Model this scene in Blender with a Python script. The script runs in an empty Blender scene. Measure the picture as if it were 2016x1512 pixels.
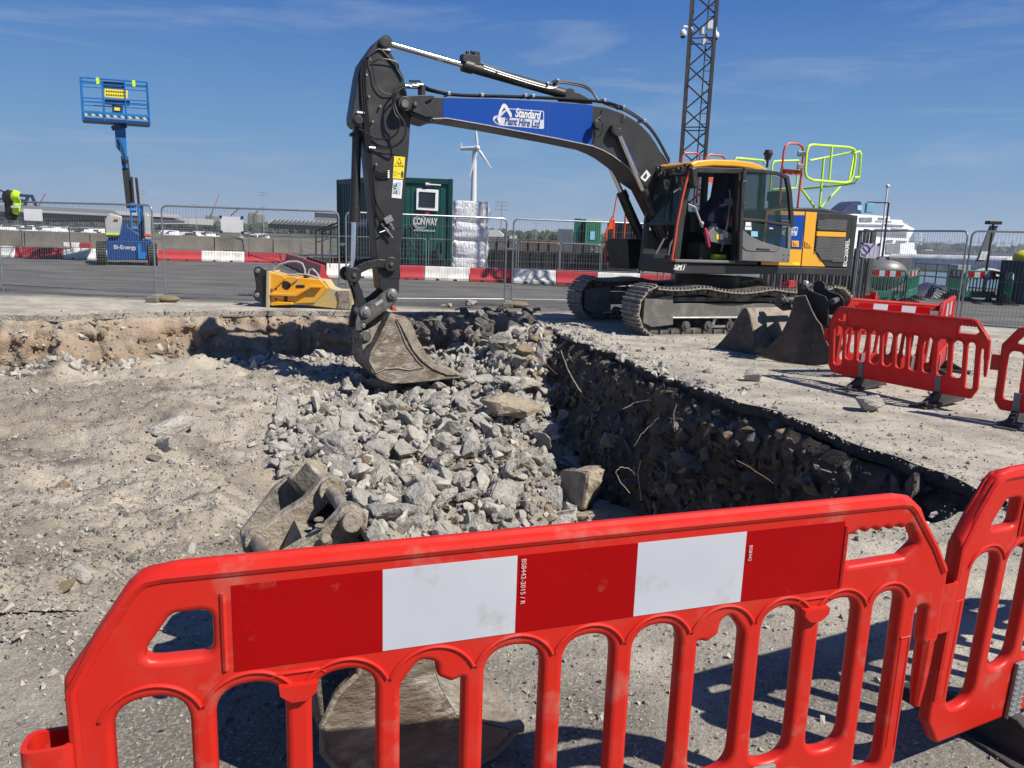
import bpy, bmesh, math, random
import numpy as np
from mathutils import Vector, Matrix
random.seed(7); rng = np.random.default_rng(11)
SC = bpy.context.scene
COL = SC.collection
# ---------------------------------------------------------------- camera
F = 1500.0; PITCH = math.atan(290/1500.0); ROLL = math.atan(.033); EYE = Vector((0, 0, 1.6))
_f = Vector((0, math.cos(PITCH), -math.sin(PITCH))); _r = Vector((1, 0, 0)); _u = _r.cross(_f)
_c, _s = math.cos(ROLL), math.sin(ROLL)
CR = _c*_r + _s*_u; CU = -_s*_r + _c*_u
cam_d = bpy.data.cameras.new('camera'); cam = bpy.data.objects.new('camera', cam_d); COL.objects.link(cam)
cam_d.sensor_width = 36; cam_d.lens = F/2016*36; cam_d.clip_start = .05; cam_d.clip_end = 20000
cam.matrix_world = Matrix(((CR.x, CU.x, -_f.x, EYE.x), (CR.y, CU.y, -_f.y, EYE.y), (CR.z, CU.z, -_f.z, EYE.z), (0, 0, 0, 1)))
SC.camera = cam
# ---------------------------------------------------------------- light
SUN = Vector((.80, -.46, 1.02)).normalized()
sun_d = bpy.data.lights.new('sun', 'SUN'); sun_d.energy = 5.0; sun_d.angle = math.radians(.55); sun_d.color = (1, .94, .85)
sun = bpy.data.objects.new('sun', sun_d); COL.objects.link(sun)
sun.rotation_euler = SUN.to_track_quat('Z', 'Y').to_euler(); sun.location = (20, -15, 30)
W = bpy.data.worlds.new('World'); SC.world = W; W.use_nodes = True
wn = W.node_tree.nodes; wl = W.node_tree.links
bg = wn['Background']; bg.inputs[1].default_value = .055
sky = wn.new('ShaderNodeTexSky'); sky.sky_type = 'NISHITA'; sky.sun_disc = False
sky.sun_elevation = math.asin(SUN.z); sky.sun_rotation = math.atan2(SUN.x, SUN.y)
sky.air_density = 1.0; sky.dust_density = .2; sky.ozone_density = 3.0; sky.altitude = 0
tc = wn.new('ShaderNodeTexCoord')
mp = wn.new('ShaderNodeMapping'); mp.inputs['Scale'].default_value = (1.6, 1.6, 12.0); mp.inputs['Rotation'].default_value = (.05, .16, .3)
nz = wn.new('ShaderNodeTexNoise'); nz.inputs['Scale'].default_value = 1.9; nz.inputs['Detail'].default_value = 7; nz.inputs['Roughness'].default_value = .62
nz.inputs['Distortion'].default_value = .5
cr = wn.new('ShaderNodeValToRGB'); cr.color_ramp.elements[0].position = .50; cr.color_ramp.elements[1].position = .82
cr.color_ramp.elements[0].color = (0, 0, 0, 1); cr.color_ramp.elements[1].color = (.42, .42, .42, 1)
# the clear blue of this day, paler towards the horizon, laid over the sky model
spz = wn.new('ShaderNodeSeparateXYZ'); wl.new(tc.outputs['Generated'], spz.inputs[0])
dayr = wn.new('ShaderNodeValToRGB'); er = dayr.color_ramp
for i_, (ps, c_) in enumerate(((0.0, (3.6, 5.0, 6.7)), (.12, (1.75, 3.85, 6.95)), (.27, (.62, 2.08, 5.95)), (.5, (.3, 1.3, 4.6)), (1.0, (.2, .85, 3.3)))):
    e_ = er.elements[i_] if i_ < 2 else er.elements.new(ps)
    e_.position = ps; e_.color = (c_[0]/10, c_[1]/10, c_[2]/10, 1)
dm = wn.new('ShaderNodeVectorMath'); dm.operation = 'SCALE'; dm.inputs['Scale'].default_value = 10.0
daymix = wn.new('ShaderNodeMix'); daymix.data_type = 'RGBA'; daymix.inputs[0].default_value = .97
wl.new(spz.outputs[2], dayr.inputs[0]); wl.new(dayr.outputs[0], dm.inputs[0]); wl.new(sky.outputs[0], daymix.inputs[6]); wl.new(dm.outputs[0], daymix.inputs[7])
mxc = wn.new('ShaderNodeMix'); mxc.data_type = 'RGBA'; mxc.inputs[7].default_value = (6.4, 7.1, 8.2, 1)
wl.new(tc.outputs['Generated'], mp.inputs[0]); wl.new(mp.outputs[0], nz.inputs['Vector']); wl.new(nz.outputs[0], cr.inputs[0])
wl.new(cr.outputs[0], mxc.inputs[0]); wl.new(daymix.outputs[2], mxc.inputs[6]); wl.new(mxc.outputs[2], bg.inputs[0])
SC.view_settings.view_transform = 'Standard'; SC.view_settings.look = 'None'
SC.view_settings.exposure = 0.6; SC.view_settings.gamma = 1; SC.view_settings.use_curve_mapping = False

# ---------------------------------------------------------------- surveying: photo points to places
def ray(px, py): return (_f*F + CR*(px-1008) - CU*(py-756)).normalized()
def G(px, py, z=0.0):
    d = ray(px, py); return EYE + d*((z-EYE.z)/d.z)
def AY(px, py, y):
    d = ray(px, py); return EYE + d*(y/d.y)
def PL(px, py, o, n):
    d = ray(px, py); return EYE + d*((Vector(o)-EYE).dot(n)/d.dot(n))
def to_px(P):
    P = np.asarray(P, float) - np.array(EYE)
    z = P @ np.array(_f); return 1008+F*(P @ np.array(CR))/z, 756-F*(P @ np.array(CU))/z

# ---------------------------------------------------------------- mesh builder
class MB:
    def __init__(s): s.v = []; s.f = []; s.m = []
    def add(s, vs, fs, m=0):
        b = len(s.v); s.v += [tuple(v) for v in vs]; s.f += [tuple(i+b for i in f) for f in fs]; s.m += [m]*len(fs); return s
    def box(s, c, d, m=0, R=None, taper=1.0):
        c = Vector(c); vs = []
        for k in (-1, 1):
            for j in (-1, 1):
                for i in (-1, 1):
                    t = taper if k > 0 else 1
                    p = Vector((i*d[0]/2*t, j*d[1]/2*t, k*d[2]/2))
                    if R is not None: p = R @ p
                    vs.append(c+p)
        return s.add(vs, [(0, 2, 3, 1), (4, 5, 7, 6), (0, 1, 5, 4), (2, 6, 7, 3), (0, 4, 6, 2), (1, 3, 7, 5)], m)
    def b2(s, a, b, m=0):
        a = Vector(a); b = Vector(b); return s.box((a+b)/2, [abs(b[i]-a[i]) for i in range(3)], m)
    def beam(s, a, b, w, h, m=0, up=(0, 0, 1)):
        a = Vector(a); b = Vector(b); d = b-a; L = d.length
        if L < 1e-6: return s
        x = d/L; u = Vector(up)
        if abs(x.dot(u)) > .98: u = Vector((1, 0, 0))
        y = u.cross(x).normalized(); z = x.cross(y)
        R = Matrix((x, y, z)).transposed()
        return s.box((a+b)/2, (L, w, h), m, R)
    def cyl(s, a, b, r, r2=None, n=16, m=0, caps=True):
        return s.tube([a, b], r, n, m, caps, r2)
    def tube(s, pts, r, n=8, m=0, caps=True, r2=None, closed=False):
        P = [Vector(p) for p in pts]; k = len(P); vs = []; fs = []
        ref = None
        for i, p in enumerate(P):
            if closed: d = P[(i+1) % k]-P[i-1]
            else: d = P[min(i+1, k-1)]-P[max(i-1, 0)]
            d = d.normalized() if d.length > 1e-9 else Vector((0, 0, 1))
            if ref is None:
                ref = Vector((0, 0, 1)) if abs(d.z) < .9 else Vector((1, 0, 0))
            x = (ref - d*ref.dot(d)).normalized(); ref = x; y = d.cross(x)
            rr = r if r2 is None else r+(r2-r)*i/(k-1)
            if isinstance(r, (list, tuple)): rr = r[i]
            for j in range(n):
                a = 2*math.pi*j/n; vs.append(p+x*math.cos(a)*rr+y*math.sin(a)*rr)
        for i in range(k if closed else k-1):
            for j in range(n):
                a = i*n+j; b = i*n+(j+1) % n; i2 = (i+1) % k
                fs.append((a, b, i2*n+(j+1) % n, i2*n+j))
        if caps and not closed:
            fs.append(tuple(range(n-1, -1, -1))); fs.append(tuple((k-1)*n+j for j in range(n)))
        return s.add(vs, fs, m)
    def prism(s, A, off, m=0):
        """polygon A (3D points) swept along vector off"""
        A = [Vector(p) for p in A]; off = Vector(off); n = len(A)
        nrm = Vector((0, 0, 0))
        for i in range(n): nrm += A[i].cross(A[(i+1) % n])
        if nrm.dot(off) > 0: A = A[::-1]
        vs = A+[p+off for p in A]
        fs = [tuple(range(n)), tuple(range(2*n-1, n-1, -1))]
        for i in range(n):
            j = (i+1) % n; fs.append((j, i, i+n, j+n))
        return s.add(vs, fs, m)
    def sheet(s, rows, m=0, closed=False):
        nr = len(rows); nc = len(rows[0]); vs = [p for r in rows for p in r]; fs = []
        for i in range(nr-1):
            for j in range(nc-1 if not closed else nc):
                j2 = (j+1) % nc
                fs.append((i*nc+j, i*nc+j2, (i+1)*nc+j2, (i+1)*nc+j))
        return s.add(vs, fs, m)
    def sphere(s, c, r, n=12, k=8, m=0, sc=(1, 1, 1)):
        c = Vector(c); rows = []
        for i in range(k+1):
            t = math.pi*i/k; rows.append([c+Vector((math.sin(t)*math.cos(2*math.pi*j/n)*r*sc[0], math.sin(t)*math.sin(2*math.pi*j/n)*r*sc[1], math.cos(t)*r*sc[2])) for j in range(n)])
        return s.sheet(rows, m, True)
    def build(s, name, mats, parent=None, ang=35, bevel=0, seg=2, xf=None, solid=0):
        me = bpy.data.meshes.new(name)
        vs = s.v
        if xf is not None: vs = [tuple(xf @ Vector(v)) for v in vs]
        me.from_pydata([tuple(v) for v in vs], [], s.f)
        if not isinstance(mats, (list, tuple)): mats = [mats]
        for m in mats: me.materials.append(m)
        if len(mats) > 1: me.polygons.foreach_set('material_index', np.array(s.m, dtype=np.int32))
        return finish(name, me, parent, ang, bevel, seg, solid)
def finish(name, me, parent=None, ang=35, bevel=0, seg=2, solid=0):
    if ang:
        me.polygons.foreach_set('use_smooth', [True]*len(me.polygons))
        if bevel == 0: me.set_sharp_from_angle(angle=math.radians(ang))
    me.update()
    o = bpy.data.objects.new(name, me); COL.objects.link(o)
    if parent is not None: o.parent = parent
    if solid:
        md = o.modifiers.new('solid', 'SOLIDIFY'); md.thickness = solid; md.offset = 0
    if bevel:
        md = o.modifiers.new('bevel', 'BEVEL'); md.width = bevel; md.segments = seg; md.limit_method = 'ANGLE'; md.angle_limit = math.radians(ang or 35); md.harden_normals = True
    return o
def np_mesh(name, V, Fc, mats, parent=None, smooth=True, colors=None, matidx=None):
    me = bpy.data.meshes.new(name); V = np.asarray(V, np.float32); Fc = np.asarray(Fc, np.int32)
    k = Fc.shape[1]
    me.vertices.add(len(V)); me.vertices.foreach_set('co', V.ravel())
    me.loops.add(Fc.size); me.loops.foreach_set('vertex_index', Fc.ravel())
    me.polygons.add(len(Fc)); me.polygons.foreach_set('loop_start', np.arange(0, Fc.size, k, dtype=np.int32)); me.polygons.foreach_set('loop_total', np.full(len(Fc), k, np.int32))
    me.update(calc_edges=True)
    me.polygons.foreach_set('use_smooth', np.full(len(Fc), smooth))
    for m in (mats if isinstance(mats, (list, tuple)) else [mats]): me.materials.append(m)
    if matidx is not None: me.polygons.foreach_set('material_index', np.asarray(matidx, np.int32))
    if colors is not None:
        a = me.color_attributes.new('Col', 'FLOAT_COLOR', 'POINT'); a.data.foreach_set('color', np.asarray(colors, np.float32).ravel())
    me.validate(); me.update()
    o = bpy.data.objects.new(name, me); COL.objects.link(o)
    if parent is not None: o.parent = parent
    return o
def tag(o, label=None, cat=None, group=None, kind=None):
    if label: o['label'] = label
    if cat: o['category'] = cat
    if group: o['group'] = group
    if kind: o['kind'] = kind
    return o
def empty(name, label, cat, loc=(0, 0, 0), rz=0, group=None):
    o = bpy.data.objects.new(name, None); COL.objects.link(o); o.location = loc; o.rotation_euler = (0, 0, rz); o.empty_display_size = .2
    return tag(o, label, cat, group)
def recenter(o, c):
    """shift a mesh thing so its origin sits at c"""
    c = Vector(c); o.data.transform(Matrix.Translation(-c)); o.location = c; return o
def copy_tree(o, parent=None):
    c = o.copy(); COL.objects.link(c)
    if parent is not None: c.parent = parent
    for ch in list(o.children): copy_tree(ch, c)
    return c
def rounded(pts, r, seg=4):
    """2D polygon with rounded corners; pts (x,y) or (x,y,r)"""
    out = []; n = len(pts)
    for i in range(n):
        p = Vector(pts[i][:2]); a = Vector(pts[i-1][:2]); b = Vector(pts[(i+1) % n][:2]); rr = pts[i][2] if len(pts[i]) > 2 else r
        da = (a-p); db = (b-p); la, lb = da.length, db.length; da /= la; db /= lb
        ang = math.acos(max(-1, min(1, da.dot(db)))); t = min(rr/math.tan(ang/2), la*.48, lb*.48) if ang > .01 else 0
        if rr <= 0 or t < 1e-5: out.append((p.x, p.y)); continue
        p0 = p+da*t; p1 = p+db*t
        for k in range(seg+1):
            s = k/seg; q = p0*(1-s)**2+p*2*s*(1-s)+p1*s*s; out.append((q.x, q.y))
    return out
def plate_mesh(outer, holes, thick, bev, res=2):
    """flat plate in the XY plane with holes and rounded rims, as mesh data"""
    cu = bpy.data.curves.new('c', 'CURVE'); cu.dimensions = '2D'; cu.fill_mode = 'BOTH'
    for lp in [outer]+list(holes):
        sp = cu.splines.new('POLY'); sp.points.add(len(lp)-1)
        for i, p in enumerate(lp): sp.points[i].co = (p[0], p[1], 0, 1)
        sp.use_cyclic_u = True
    cu.extrude = max(thick/2-bev, 0.0001); cu.bevel_depth = bev; cu.bevel_resolution = res; cu.offset = -bev
    ob = bpy.data.objects.new('c', cu); COL.objects.link(ob)
    dg = bpy.context.evaluated_depsgraph_get(); dg.update()
    me = bpy.data.meshes.new_from_object(ob.evaluated_get(dg)); bpy.data.objects.remove(ob); bpy.data.curves.remove(cu)
    return me
def plate(name, outer, holes, thick, bev, M, mat, parent=None, ang=40):
    me = plate_mesh(outer, holes, thick, bev); me.transform(M); me.materials.clear(); me.materials.append(mat)
    return finish(name, me, parent, ang)
def frame_mat(o, x, y):
    x = Vector(x).normalized(); y = Vector(y); y = (y-x*x.dot(y)).normalized(); z = x.cross(y)
    M = Matrix((x, y, z)).transposed().to_4x4(); M.translation = Vector(o); return M
def text(name, s, o, x, y, size, mat, parent=None, shear=0, bold=0, width=None, align='CENTER', ext=.0015, label=None):
    cu = bpy.data.curves.new('t', 'FONT'); cu.body = s; cu.size = size; cu.shear = shear; cu.offset = bold; cu.extrude = ext
    cu.align_x = align; cu.align_y = 'CENTER'
    ob = bpy.data.objects.new('t', cu); COL.objects.link(ob)
    dg = bpy.context.evaluated_depsgraph_get(); dg.update()
    me = bpy.data.meshes.new_from_object(ob.evaluated_get(dg)); bpy.data.objects.remove(ob); bpy.data.curves.remove(cu)
    if width:
        xs = [v.co.x for v in me.vertices]; w = max(xs)-min(xs); me.transform(Matrix.Diagonal((width/w, 1, 1, 1)))
    me.transform(frame_mat(o, x, y)); me.materials.clear(); me.materials.append(mat)
    return finish(name, me, parent, 0)

# ---------------------------------------------------------------- value noise
def vnoise(x, y, seed=0):
    xi = np.floor(x).astype(np.int64); yi = np.floor(y).astype(np.int64); fx = x-xi; fy = y-yi
    fx = fx*fx*(3-2*fx); fy = fy*fy*(3-2*fy)
    def h(a, b):
        n = (a*374761393+b*668265263+seed*974711) & 0x7fffffff; n = ((n ^ (n >> 13))*1274126177) & 0x7fffffff
        return ((n ^ (n >> 16)) & 0xffff)/65535.0
    return (h(xi, yi)*(1-fx)+h(xi+1, yi)*fx)*(1-fy)+(h(xi, yi+1)*(1-fx)+h(xi+1, yi+1)*fx)*fy
def fbm(x, y, seed=0, oct=5, rough=.5):
    a = 1; t = 0; s = 0
    for i in range(oct):
        t = t+a*(vnoise(x*2**i, y*2**i, seed+i*17)-.5); s += a; a *= rough
    return t/s*2

# ---------------------------------------------------------------- materials
def mat(name, c, c2=None, scale=4, rough=.6, metal=0, bump=0, bscale=60, lo=.4, hi=.65, r2=None, c3=None, s3=30, lo3=.55, hi3=.7, coat=0, spec=None, alpha=1, trans=0, attr=False, stretch=None, det=6):
    K = .80 if metal < .9 else 1
    c = tuple(v*K for v in c); c2 = c2 and tuple(v*K for v in c2); c3 = c3 and tuple(v*K for v in c3)
    m = bpy.data.materials.new(name); m.use_nodes = True; nt = m.node_tree; N = nt.nodes; L = nt.links
    b = N['Principled BSDF']; b.inputs['Roughness'].default_value = rough; b.inputs['Metallic'].default_value = metal
    if coat: b.inputs['Coat Weight'].default_value = coat; b.inputs['Coat Roughness'].default_value = .12
    if spec is not None: b.inputs['Specular IOR Level'].default_value = spec
    if alpha < 1: b.inputs['Alpha'].default_value = alpha
    if trans: b.inputs['Transmission Weight'].default_value = trans
    b.inputs['Base Color'].default_value = (*c, 1)
    t = N.new('ShaderNodeTexCoord'); vec = t.outputs['Object']
    if stretch:
        mp = N.new('ShaderNodeMapping'); mp.inputs['Scale'].default_value = stretch; L.new(vec, mp.inputs[0]); vec = mp.outputs[0]
    def noise(sc, d=det):
        n = N.new('ShaderNodeTexNoise'); n.inputs['Scale'].default_value = sc; n.inputs['Detail'].default_value = d; n.inputs['Roughness'].default_value = .6
        L.new(vec, n.inputs['Vector']); return n
    def ramp(src, a, bb):
        r = N.new('ShaderNodeMapRange'); r.inputs[1].default_value = a; r.inputs[2].default_value = bb; L.new(src, r.inputs[0]); return r.outputs[0]
    colout = None
    if attr:
        a = N.new('ShaderNodeAttribute'); a.attribute_name = 'Col'; colout = a.outputs['Color']
    if c2 is not None:
        n = noise(scale); f = ramp(n.outputs[0], lo, hi)
        mx = N.new('ShaderNodeMix'); mx.data_type = 'RGBA'; L.new(f, mx.inputs[0])
        if attr:
            mm = N.new('ShaderNodeMix'); mm.data_type = 'RGBA'; mm.blend_type = 'MULTIPLY'; mm.inputs[0].default_value = 1
            mx.inputs[6].default_value = (*c, 1); mx.inputs[7].default_value = (*c2, 1)
            L.new(mx.outputs[2], mm.inputs[6]); L.new(colout, mm.inputs[7]); colout = mm.outputs[2]
        else:
            mx.inputs[6].default_value = (*c, 1); mx.inputs[7].default_value = (*c2, 1); colout = mx.outputs[2]
        if r2 is not None:
            rr = N.new('ShaderNodeMapRange'); rr.inputs[3].default_value = rough; rr.inputs[4].default_value = r2; L.new(f, rr.inputs[0]); L.new(rr.outputs[0], b.inputs['Roughness'])
    if c3 is not None:
        n = noise(s3, 4); f = ramp(n.outputs[0], lo3, hi3)
        mx = N.new('ShaderNodeMix'); mx.data_type = 'RGBA'; L.new(f, mx.inputs[0])
        if colout: L.new(colout, mx.inputs[6])
        else: mx.inputs[6].default_value = (*c, 1)
        mx.inputs[7].default_value = (*c3, 1); colout = mx.outputs[2]
    if colout: L.new(colout, b.inputs['Base Color'])
    if bump:
        n = noise(bscale, 8); bp = N.new('ShaderNodeBump'); bp.inputs['Strength'].default_value = min(1, bump*4); bp.inputs['Distance'].default_value = bump*.05
        L.new(n.outputs[0], bp.inputs['Height']); L.new(bp.outputs[0], b.inputs['Normal'])
    return m
DUST = (.40, .36, .30)
M = {}
M['tarmac'] = mat('tarmac', (.105, .103, .10), (.17, .165, .155), 1.3, .9, bump=.25, bscale=50, c3=(.25, .24, .22), s3=30, lo3=.6, hi3=.75)
M['yard'] = mat('dusty yard', (.29, .275, .25), (.44, .415, .37), 1.1, .95, bump=.5, bscale=38, c3=(.15, .145, .14), s3=4.5, lo3=.53, hi3=.68)
M['water'] = mat('river water', (.10, .14, .16), (.13, .17, .19), .05, .25, bump=.3, bscale=2)
M['farland'] = mat('far land', (.055, .08, .035), (.13, .12, .08), .02, .95)
M['dirt'] = mat('dug earth', (.82, .82, .82), (1.15, 1.12, 1.08), 2.2, .97, bump=.9, bscale=30, attr=True)
M['asphalt_edge'] = mat('cut asphalt', (.035, .033, .032), (.08, .075, .07), 8, .8, bump=.8, bscale=35)
M['wall_earth'] = mat('trench wall earth', (.85, .85, .85), (1.2, 1.15, 1.1), 5, .97, bump=1, bscale=28, attr=True)
M['rubble'] = mat('broken concrete', (.45, .43, .39), (.30, .285, .255), 3, .93, bump=1, bscale=11, c3=(.24, .225, .20), s3=17, lo3=.58, hi3=.70)
M['rubble2'] = mat('pale concrete', (.53, .50, .45), (.38, .355, .32), 3, .93, bump=1, bscale=11, c3=(.34, .31, .27), s3=17, lo3=.6, hi3=.72)
M['rubble3'] = mat('brown stone', (.36, .27, .18), (.24, .19, .14), 5, .92, bump=.6, bscale=40)
M['rubble4'] = mat('ochre stone', (.46, .34, .18), (.50, .42, .30), 5, .9, bump=.5, bscale=40)
M['rubbled'] = mat('tarry lumps', (.13, .12, .11), (.20, .185, .165), 8, .85, bump=.8, bscale=45)
M['brick'] = mat('brick', (.42, .20, .12), (.45, .30, .22), 9, .9, bump=.4, bscale=60)
M['pebble'] = mat('gravel', (.48, .435, .36), (.32, .29, .24), 3, .93, bump=.2)
M['pebbled'] = mat('dark gravel', (.24, .22, .20), (.15, .14, .13), 3, .93, bump=.2)
M['red'] = mat('red polyethylene', (.66, .022, .012), (.62, .05, .032), 7, .40, bump=.03, spec=.35, bscale=260, r2=.5, lo=.5, hi=.8, c3=(.56, .17, .13), s3=9, lo3=.58, hi3=.80)
M['redback'] = mat('red barrier', (.62, .02, .02), (.62, .06, .05), 6, .45, r2=.6, spec=.3)
M['refred'] = mat('red reflective film', (.33, .001, .002), (.37, .002, .003), 1.5, .45, spec=.12, c3=(.34, .07, .05), s3=14, lo3=.64, hi3=.80, bump=.02, bscale=180)
M['refwhite'] = mat('white reflective film', (.50, .53, .59), (.57, .60, .65), 2.5, .3, c3=(.42, .42, .41), s3=11, lo3=.60, hi3=.78, coat=.15, bump=.02, bscale=180)
M['refprint'] = mat('pink print', (.75, .45, .45), rough=.5)
def translucent(m, f, col):
    nt = m.node_tree; N = nt.nodes; L = nt.links; b = N['Principled BSDF']; out = [n for n in N if n.type == 'OUTPUT_MATERIAL'][0]
    t = N.new('ShaderNodeBsdfTranslucent'); t.inputs[0].default_value = (*col, 1); x = N.new('ShaderNodeMixShader'); x.inputs[0].default_value = f
    L.new(b.outputs[0], x.inputs[1]); L.new(t.outputs[0], x.inputs[2]); L.new(x.outputs[0], out.inputs[0])
translucent(M['redback'], .28, (.85, .02, .02)); translucent(M['red'], .12, (.8, .02, .02))
M['rubber'] = mat('black rubber', (.022, .022, .023), (.06, .056, .05), 7, .75, bump=.15, bscale=60)
M['footgrey'] = mat('grey foot plastic', (.20, .21, .21), (.28, .28, .27), 6, .6)
M['galv'] = mat('galvanised steel', (.42, .44, .46), (.30, .32, .33), 14, .42, metal=.75, lo=.35, hi=.7)
M['wire'] = mat('galvanised wire', (.24, .25, .26), rough=.6, metal=.3)
M['frameplate'] = mat('dusty frame plate', (.12, .115, .108), (.27, .25, .215), 3.5, .75, lo=.5, hi=.75, bump=.1)
M['dgrey'] = mat('charcoal paint', (.024, .024, .025), (.042, .040, .037), 2.5, .42, bump=.02, bscale=80, lo=.5, hi=.8, r2=.6)
M['mgrey'] = mat('mid grey paint', (.15, .15, .152), (.19, .185, .18), 3, .4)
M['black'] = mat('black steel', (.012, .012, .013), (.03, .028, .026), 5, .5)
M['hose'] = mat('hydraulic hose', (.015, .015, .016), rough=.42)
M['hosegrey'] = mat('pale hose', (.33, .33, .34), (.5, .49, .47), 20, .5)
M['chrome'] = mat('chrome rod', (.75, .76, .78), rough=.16, metal=1)
M['steel'] = mat('bare steel', (.50, .50, .50), (.35, .34, .32), 12, .4, metal=.8)
M['blue'] = mat('blue vinyl', (.001, .058, .33), (.002, .062, .35), 1.2, .5, spec=.2)
M['yellow'] = mat('yellow paint', (.80, .40, .015), (.74, .38, .03), 2.5, .35, coat=.2)
M['white'] = mat('white paint', (.78, .78, .76), (.66, .65, .62), 3, .45)
M['logogrey'] = mat('logo grey', (.55, .60, .68), rough=.5)
M['navytext'] = mat('navy print', (.02, .05, .22), rough=.5)
M['orange'] = mat('orange paint', (.72, .085, .02), (.62, .09, .04), 5, .42)
M['lime'] = mat('lime paint', (.66, 1.0, .03), (.60, .95, .06), 4, .42)
M['navy'] = mat('navy fabric', (.008, .014, .045), (.012, .02, .06), 8, .8)
M['glass'] = mat('tinted glass', (.012, .035, .03), rough=.02, alpha=.42, spec=.7)
M['trackshoe'] = mat('dusty track steel', (.24, .22, .19), (.46, .42, .35), 9, .75, metal=.15, bump=.3, bscale=50)
M['trackframe'] = mat('dusty dark frame', (.05, .048, .045), (.30, .275, .235), 3.2, .8, lo=.45, hi=.72, bump=.2)
M['bucket'] = mat('worn bucket steel', (.17, .125, .085), (.33, .29, .235), 5, .62, metal=.25, bump=.25, bscale=30, c3=(.48, .44, .37), s3=10, lo3=.53, hi3=.68, stretch=(.8, .8, 1.5))
M['bucketdark'] = mat('dark bucket steel', (.050, .046, .042), (.12, .10, .085), 4, .7, metal=.2, bump=.25, bscale=30, c3=(.25, .22, .18), s3=12, lo3=.62, hi3=.8)
M['bucketdusty'] = mat('dusty bucket steel', (.36, .315, .25), (.24, .20, .155), 5, .85, bump=.35, bscale=26, c3=(.15, .13, .11), s3=11, lo3=.56, hi3=.68)
M['mud'] = mat('caked mud', (.36, .315, .24), (.20, .17, .13), 7, .9, bump=.9, bscale=16, c3=(.48, .44, .36), s3=13, lo3=.55, hi3=.68)
M['hitch'] = mat('hitch steel', (.07, .07, .07), (.20, .19, .17), 6, .5, metal=.4, bump=.1)
M['breaker'] = mat('yellow breaker', (.92, .42, .01), (.80, .42, .05), 3, .45, c3=(.55, .43, .25), s3=3.5, lo3=.56, hi3=.75)
M['breakerdust'] = mat('dusty breaker', (.50, .43, .30), (.62, .42, .10), 3.5, .8, bump=.15)
M['concrete'] = mat('weathered concrete', (.23, .21, .175), (.16, .145, .12), 1.2, .93, bump=.4, bscale=12, c3=(.10, .09, .08), s3=3, lo3=.6, hi3=.8)
M['fines'] = mat('rubble fines', (.20, .185, .16), (.32, .30, .26), 4, .95, bump=.8, bscale=12)  # kept dark so the gaps between heap lumps look shaded
M['rwwhite'] = mat('white barrier plastic', (.92, .91, .87), (.62, .60, .55), 2, .5)
M['rwred'] = mat('red barrier plastic', (.52, .02, .03), (.45, .045, .05), 2, .5)
M['teal'] = mat('dark green cladding', (.004, .075, .062), (.006, .09, .075), 2, .42)
M['tealdark'] = mat('green frame', (.003, .05, .042), rough=.4)
M['upvc'] = mat('white window frame', (1, 1, 1), rough=.35)
M['winglass'] = mat('dark window glass', (.03, .04, .045), rough=.12)
M['wrap'] = mat('plastic wrap', (.98, .98, 1), (.70, .71, .73), 7, .3, bump=1, bscale=9, coat=.3, stretch=(1.6, 1.6, .8))
M['liftblue'] = mat('lift blue', (.004, .17, .52), (.006, .14, .42), 3, .4)
M['liftnavy'] = mat('lift dark blue', (.004, .045, .19), rough=.4)
M['liftgrey'] = mat('lift grey', (.42, .43, .43), (.36, .37, .37), 3, .5)
M['hiyellow'] = mat('hi vis yellow', (.55, .85, .03), (.42, .70, .03), 14, .7)
M['signyellow'] = mat('sign yellow', (.85, .68, .02), rough=.5)
M['paper'] = mat('white board', (.80, .80, .82), (.7, .7, .72), 5, .6)
M['turb'] = mat('turbine white', (.70, .71, .72), rough=.4)
M['tower'] = mat('mast steel', (.035, .032, .038), (.07, .055, .05), 3, .6, metal=.3)
M['pile'] = mat('weathered sheet pile', (.14, .135, .13), (.07, .067, .065), 2.5, .8, c3=(.40, .39, .37), s3=7, lo3=.6, hi3=.72, stretch=(1, 1, .35), bump=.3)
M['shipwhite'] = mat('ship white', (1, 1, 1), rough=.5)
M['shipgrey'] = mat('ship recess', (.20, .22, .24), (.32, .33, .34), .4, .6)
M['shipnavy'] = mat('funnel navy', (.006, .018, .07), rough=.4)
M['lightblue'] = mat('pale blue', (.25, .55, .75), rough=.5)
M['green'] = mat('green plastic', (.005, .16, .10), (.008, .12, .08), 3, .45)
M['skip'] = mat('dark blue steel', (.008, .02, .05), (.02, .03, .06), 3, .5)
M['cgreen'] = mat('pale green container', (.04, .26, .15), (.05, .22, .14), 2, .5)
M['roofgrey'] = mat('far roof', (.30, .30, .31), rough=.8)
M['shedwhite'] = mat('far cladding', (.60, .61, .60), rough=.7)
M['sheddark'] = mat('far dark wall', (.06, .065, .075), rough=.8)
M['tree'] = mat('far foliage', (.035, .055, .022), (.06, .085, .035), .3, .95)
M['sand'] = mat('canvas sandbag', (.26, .21, .13), (.17, .14, .09), 12, .9, bump=.3)
M['sign'] = mat('sign face', (.55, .53, .68), rough=.5)
M['purple'] = mat('sign purple', (.16, .12, .40), rough=.5)
M['rebar'] = mat('pale root', (.42, .36, .28), (.12, .10, .08), 30, .8)
M['rebard'] = mat('rusty bar', (.10, .07, .055), (.16, .10, .07), 30, .8)
M['pinkred'] = mat('red lever', (.65, .03, .10), rough=.4)
M['cranered'] = mat('far crane red', (.50, .20, .18), rough=.7)  # red paled towards pink, distance haze mixed into the colour
M['stain'] = mat('line paint', (.55, .55, .53), (.15, .15, .15), 9, .8, lo=.3, hi=.6)
M['hazardy'] = mat('hazard yellow', (.75, .65, .12), rough=.5)
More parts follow.
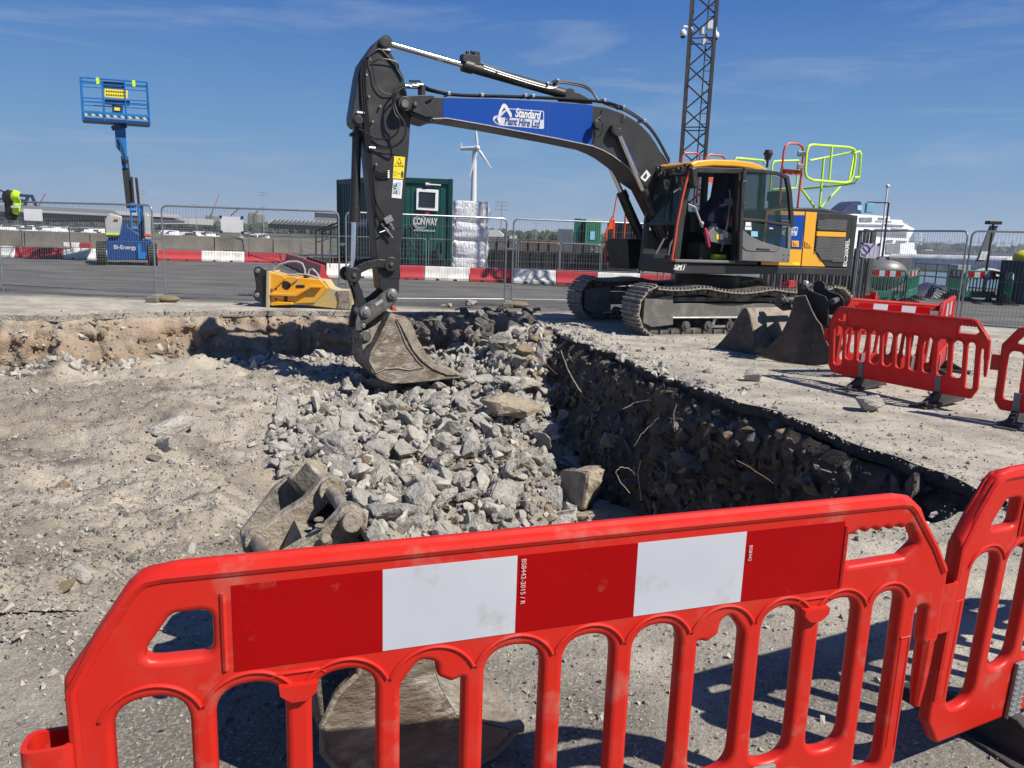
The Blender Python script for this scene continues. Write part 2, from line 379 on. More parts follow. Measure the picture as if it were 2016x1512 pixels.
# ================================================================ THE GROUND AND THE PIT
def ground_material():
    m = bpy.data.materials.new('yard surface'); m.use_nodes = True; nt = m.node_tree; N = nt.nodes; L = nt.links
    b = N['Principled BSDF']; b.inputs['Roughness'].default_value = .92
    t = N.new('ShaderNodeTexCoord'); O = t.outputs['Object']
    def noise(sc, d=6, w=None, v=O):
        n = N.new('ShaderNodeTexNoise'); n.inputs['Scale'].default_value = sc; n.inputs['Detail'].default_value = d; n.inputs['Roughness'].default_value = .62; L.new(v, n.inputs['Vector']); return n.outputs[0]
    def rng_(src, a, c, lo=0, hi=1):
        r = N.new('ShaderNodeMapRange'); r.inputs[1].default_value = a; r.inputs[2].default_value = c; r.inputs[3].default_value = lo; r.inputs[4].default_value = hi; L.new(src, r.inputs[0]); return r.outputs[0]
    def mix(f, a, c):
        x = N.new('ShaderNodeMix'); x.data_type = 'RGBA'; L.new(f, x.inputs[0])
        for i, q in ((6, a), (7, c)):
            if isinstance(q, tuple): x.inputs[i].default_value = (*q, 1)
            else: L.new(q, x.inputs[i])
        return x.outputs[2]
    def math_(op, a, c):
        x = N.new('ShaderNodeMath'); x.operation = op
        for i, q in ((0, a), (1, c)):
            if isinstance(q, (int, float)): x.inputs[i].default_value = q
            else: L.new(q, x.inputs[i])
        return x.outputs[0]
    sp = N.new('ShaderNodeSeparateXYZ'); L.new(O, sp.inputs[0])
    # tarmac beyond the works, streaked along the carriageway
    st = N.new('ShaderNodeMapping'); st.inputs['Scale'].default_value = (.5, 1.1, 1); L.new(O, st.inputs[0])
    tar = mix(rng_(noise(.9, 7, v=st.outputs[0]), .38, .66), (0.060, 0.058, 0.055), (0.132, 0.126, 0.115))
    tar = mix(rng_(noise(60, 3), .62, .72), tar, (0.240, 0.229, 0.208))
    # dusty crushed surface round the pit
    du = mix(rng_(noise(1.6, 8), .34, .60), (0.216, 0.198, 0.166), (0.424, 0.383, 0.312))
    du = mix(rng_(noise(7, 6), .52, .70), du, (0.192, 0.175, 0.150))
    du = mix(rng_(noise(42, 4), .56, .70), du, (0.440, 0.411, 0.354))
    du = mix(rng_(noise(90, 3), .60, .72), du, (0.072, 0.067, 0.062))
    # tyre-packed darker asphalt showing near the crossing in front
    nearf = rng_(sp.outputs[1], 3.3, 2.5)
    nf = math_('MULTIPLY', nearf, rng_(noise(1.2, 5), .34, .58))
    du = mix(nf, du, mix(rng_(noise(70, 4), .50, .66), (0.128, 0.117, 0.099), (0.320, 0.292, 0.243)))
    e = math_('ADD', sp.outputs[1], math_('MULTIPLY', math_('SUBTRACT', noise(.8, 6), .5), 2.6))
    e = math_('ADD', e, math_('MULTIPLY', sp.outputs[0], -.02))
    L.new(mix(rng_(e, 16.4, 17.2), du, tar), b.inputs['Base Color'])
    bp = N.new('ShaderNodeBump'); bp.inputs['Strength'].default_value = .9; bp.inputs['Distance'].default_value = .022
    hh = math_('ADD', noise(28, 9), math_('MULTIPLY', noise(110, 4), .35)); L.new(hh, bp.inputs['Height']); L.new(bp.outputs[0], b.inputs['Normal'])
    return m
M['ground'] = ground_material()
def xy(p): return (p[0], p[1])
pit_far = [(-13, 11.0), (-10.5, 12.2)]+[xy(G(*p)) for p in ((0, 620), (110, 621), (230, 616), (400, 613), (560, 612), (700, 614), (800, 616), (880, 615), (960, 618), (1010, 622))]
pit_right = [xy(G(*p)) for p in ((1060, 634), (1104, 654), (1135, 672), (1185, 688), (1235, 708), (1283, 733), (1380, 762), (1420, 776), (1500, 800), (1600, 838), (1700, 880), (1850, 931), (1985, 984))]
pit_near = [(3.28, 4.66), xy(G(1915, 1016)), xy(G(1830, 1030)), (1.5, 4.12), (.6, 3.86), (-.2, 3.62), (-.9, 3.42), (-1.71, 3.12), (-2.14, 2.98), (-3.2, 2.86), (-6, 3.0), (-13, 3.4)]
def densify(pts, step, jit, seed):
    r = random.Random(seed); out = []
    for a, b in zip(pts[:-1], pts[1:]):
        n = max(1, int(math.dist(a, b)/step))
        for i in range(n): out.append((a[0]+(b[0]-a[0])*i/n+r.uniform(-jit, jit), a[1]+(b[1]-a[1])*i/n+r.uniform(-jit, jit)))
    out.append(pts[-1]); return out
RIM = densify(pit_far, .12, .075, 1)+[(x+random.Random(int(y*1000)).uniform(-.06, .06)*(y > 8), y) for x, y in densify(pit_right, .11, .022, 2)]+densify(pit_near+[(-13, 11.0)], .13, .03, 3)[:-1]
RIM = [(x+.5*float(fbm(np.array([x*1.3]), np.array([y*1.3]), 5)[0])*.25, y+.5*float(fbm(np.array([x*1.3]), np.array([y*1.3]), 9)[0])*.25) for x, y in RIM]
def filled(name, outer, holes, z, m, thick=0, kind='structure', edge=None):
    cu = bpy.data.curves.new('c', 'CURVE'); cu.dimensions = '2D'; cu.fill_mode = 'BOTH'
    for lp in [outer]+holes:
        sp = cu.splines.new('POLY'); sp.points.add(len(lp)-1)
        for i, p in enumerate(lp): sp.points[i].co = (p[0], p[1], 0, 1)
        sp.use_cyclic_u = True
    cu.extrude = thick/2
    ob = bpy.data.objects.new('c', cu); COL.objects.link(ob); dg = bpy.context.evaluated_depsgraph_get(); dg.update()
    me = bpy.data.meshes.new_from_object(ob.evaluated_get(dg)); bpy.data.objects.remove(ob)
    me.transform(Matrix.Translation((0, 0, z-thick/2))); me.materials.clear(); me.materials.append(m)
    if edge is not None:
        me.materials.append(edge)
        for p in me.polygons: p.material_index = 1 if abs(p.normal.z) < .5 else 0
    o = bpy.data.objects.new(name, me); COL.objects.link(o); tag(o, kind=kind); return o
ground = filled('ground', [(-300, -30), (90, -30), (90, -8), (60, 10), (20.5, 36.5), (-14, 58), (-300, 62)], [RIM], 0, M['ground'], .10, edge=M['asphalt_edge'])
M['slab_edge'] = mat('pale broken slab edge', (.42, .39, .34), (.28, .255, .22), 5, .95, bump=.8, bscale=25); ground.data.materials.append(M['slab_edge'])
for p_ in ground.data.polygons:
    if abs(p_.normal.z) < .5 and p_.center.y > 11 and p_.center.x < .9 and p_.center.y < 18: p_.material_index = 2
filled('river', [(-3000, 30), (9000, -600), (9000, 9000), (-3000, 9000)], [], -3.6, M['water'])
filled('far_land', [(-9000, 60), (-13, 57), (10, 110), (30, 300), (120, 520), (420, 1250), (1400, 1100), (9000, 1000), (9000, 12000), (-9000, 12000)], [], -1.6, M['farland'])
filled('quay_wall', [(90, -8), (60, 10), (20.5, 36.5), (-13.3, 57.6), (-14, 58), (20.0, 36.0), (59.5, 9.5), (89.5, -8.5)], [], -.11, M['concrete'], 5)

# ---- height of the dug ground
CP = np.array([(-13, 11, -.8), (-8, 12.6, -.85), (-6, 13.6, -.9), (-4.6, 14.3, -.85), (-3.3, 14.6, -.85), (-2.3, 14.9, -.8), (-8, 11, -.82), (-10, 8, -.8), (-6, 9, -.9), (-4, 11, -.85), (-3.3, 9, -.95), (-2.6, 11.5, -.95), (-2.4, 13.2, -.8),
  (-7, 6, -.62), (-4, 6, -.75), (-2.6, 6.6, -.85), (-2.0, 5.4, -.65), (-5, 4.2, -.28), (-3.2, 4.2, -.30), (-2.2, 4.1, -.34), (-1.5, 4.1, -.50), (-9, 4, -.3), (-13, 4, -.3), (-2.2, 3.2, -.03), (-3.6, 3.1, .01), (-6, 3.2, .0), (-1.8, 3.3, -.1), (-1.4, 3.4, -.3),
  (-.9, 15.5, -.75), (-.3, 14.6, -.45), (.3, 14.2, -.12), (.5, 13.6, -.08), (.2, 12.9, -.25), (.5, 12.4, -.38), (-.6, 13.5, -.65), (-1.4, 13.6, -.85), (-1.4, 12.2, -.98), (-.4, 11.8, -.95), (.3, 11, -1.1), (.9, 11.2, -1.4), (-1.4, 10, -1.1), (-.3, 10, -1.2), (.6, 9.6, -1.4), (-2.0, 8.4, -1.05),
  (-1, 8.5, -1.3), (.1, 8.3, -1.45), (1, 8.6, -1.7), (1.6, 8.2, -2.0), (1.3, 6.6, -2.1), (2, 6.3, -2.2), (2.6, 5.2, -1.9), (0, 6.3, -1.65), (-1, 6.2, -1.45), (-1.6, 6.8, -1.2), (0, 4.9, -1.5), (-.9, 4.7, -1.1), (1.3, 5, -1.8), (.9, 10.4, -1.7), (1.2, 9.6, -1.9), (.95, 12.2, -1.1)], float)
def tps(r2): return np.where(r2 > 1e-9, r2*np.log(np.maximum(r2, 1e-9))*.5, 0)
_n = len(CP); _A = np.zeros((_n+3, _n+3)); _d2 = ((CP[:, None, :2]-CP[None, :, :2])**2).sum(-1)
_A[:_n, :_n] = tps(_d2)+np.eye(_n)*.02; _A[:_n, _n] = 1; _A[:_n, _n+1:] = CP[:, :2]; _A[_n, :_n] = 1; _A[_n+1:, :_n] = CP[:, :2].T
_w = np.linalg.solve(_A, np.concatenate([CP[:, 2], [0, 0, 0]]))
def base_h(x, y):
    x = np.asarray(x, float); y = np.asarray(y, float); sh = x.shape; x = x.ravel(); y = y.ravel(); o = _w[_n]+_w[_n+1]*x+_w[_n+2]*y
    for i in range(_n): o = o+_w[i]*tps((x-CP[i, 0])**2+(y-CP[i, 1])**2)
    return o.reshape(sh)
def dirt_h(x, y):
    x = np.asarray(x, float); y = np.asarray(y, float)
    z = base_h(x, y)
    z = z+.16*fbm(x*.8, y*.8, 3, 4)+.10*fbm(x*2.8, y*2.8, 21, 5, .62)+.055*np.abs(fbm(x*7, y*7, 31, 4, .6))+.030*fbm(x*22, y*22, 41, 3, .7)
    z = z+.16*np.clip(1-np.abs(y-13.1-.16*(x+8))/1.0, 0, 1)*(x < -3)*(.5+fbm(x*1.4, y*1.4, 71, 3))
    # faint ruts left by the digger's bucket
    z = z-.06*np.abs(np.sin(x*1.5+y*.7+2.2*fbm(x*.5, y*.5, 77, 3)))*(z < -.2)
    return z
NU, NV = 540, 330
yy = 2.35*np.exp(np.linspace(0, math.log(16.9/2.35), NV)); uu = np.concatenate([np.linspace(-3.5, -.95, 70), np.linspace(-.93, .80, NU-70)])
Yg, Ug = np.meshgrid(yy, uu, indexing='ij'); Xg = Ug*(Yg+.9); Zg = dirt_h(Xg, Yg)
# keep clear below the slab except at the left front, where earth spills over the kerb of gravel
def inside(x, y, poly):
    x = np.asarray(x, float); y = np.asarray(y, float); r = np.zeros(x.shape, bool); n = len(poly)
    for i in range(n):
        x1, y1 = poly[i]; x2, y2 = poly[(i+1) % n]
        if y1 == y2: continue
        c = ((y1 > y) != (y2 > y)) & (x < (x2-x1)*(y-y1)/(y2-y1)+x1); r ^= c
    return r
INS = inside(Xg, Yg, RIM)
spill = (Yg < 3.6) & (Xg < -1.5)
Zo = np.where(spill, np.minimum(Zg, .012+.02*fbm(Xg*5, Yg*5, 8, 4)-.05*np.clip((2.95-Yg), 0, 1)), np.minimum(Zg, -.16))
Zg = np.where(INS, np.minimum(Zg, np.where(spill, .05, -.05)), Zo)
cx = fbm(Xg*.8, Yg*.8, 50, 4); cy = fbm(Xg*2.5, Yg*2.5, 60, 5)
c0 = np.array([.335, .296, .238]); c1 = np.array([.48, .435, .357]); c2 = np.array([.20, .177, .147])
k = np.clip(cx*2.4+.45+.5*cy, 0, 1)[..., None]; Cc = c0*(1-k)+c1*k
k = np.clip(cy*2.2-.25, 0, 1)[..., None]; Cc = Cc*(1-k)+c2*k
och = np.clip(1-np.hypot((Xg+6.6)/2.6, (Yg-13.5)/.9), 0, 1)*np.clip(.6+2*cy, 0, 1); och = och[..., None]; Cc = Cc*(1-och)+np.array([.37, .29, .205])*och
gx = (np.clip((Xg-.2)/.8, 0, 1)*np.clip((11-Yg)/3, 0, 1))[..., None]; Cc = Cc*(1-.35*gx)  # deep right floor darkened, pit shade put into the earth colour
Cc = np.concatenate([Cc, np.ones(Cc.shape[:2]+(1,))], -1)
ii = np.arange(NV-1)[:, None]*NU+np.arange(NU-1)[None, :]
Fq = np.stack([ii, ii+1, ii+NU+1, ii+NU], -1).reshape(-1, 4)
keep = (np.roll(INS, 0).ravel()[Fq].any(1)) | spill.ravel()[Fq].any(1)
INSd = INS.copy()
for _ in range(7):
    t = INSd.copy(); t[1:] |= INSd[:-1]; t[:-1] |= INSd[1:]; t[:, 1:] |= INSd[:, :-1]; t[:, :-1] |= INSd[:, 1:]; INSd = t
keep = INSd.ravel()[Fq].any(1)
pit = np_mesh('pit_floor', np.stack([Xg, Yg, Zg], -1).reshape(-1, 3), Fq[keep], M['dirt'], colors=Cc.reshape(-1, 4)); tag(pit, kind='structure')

# ---- the walls of the pit
def rim_normal(i, n):
    a = RIM[(i-3) % n]; b = RIM[(i+3) % n]; d = Vector((b[0]-a[0], b[1]-a[1])); d.normalize(); return Vector((d.y, -d.x))   # rim runs clockwise -> inward
area = sum(RIM[i][0]*RIM[(i+1) % len(RIM)][1]-RIM[(i+1) % len(RIM)][0]*RIM[i][1] for i in range(len(RIM)))
sgn = 1 if area < 0 else -1
def rim_strip():
    pts = []; n = len(RIM); acc = 0
    for i in range(n):
        a = RIM[i]; b = RIM[(i+1) % n]; m_ = 2 if math.dist(a, b) > .05 else 1
        na = rim_normal(i, n)*sgn; nb = rim_normal((i+1) % n, n)*sgn
        for j in range(m_):
            t = j/m_; pts.append((a[0]+(b[0]-a[0])*t, a[1]+(b[1]-a[1])*t, *(na*(1-t)+nb*t), acc+t*math.dist(a, b)))
        acc += math.dist(a, b)
    return np.array(pts)
RS = rim_strip(); ND = 46
tt = np.linspace(0, 1, ND)**.9
S = RS[:, 4][:, None]; D = tt[None, :]*2.5
slump = (np.clip((RS[:, 1]-8)/3, 0, 1)*(RS[:, 0] > .4))[:, None]
disp = .05+.12*D+.30*slump*np.clip(D, 0, 1.2)+.26*fbm(S*.9+0*D, D*1.3, 201, 5, .62)+.20*fbm(S*3.4+0*D, D*4, 211, 5, .7)+.08*np.abs(fbm(S*11+0*D, D*12, 221, 3))
disp = disp*np.clip(D/.10, .35, 1)-.02
far = (RS[:, 1] > 11.5) & (RS[:, 0] < .6)
disp = disp+(far[:, None])*(.12*np.clip((D-.12)*3, 0, 1)+.30*np.clip(D-.35, 0, 1)+.22*np.clip(fbm(S*1.7+0*D, D*5, 261, 4, .6), 0, 1)*np.clip(D*4, 0, 1))
WX = RS[:, 0][:, None]+RS[:, 2][:, None]*disp; WY = RS[:, 1][:, None]+RS[:, 3][:, None]*disp; WZ = -.092-D+.02*fbm(S*6+0*D, D*6, 231, 3)
n1 = fbm(S*.7+0*D, D*2.5, 240, 4); n2 = fbm(S*3+0*D, D*5, 250, 4)
wc = np.array([.27, .24, .20])+0*n1[..., None]
kk = np.clip(.5+n2*1.5, 0, 1)[..., None]; wc = wc*(1-kk)+np.array([.36, .32, .27])*kk
kk = (np.clip(.25-np.abs(D-.22-.1*n1), 0, .12)/.12*np.clip(.3+2.0*n1, 0, 1))[..., None]; wc = wc*(1-kk)+np.array([.42, .34, .285])*kk
kk = (np.clip(.5-np.abs(D-.55-.2*n2), 0, .3)/.3*np.clip(n1*3+.05, 0, 1))[..., None]; wc = wc*(1-.9*kk)+np.array([.31, .25, .19])*.9*kk
kk = (np.clip(.10-D-.09*n2-.04*n1, 0, .03)/.03)[..., None]; top = np.where(far[:, None, None], np.array([.40, .37, .33]), np.array([.06, .055, .05])); wc = wc*(1-kk)+top*kk
rt_ = np.clip((RS[:, 0]-.2)/.8, 0, 1)[:, None, None]; wc = wc*(1-.60*rt_)*np.array([1.05, .98, .9])  # right wall darkened and warmed, its shade put into the earth colour
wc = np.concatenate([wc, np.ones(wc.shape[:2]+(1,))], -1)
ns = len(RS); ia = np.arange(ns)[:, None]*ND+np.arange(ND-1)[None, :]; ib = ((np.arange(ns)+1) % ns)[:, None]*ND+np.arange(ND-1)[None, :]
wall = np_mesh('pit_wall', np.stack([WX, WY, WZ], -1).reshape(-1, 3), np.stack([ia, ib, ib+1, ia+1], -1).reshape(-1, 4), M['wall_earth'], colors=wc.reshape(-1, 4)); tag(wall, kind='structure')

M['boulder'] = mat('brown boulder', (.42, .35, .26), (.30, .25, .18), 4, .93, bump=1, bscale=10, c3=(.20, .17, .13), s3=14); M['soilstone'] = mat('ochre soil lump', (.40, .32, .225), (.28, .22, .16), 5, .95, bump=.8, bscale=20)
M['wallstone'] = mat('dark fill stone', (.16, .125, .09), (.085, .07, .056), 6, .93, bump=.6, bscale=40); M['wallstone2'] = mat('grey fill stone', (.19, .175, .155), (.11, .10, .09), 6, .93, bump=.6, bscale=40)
# ---- stones: a set of broken shapes
def rock_data(seed, flat=1.0, rough=.05, pts=13, sub=1, elong=1.3):
    r = random.Random(seed); bm = bmesh.new()
    for i in range(pts):
        v = Vector((r.gauss(0, 1), r.gauss(0, 1), r.gauss(0, 1))).normalized(); v *= r.uniform(.8, 1.05)
        bm.verts.new((v.x*elong*.5, v.y*.5, v.z*.5*flat))
    h = bmesh.ops.convex_hull(bm, input=bm.verts); bmesh.ops.delete(bm, geom=list({g for g in h['geom_interior']+h['geom_unused'] if isinstance(g, bmesh.types.BMVert)}), context='VERTS')
    bmesh.ops.bevel(bm, geom=list(bm.edges), offset=.03, segments=1, affect='EDGES', profile=.5) if sub else None
    if sub > 1:
        bmesh.ops.triangulate(bm, faces=bm.faces); bmesh.ops.subdivide_edges(bm, edges=bm.edges, cuts=2, use_grid_fill=True)
        for v in bm.verts:
            p = v.co; q = float(fbm(np.array([p.x*5+seed]), np.array([p.y*5+p.z*7]), seed, 4, .6)[0]); v.co += p.normalized()*q*rough
    bmesh.ops.triangulate(bm, faces=bm.faces); bmesh.ops.recalc_face_normals(bm, faces=bm.faces)
    V = np.array([v.co[:] for v in bm.verts]); Fa = np.array([[v.index for v in f.verts] for f in bm.faces]) if (bm.verts.index_update() or True) else None
    bm.free(); return V, Fa
ROCK = [rock_data(100+i, [1, .75, .55, .9][i % 4], .05, [10, 12, 14, 9][i % 4], 1, [1.2, 1.5, 1.1, 1.35][i % 4]) for i in range(14)]
ROCKHI = [rock_data(300+i, [.8, .6, .9, .5][i % 4], .10, [12, 15, 11, 13][i % 4], 2, [1.2, 1.4, 1.1, 1.5][i % 4]) for i in range(10)]
PEB = [rock_data(500+i, .8, 0, 7, 0, 1.3) for i in range(8)]
def rmesh(name, V, Fa, m, ang=28):
    me = bpy.data.meshes.new(name); me.from_pydata(V.tolist(), [], Fa.tolist()); me.materials.append(m)
    me.polygons.foreach_set('use_smooth', [True]*len(me.polygons)); me.set_sharp_from_angle(angle=math.radians(ang)); return me
RM = {}
def rock_mesh(i, mk, hi=True):
    key = (i, mk, hi)
    if key not in RM: V, Fa = (ROCKHI if hi else ROCK)[i]; RM[key] = rmesh('lump', V, Fa, M[mk])
    return RM[key]
def rand_rot(n):
    q = rng.normal(size=(n, 4)); q /= np.linalg.norm(q, axis=1)[:, None]; w, x, y, z = q.T
    return np.stack([1-2*(y*y+z*z), 2*(x*y-z*w), 2*(x*z+y*w), 2*(x*y+z*w), 1-2*(x*x+z*z), 2*(y*z-x*w), 2*(x*z-y*w), 2*(y*z+x*w), 1-2*(x*x+y*y)], 1).reshape(-1, 3, 3)
def scatter(name, P, size, shapes, mats, midx, kind='stuff', label=None, cat=None):
    """one joined mesh of many small stones"""
    P = np.asarray(P); n = len(P); sid = rng.integers(0, len(shapes), n); Vs = []; Fs = []; Ms = []; off = 0; R = rand_rot(n)
    for s in range(len(shapes)):
        idx = np.where(sid == s)[0]
        if not len(idx): continue
        V, Fa = shapes[s]; w = np.einsum('nij,vj->nvi', R[idx], V)*np.asarray(size)[idx][:, None, None]+P[idx][:, None, :]
        Vs.append(w.reshape(-1, 3)); f = Fa[None]+(np.arange(len(idx))*len(V))[:, None, None]+off; Fs.append(f.reshape(-1, 3)); Ms.append(np.repeat(np.asarray(midx)[idx], len(Fa))); off += len(idx)*len(V)
    o = np_mesh(name, np.concatenate(Vs), np.concatenate(Fs), mats, smooth=False, matidx=np.concatenate(Ms)); tag(o, label, cat, kind=kind); return o
def in_px(P, poly):
    a, b = to_px(P); return inside(a, b, poly)
HEAP = [(560, 820), (650, 785), (720, 745), (800, 690), (850, 648), (900, 622), (1000, 612), (1070, 650), (1105, 720), (1100, 800), (1180, 900), (1290, 1010), (1275, 1080), (900, 1120), (740, 1110), (690, 990), (640, 905)]
HEAPX = HEAP[:9]+[(1140, 790), (1230, 880), (1340, 980), (1330, 1080)]+HEAP[12:]+[(560, 960), (520, 860)]
DEEP = [(1105, 740), (1160, 760), (1330, 880), (1500, 930), (1800, 1010), (1800, 1060), (1250, 1080), (1180, 930)]
HEAPL = [(860, 618), (1060, 625), (1110, 690), (1110, 720), (1075, 770), (1010, 760), (955, 700), (975, 650)]
def sample(n, box, poly=None, yexp=None):
    X = rng.uniform(box[0], box[1], n); Y = rng.uniform(box[2], box[3], n); Z = dirt_h(X, Y); P = np.stack([X, Y, Z], 1)
    ok = inside(X, Y, RIM)
    if poly is not None: ok &= in_px(P, poly)
    return P[ok]
# fine rubble filling the gaps of the heap
P = sample(60000, (-3.4, 3.0, 3.9, 15.8), HEAPX)[:8000]; sz = np.clip(rng.lognormal(math.log(.066), .58, len(P)), .02, .26); P[:, 2] += rng.uniform(-.2, .5, len(P))*sz
mi = rng.choice([0, 1, 2, 3, 4], len(P), p=[.55, .30, .07, .03, .05]); mi = np.where(sz > .10, rng.choice([1, 1, 2], len(P)), mi); P[:, 2] += np.where(sz > .1, .1*sz, 0); brown = in_px(P, HEAPL); mi = np.where(brown & (rng.random(len(P)) < .6), rng.choice([2, 3], len(P)), mi)
scatter('rubble', P, sz, ROCK, [M['fines'], M['rubble'], M['rubble2'], M['rubble3'], M['rubbled']], mi, label='small broken concrete and stones filling the heap in the pit', cat='rubble')
P = sample(30000, (.2, 3.4, 4.4, 12), DEEP)[:2600]; sz = np.clip(rng.lognormal(math.log(.10), .5, len(P)), .03, .38); P[:, 2] += .15*sz
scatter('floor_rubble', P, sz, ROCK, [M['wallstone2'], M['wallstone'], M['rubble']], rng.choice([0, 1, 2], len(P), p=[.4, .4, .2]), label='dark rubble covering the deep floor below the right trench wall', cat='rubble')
EDGE = [(430, 760), (560, 700), (700, 650), (800, 690), (640, 820), (700, 1000), (720, 1120), (560, 1120), (520, 930), (440, 850)]
P = sample(40000, (-4.5, 1, 3.9, 15), EDGE)[:2600]; a_, b_ = to_px(P); d_ = np.clip((a_-430)/260, 0, 1); k_ = rng.random(len(P)) < d_**1.6; P = P[k_]; sz = np.clip(rng.lognormal(math.log(.05), .55, len(P)), .02, .2)
scatter('spilt_rubble', P, sz, ROCK, [M['fines'], M['rubble'], M['rubble2']], rng.choice([0, 1, 2], len(P), p=[.4, .45, .15]), label='small rubble spilling from the heap on to the open earth', cat='rubble')
# fallen blocks along the foot of the far wall
n = 700; U = rng.uniform(-9.5, .2, n); t_ = (U+9.5)/9.7; Yw = 12.7+2.4*np.clip((U+8.8)/5.5, 0, 1)-np.abs(rng.normal(0, .35, n))-.25; cl = fbm(U*1.1, 0*U, 96, 3); k_ = rng.random(n) < np.clip(.25+1.8*cl, .03, 1); U = U[k_]; Yw = Yw[k_]; Z = dirt_h(U, Yw); sz = np.clip(rng.lognormal(math.log(.10), .55, len(U)), .03, .34)
scatter('fallen_stones', np.stack([U, Yw, Z+.15*sz], 1), sz, ROCK, [M['rubble2'], M['rubble'], M['wallstone2']], rng.choice([0, 1, 2], len(U), p=[.5, .3, .2]), label='fallen stones along the foot of the far earth wall', cat='stones')
# loose stones over the whole dig
P = sample(7000, (-12, 3.2, 3.1, 16)); sz = rng.lognormal(math.log(.045), .5, len(P)); sz = np.clip(sz, .02, .2)
cl = fbm(P[:, 0]*1.2, P[:, 1]*1.2, 90, 3); k_ = rng.random(len(P)) < np.clip(.35+cl*1.5, .05, 1); P = P[k_]; sz = sz[k_]
scatter('loose_stones', P, sz, ROCK, [M['rubble'], M['wallstone2'], M['rubble3']], rng.choice([0, 1, 2], len(P), p=[.55, .3, .15]), label='loose stones lying over the dug earth', cat='stones')
# grit on the earth
n = 46000; U = rng.uniform(-.85, .62, n); Yp = 2.6*np.exp(rng.random(n)**.8*math.log(13/2.6)); X = U*(Yp+.3); ok = inside(X, Yp, RIM) | ((X < -1.5) & (Yp < 3.4)); X = X[ok]; Yp = Yp[ok]
Z = dirt_h(X, Yp); Z = np.where(inside(X, Yp, RIM), Z, np.maximum(np.minimum(Z, .02), 0)); sz = rng.lognormal(math.log(.013), .5, len(X))*(1+Yp*.05)
scatter('grit', np.stack([X, Yp, Z+.2*sz], 1), np.clip(sz, .006, .06), PEB, [M['pebble'], M['pebbled'], M['rubble2']], rng.choice([0, 1, 2], len(X), p=[.47, .49, .04]), label='grit and small gravel on the dug earth', cat='grit')
# gravel on the slab
n = 42000; Yp = .9*np.exp(rng.random(n)**.85*math.log(14/.9)); U = rng.uniform(-.8, .8, n); X = U*(Yp+.5); ok = ~inside(X, Yp, RIM); X = X[ok]; Yp = Yp[ok]
band = np.exp(-((Yp-2.75-.12*X)/.45)**2)*(X < 1.0)+.5*(X > 1.5)*(Yp > 4); cl = fbm(X*1.5, Yp*1.5, 95, 4)
k_ = rng.random(len(X)) < np.clip(.22+cl*.8+band*.9, .03, 1); X = X[k_]; Yp = Yp[k_]; sz = rng.lognormal(math.log(.0085), .5, len(X))*(1+Yp*.12)
scatter('gravel', np.stack([X, Yp, .15*sz], 1), np.clip(sz, .004, .05), PEB, [M['pebble'], M['pebbled'], M['rubble2']], rng.choice([0, 1, 2], len(X), p=[.50, .42, .08]), label='loose gravel spread over the yard beside the pit', cat='gravel')
# stones set in the trench walls
idx = np.where((RS[:, 1] > 4.2) & (RS[:, 0] > -12))[0]; n = 10500; a = rng.choice(idx, n); j = (rng.random(n)*ND*.93).astype(int)+2; j = np.clip(j-1, 1, ND-1)
P = np.stack([WX[a, j], WY[a, j], WZ[a, j]], 1); sz = rng.lognormal(math.log(.065), .55, n); right = P[:, 0] > .5
k_ = (rng.random(n) < np.where(right, 1, .85)); k_ &= P[:, 2] > -2.3; P = P[k_]; sz = np.clip(sz[k_]*np.where(right[k_], 1.2, .75), .02, .34)
farm = (P[:, 1] > 11.5) & (P[:, 0] < .5)
mi = rng.choice([0, 1, 2, 3], len(P), p=[.45, .25, .2, .1]); mi = np.where(farm, rng.choice([4, 5, 2, 6], len(P), p=[.5, .2, .1, .2]), mi)
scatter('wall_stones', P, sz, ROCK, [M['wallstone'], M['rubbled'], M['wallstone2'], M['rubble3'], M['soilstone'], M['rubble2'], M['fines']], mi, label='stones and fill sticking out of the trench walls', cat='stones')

# crumbled rim: broken surface along the edges
ri = np.where(((RS[:, 0] > .4) & (RS[:, 1] > 7.2)) | ((RS[:, 1] > 12) & (RS[:, 0] < .4)) | (RS[:, 0] > .4))[0]; n = 2000; a = rng.choice(ri, n); w_ = np.abs(rng.normal(0, .30, n)); w_ = np.where((RS[a, 1] > 8) & (RS[a, 0] > .3), w_*1.3, w_*.5)
P = np.stack([RS[a, 0]-RS[a, 2]*(w_-.10), RS[a, 1]-RS[a, 3]*(w_-.10), .004+0*w_], 1); sz = np.clip(rng.lognormal(math.log(.030), .6, n), .01, .14)*np.where((RS[a, 1] > 8) & (RS[a, 0] > .3), 1.25, .45)
scatter('rim_crumbs', P, sz, ROCK, [M['rubble2'], M['rubble'], M['pebbled']], rng.choice([0, 1, 2], n, p=[.5, .3, .2]), label='crumbled bits of slab along the rim of the pit', cat='stones')

# individual lumps of the heap
G1 = 'broken concrete lumps heaped in the pit'
C = sample(9000, (-3.2, 2.6, 3.9, 15.8), HEAP); cand_s = np.clip(rng.lognormal(math.log(.215), .27, len(C)), .13, .40); order = np.argsort(-(cand_s+rng.normal(0, .12, len(C)))); chosen = []
for o_ in order:
    p = C[o_]; s_ = cand_s[o_]
    if all((p[0]-q[0])**2+(p[1]-q[1])**2 > (.46*(s_+q[3]))**2 for q in chosen): chosen.append((*p, s_))
    if len(chosen) >= 295: break
brown = in_px(np.array(chosen)[:, :3], HEAPL)
def stone(name, p, s, i, mk, label, group=None, sc=(1, 1, 1), rot=None, cat='stone', hi=True):
    o = bpy.data.objects.new(name, rock_mesh(i, mk, hi)); COL.objects.link(o); o.location = p; o.scale = (s*sc[0], s*sc[1], s*sc[2])
    o.rotation_euler = rot or (random.uniform(-.9, .9), random.uniform(-.9, .9), random.uniform(0, 6.28)); return tag(o, label, cat, group)
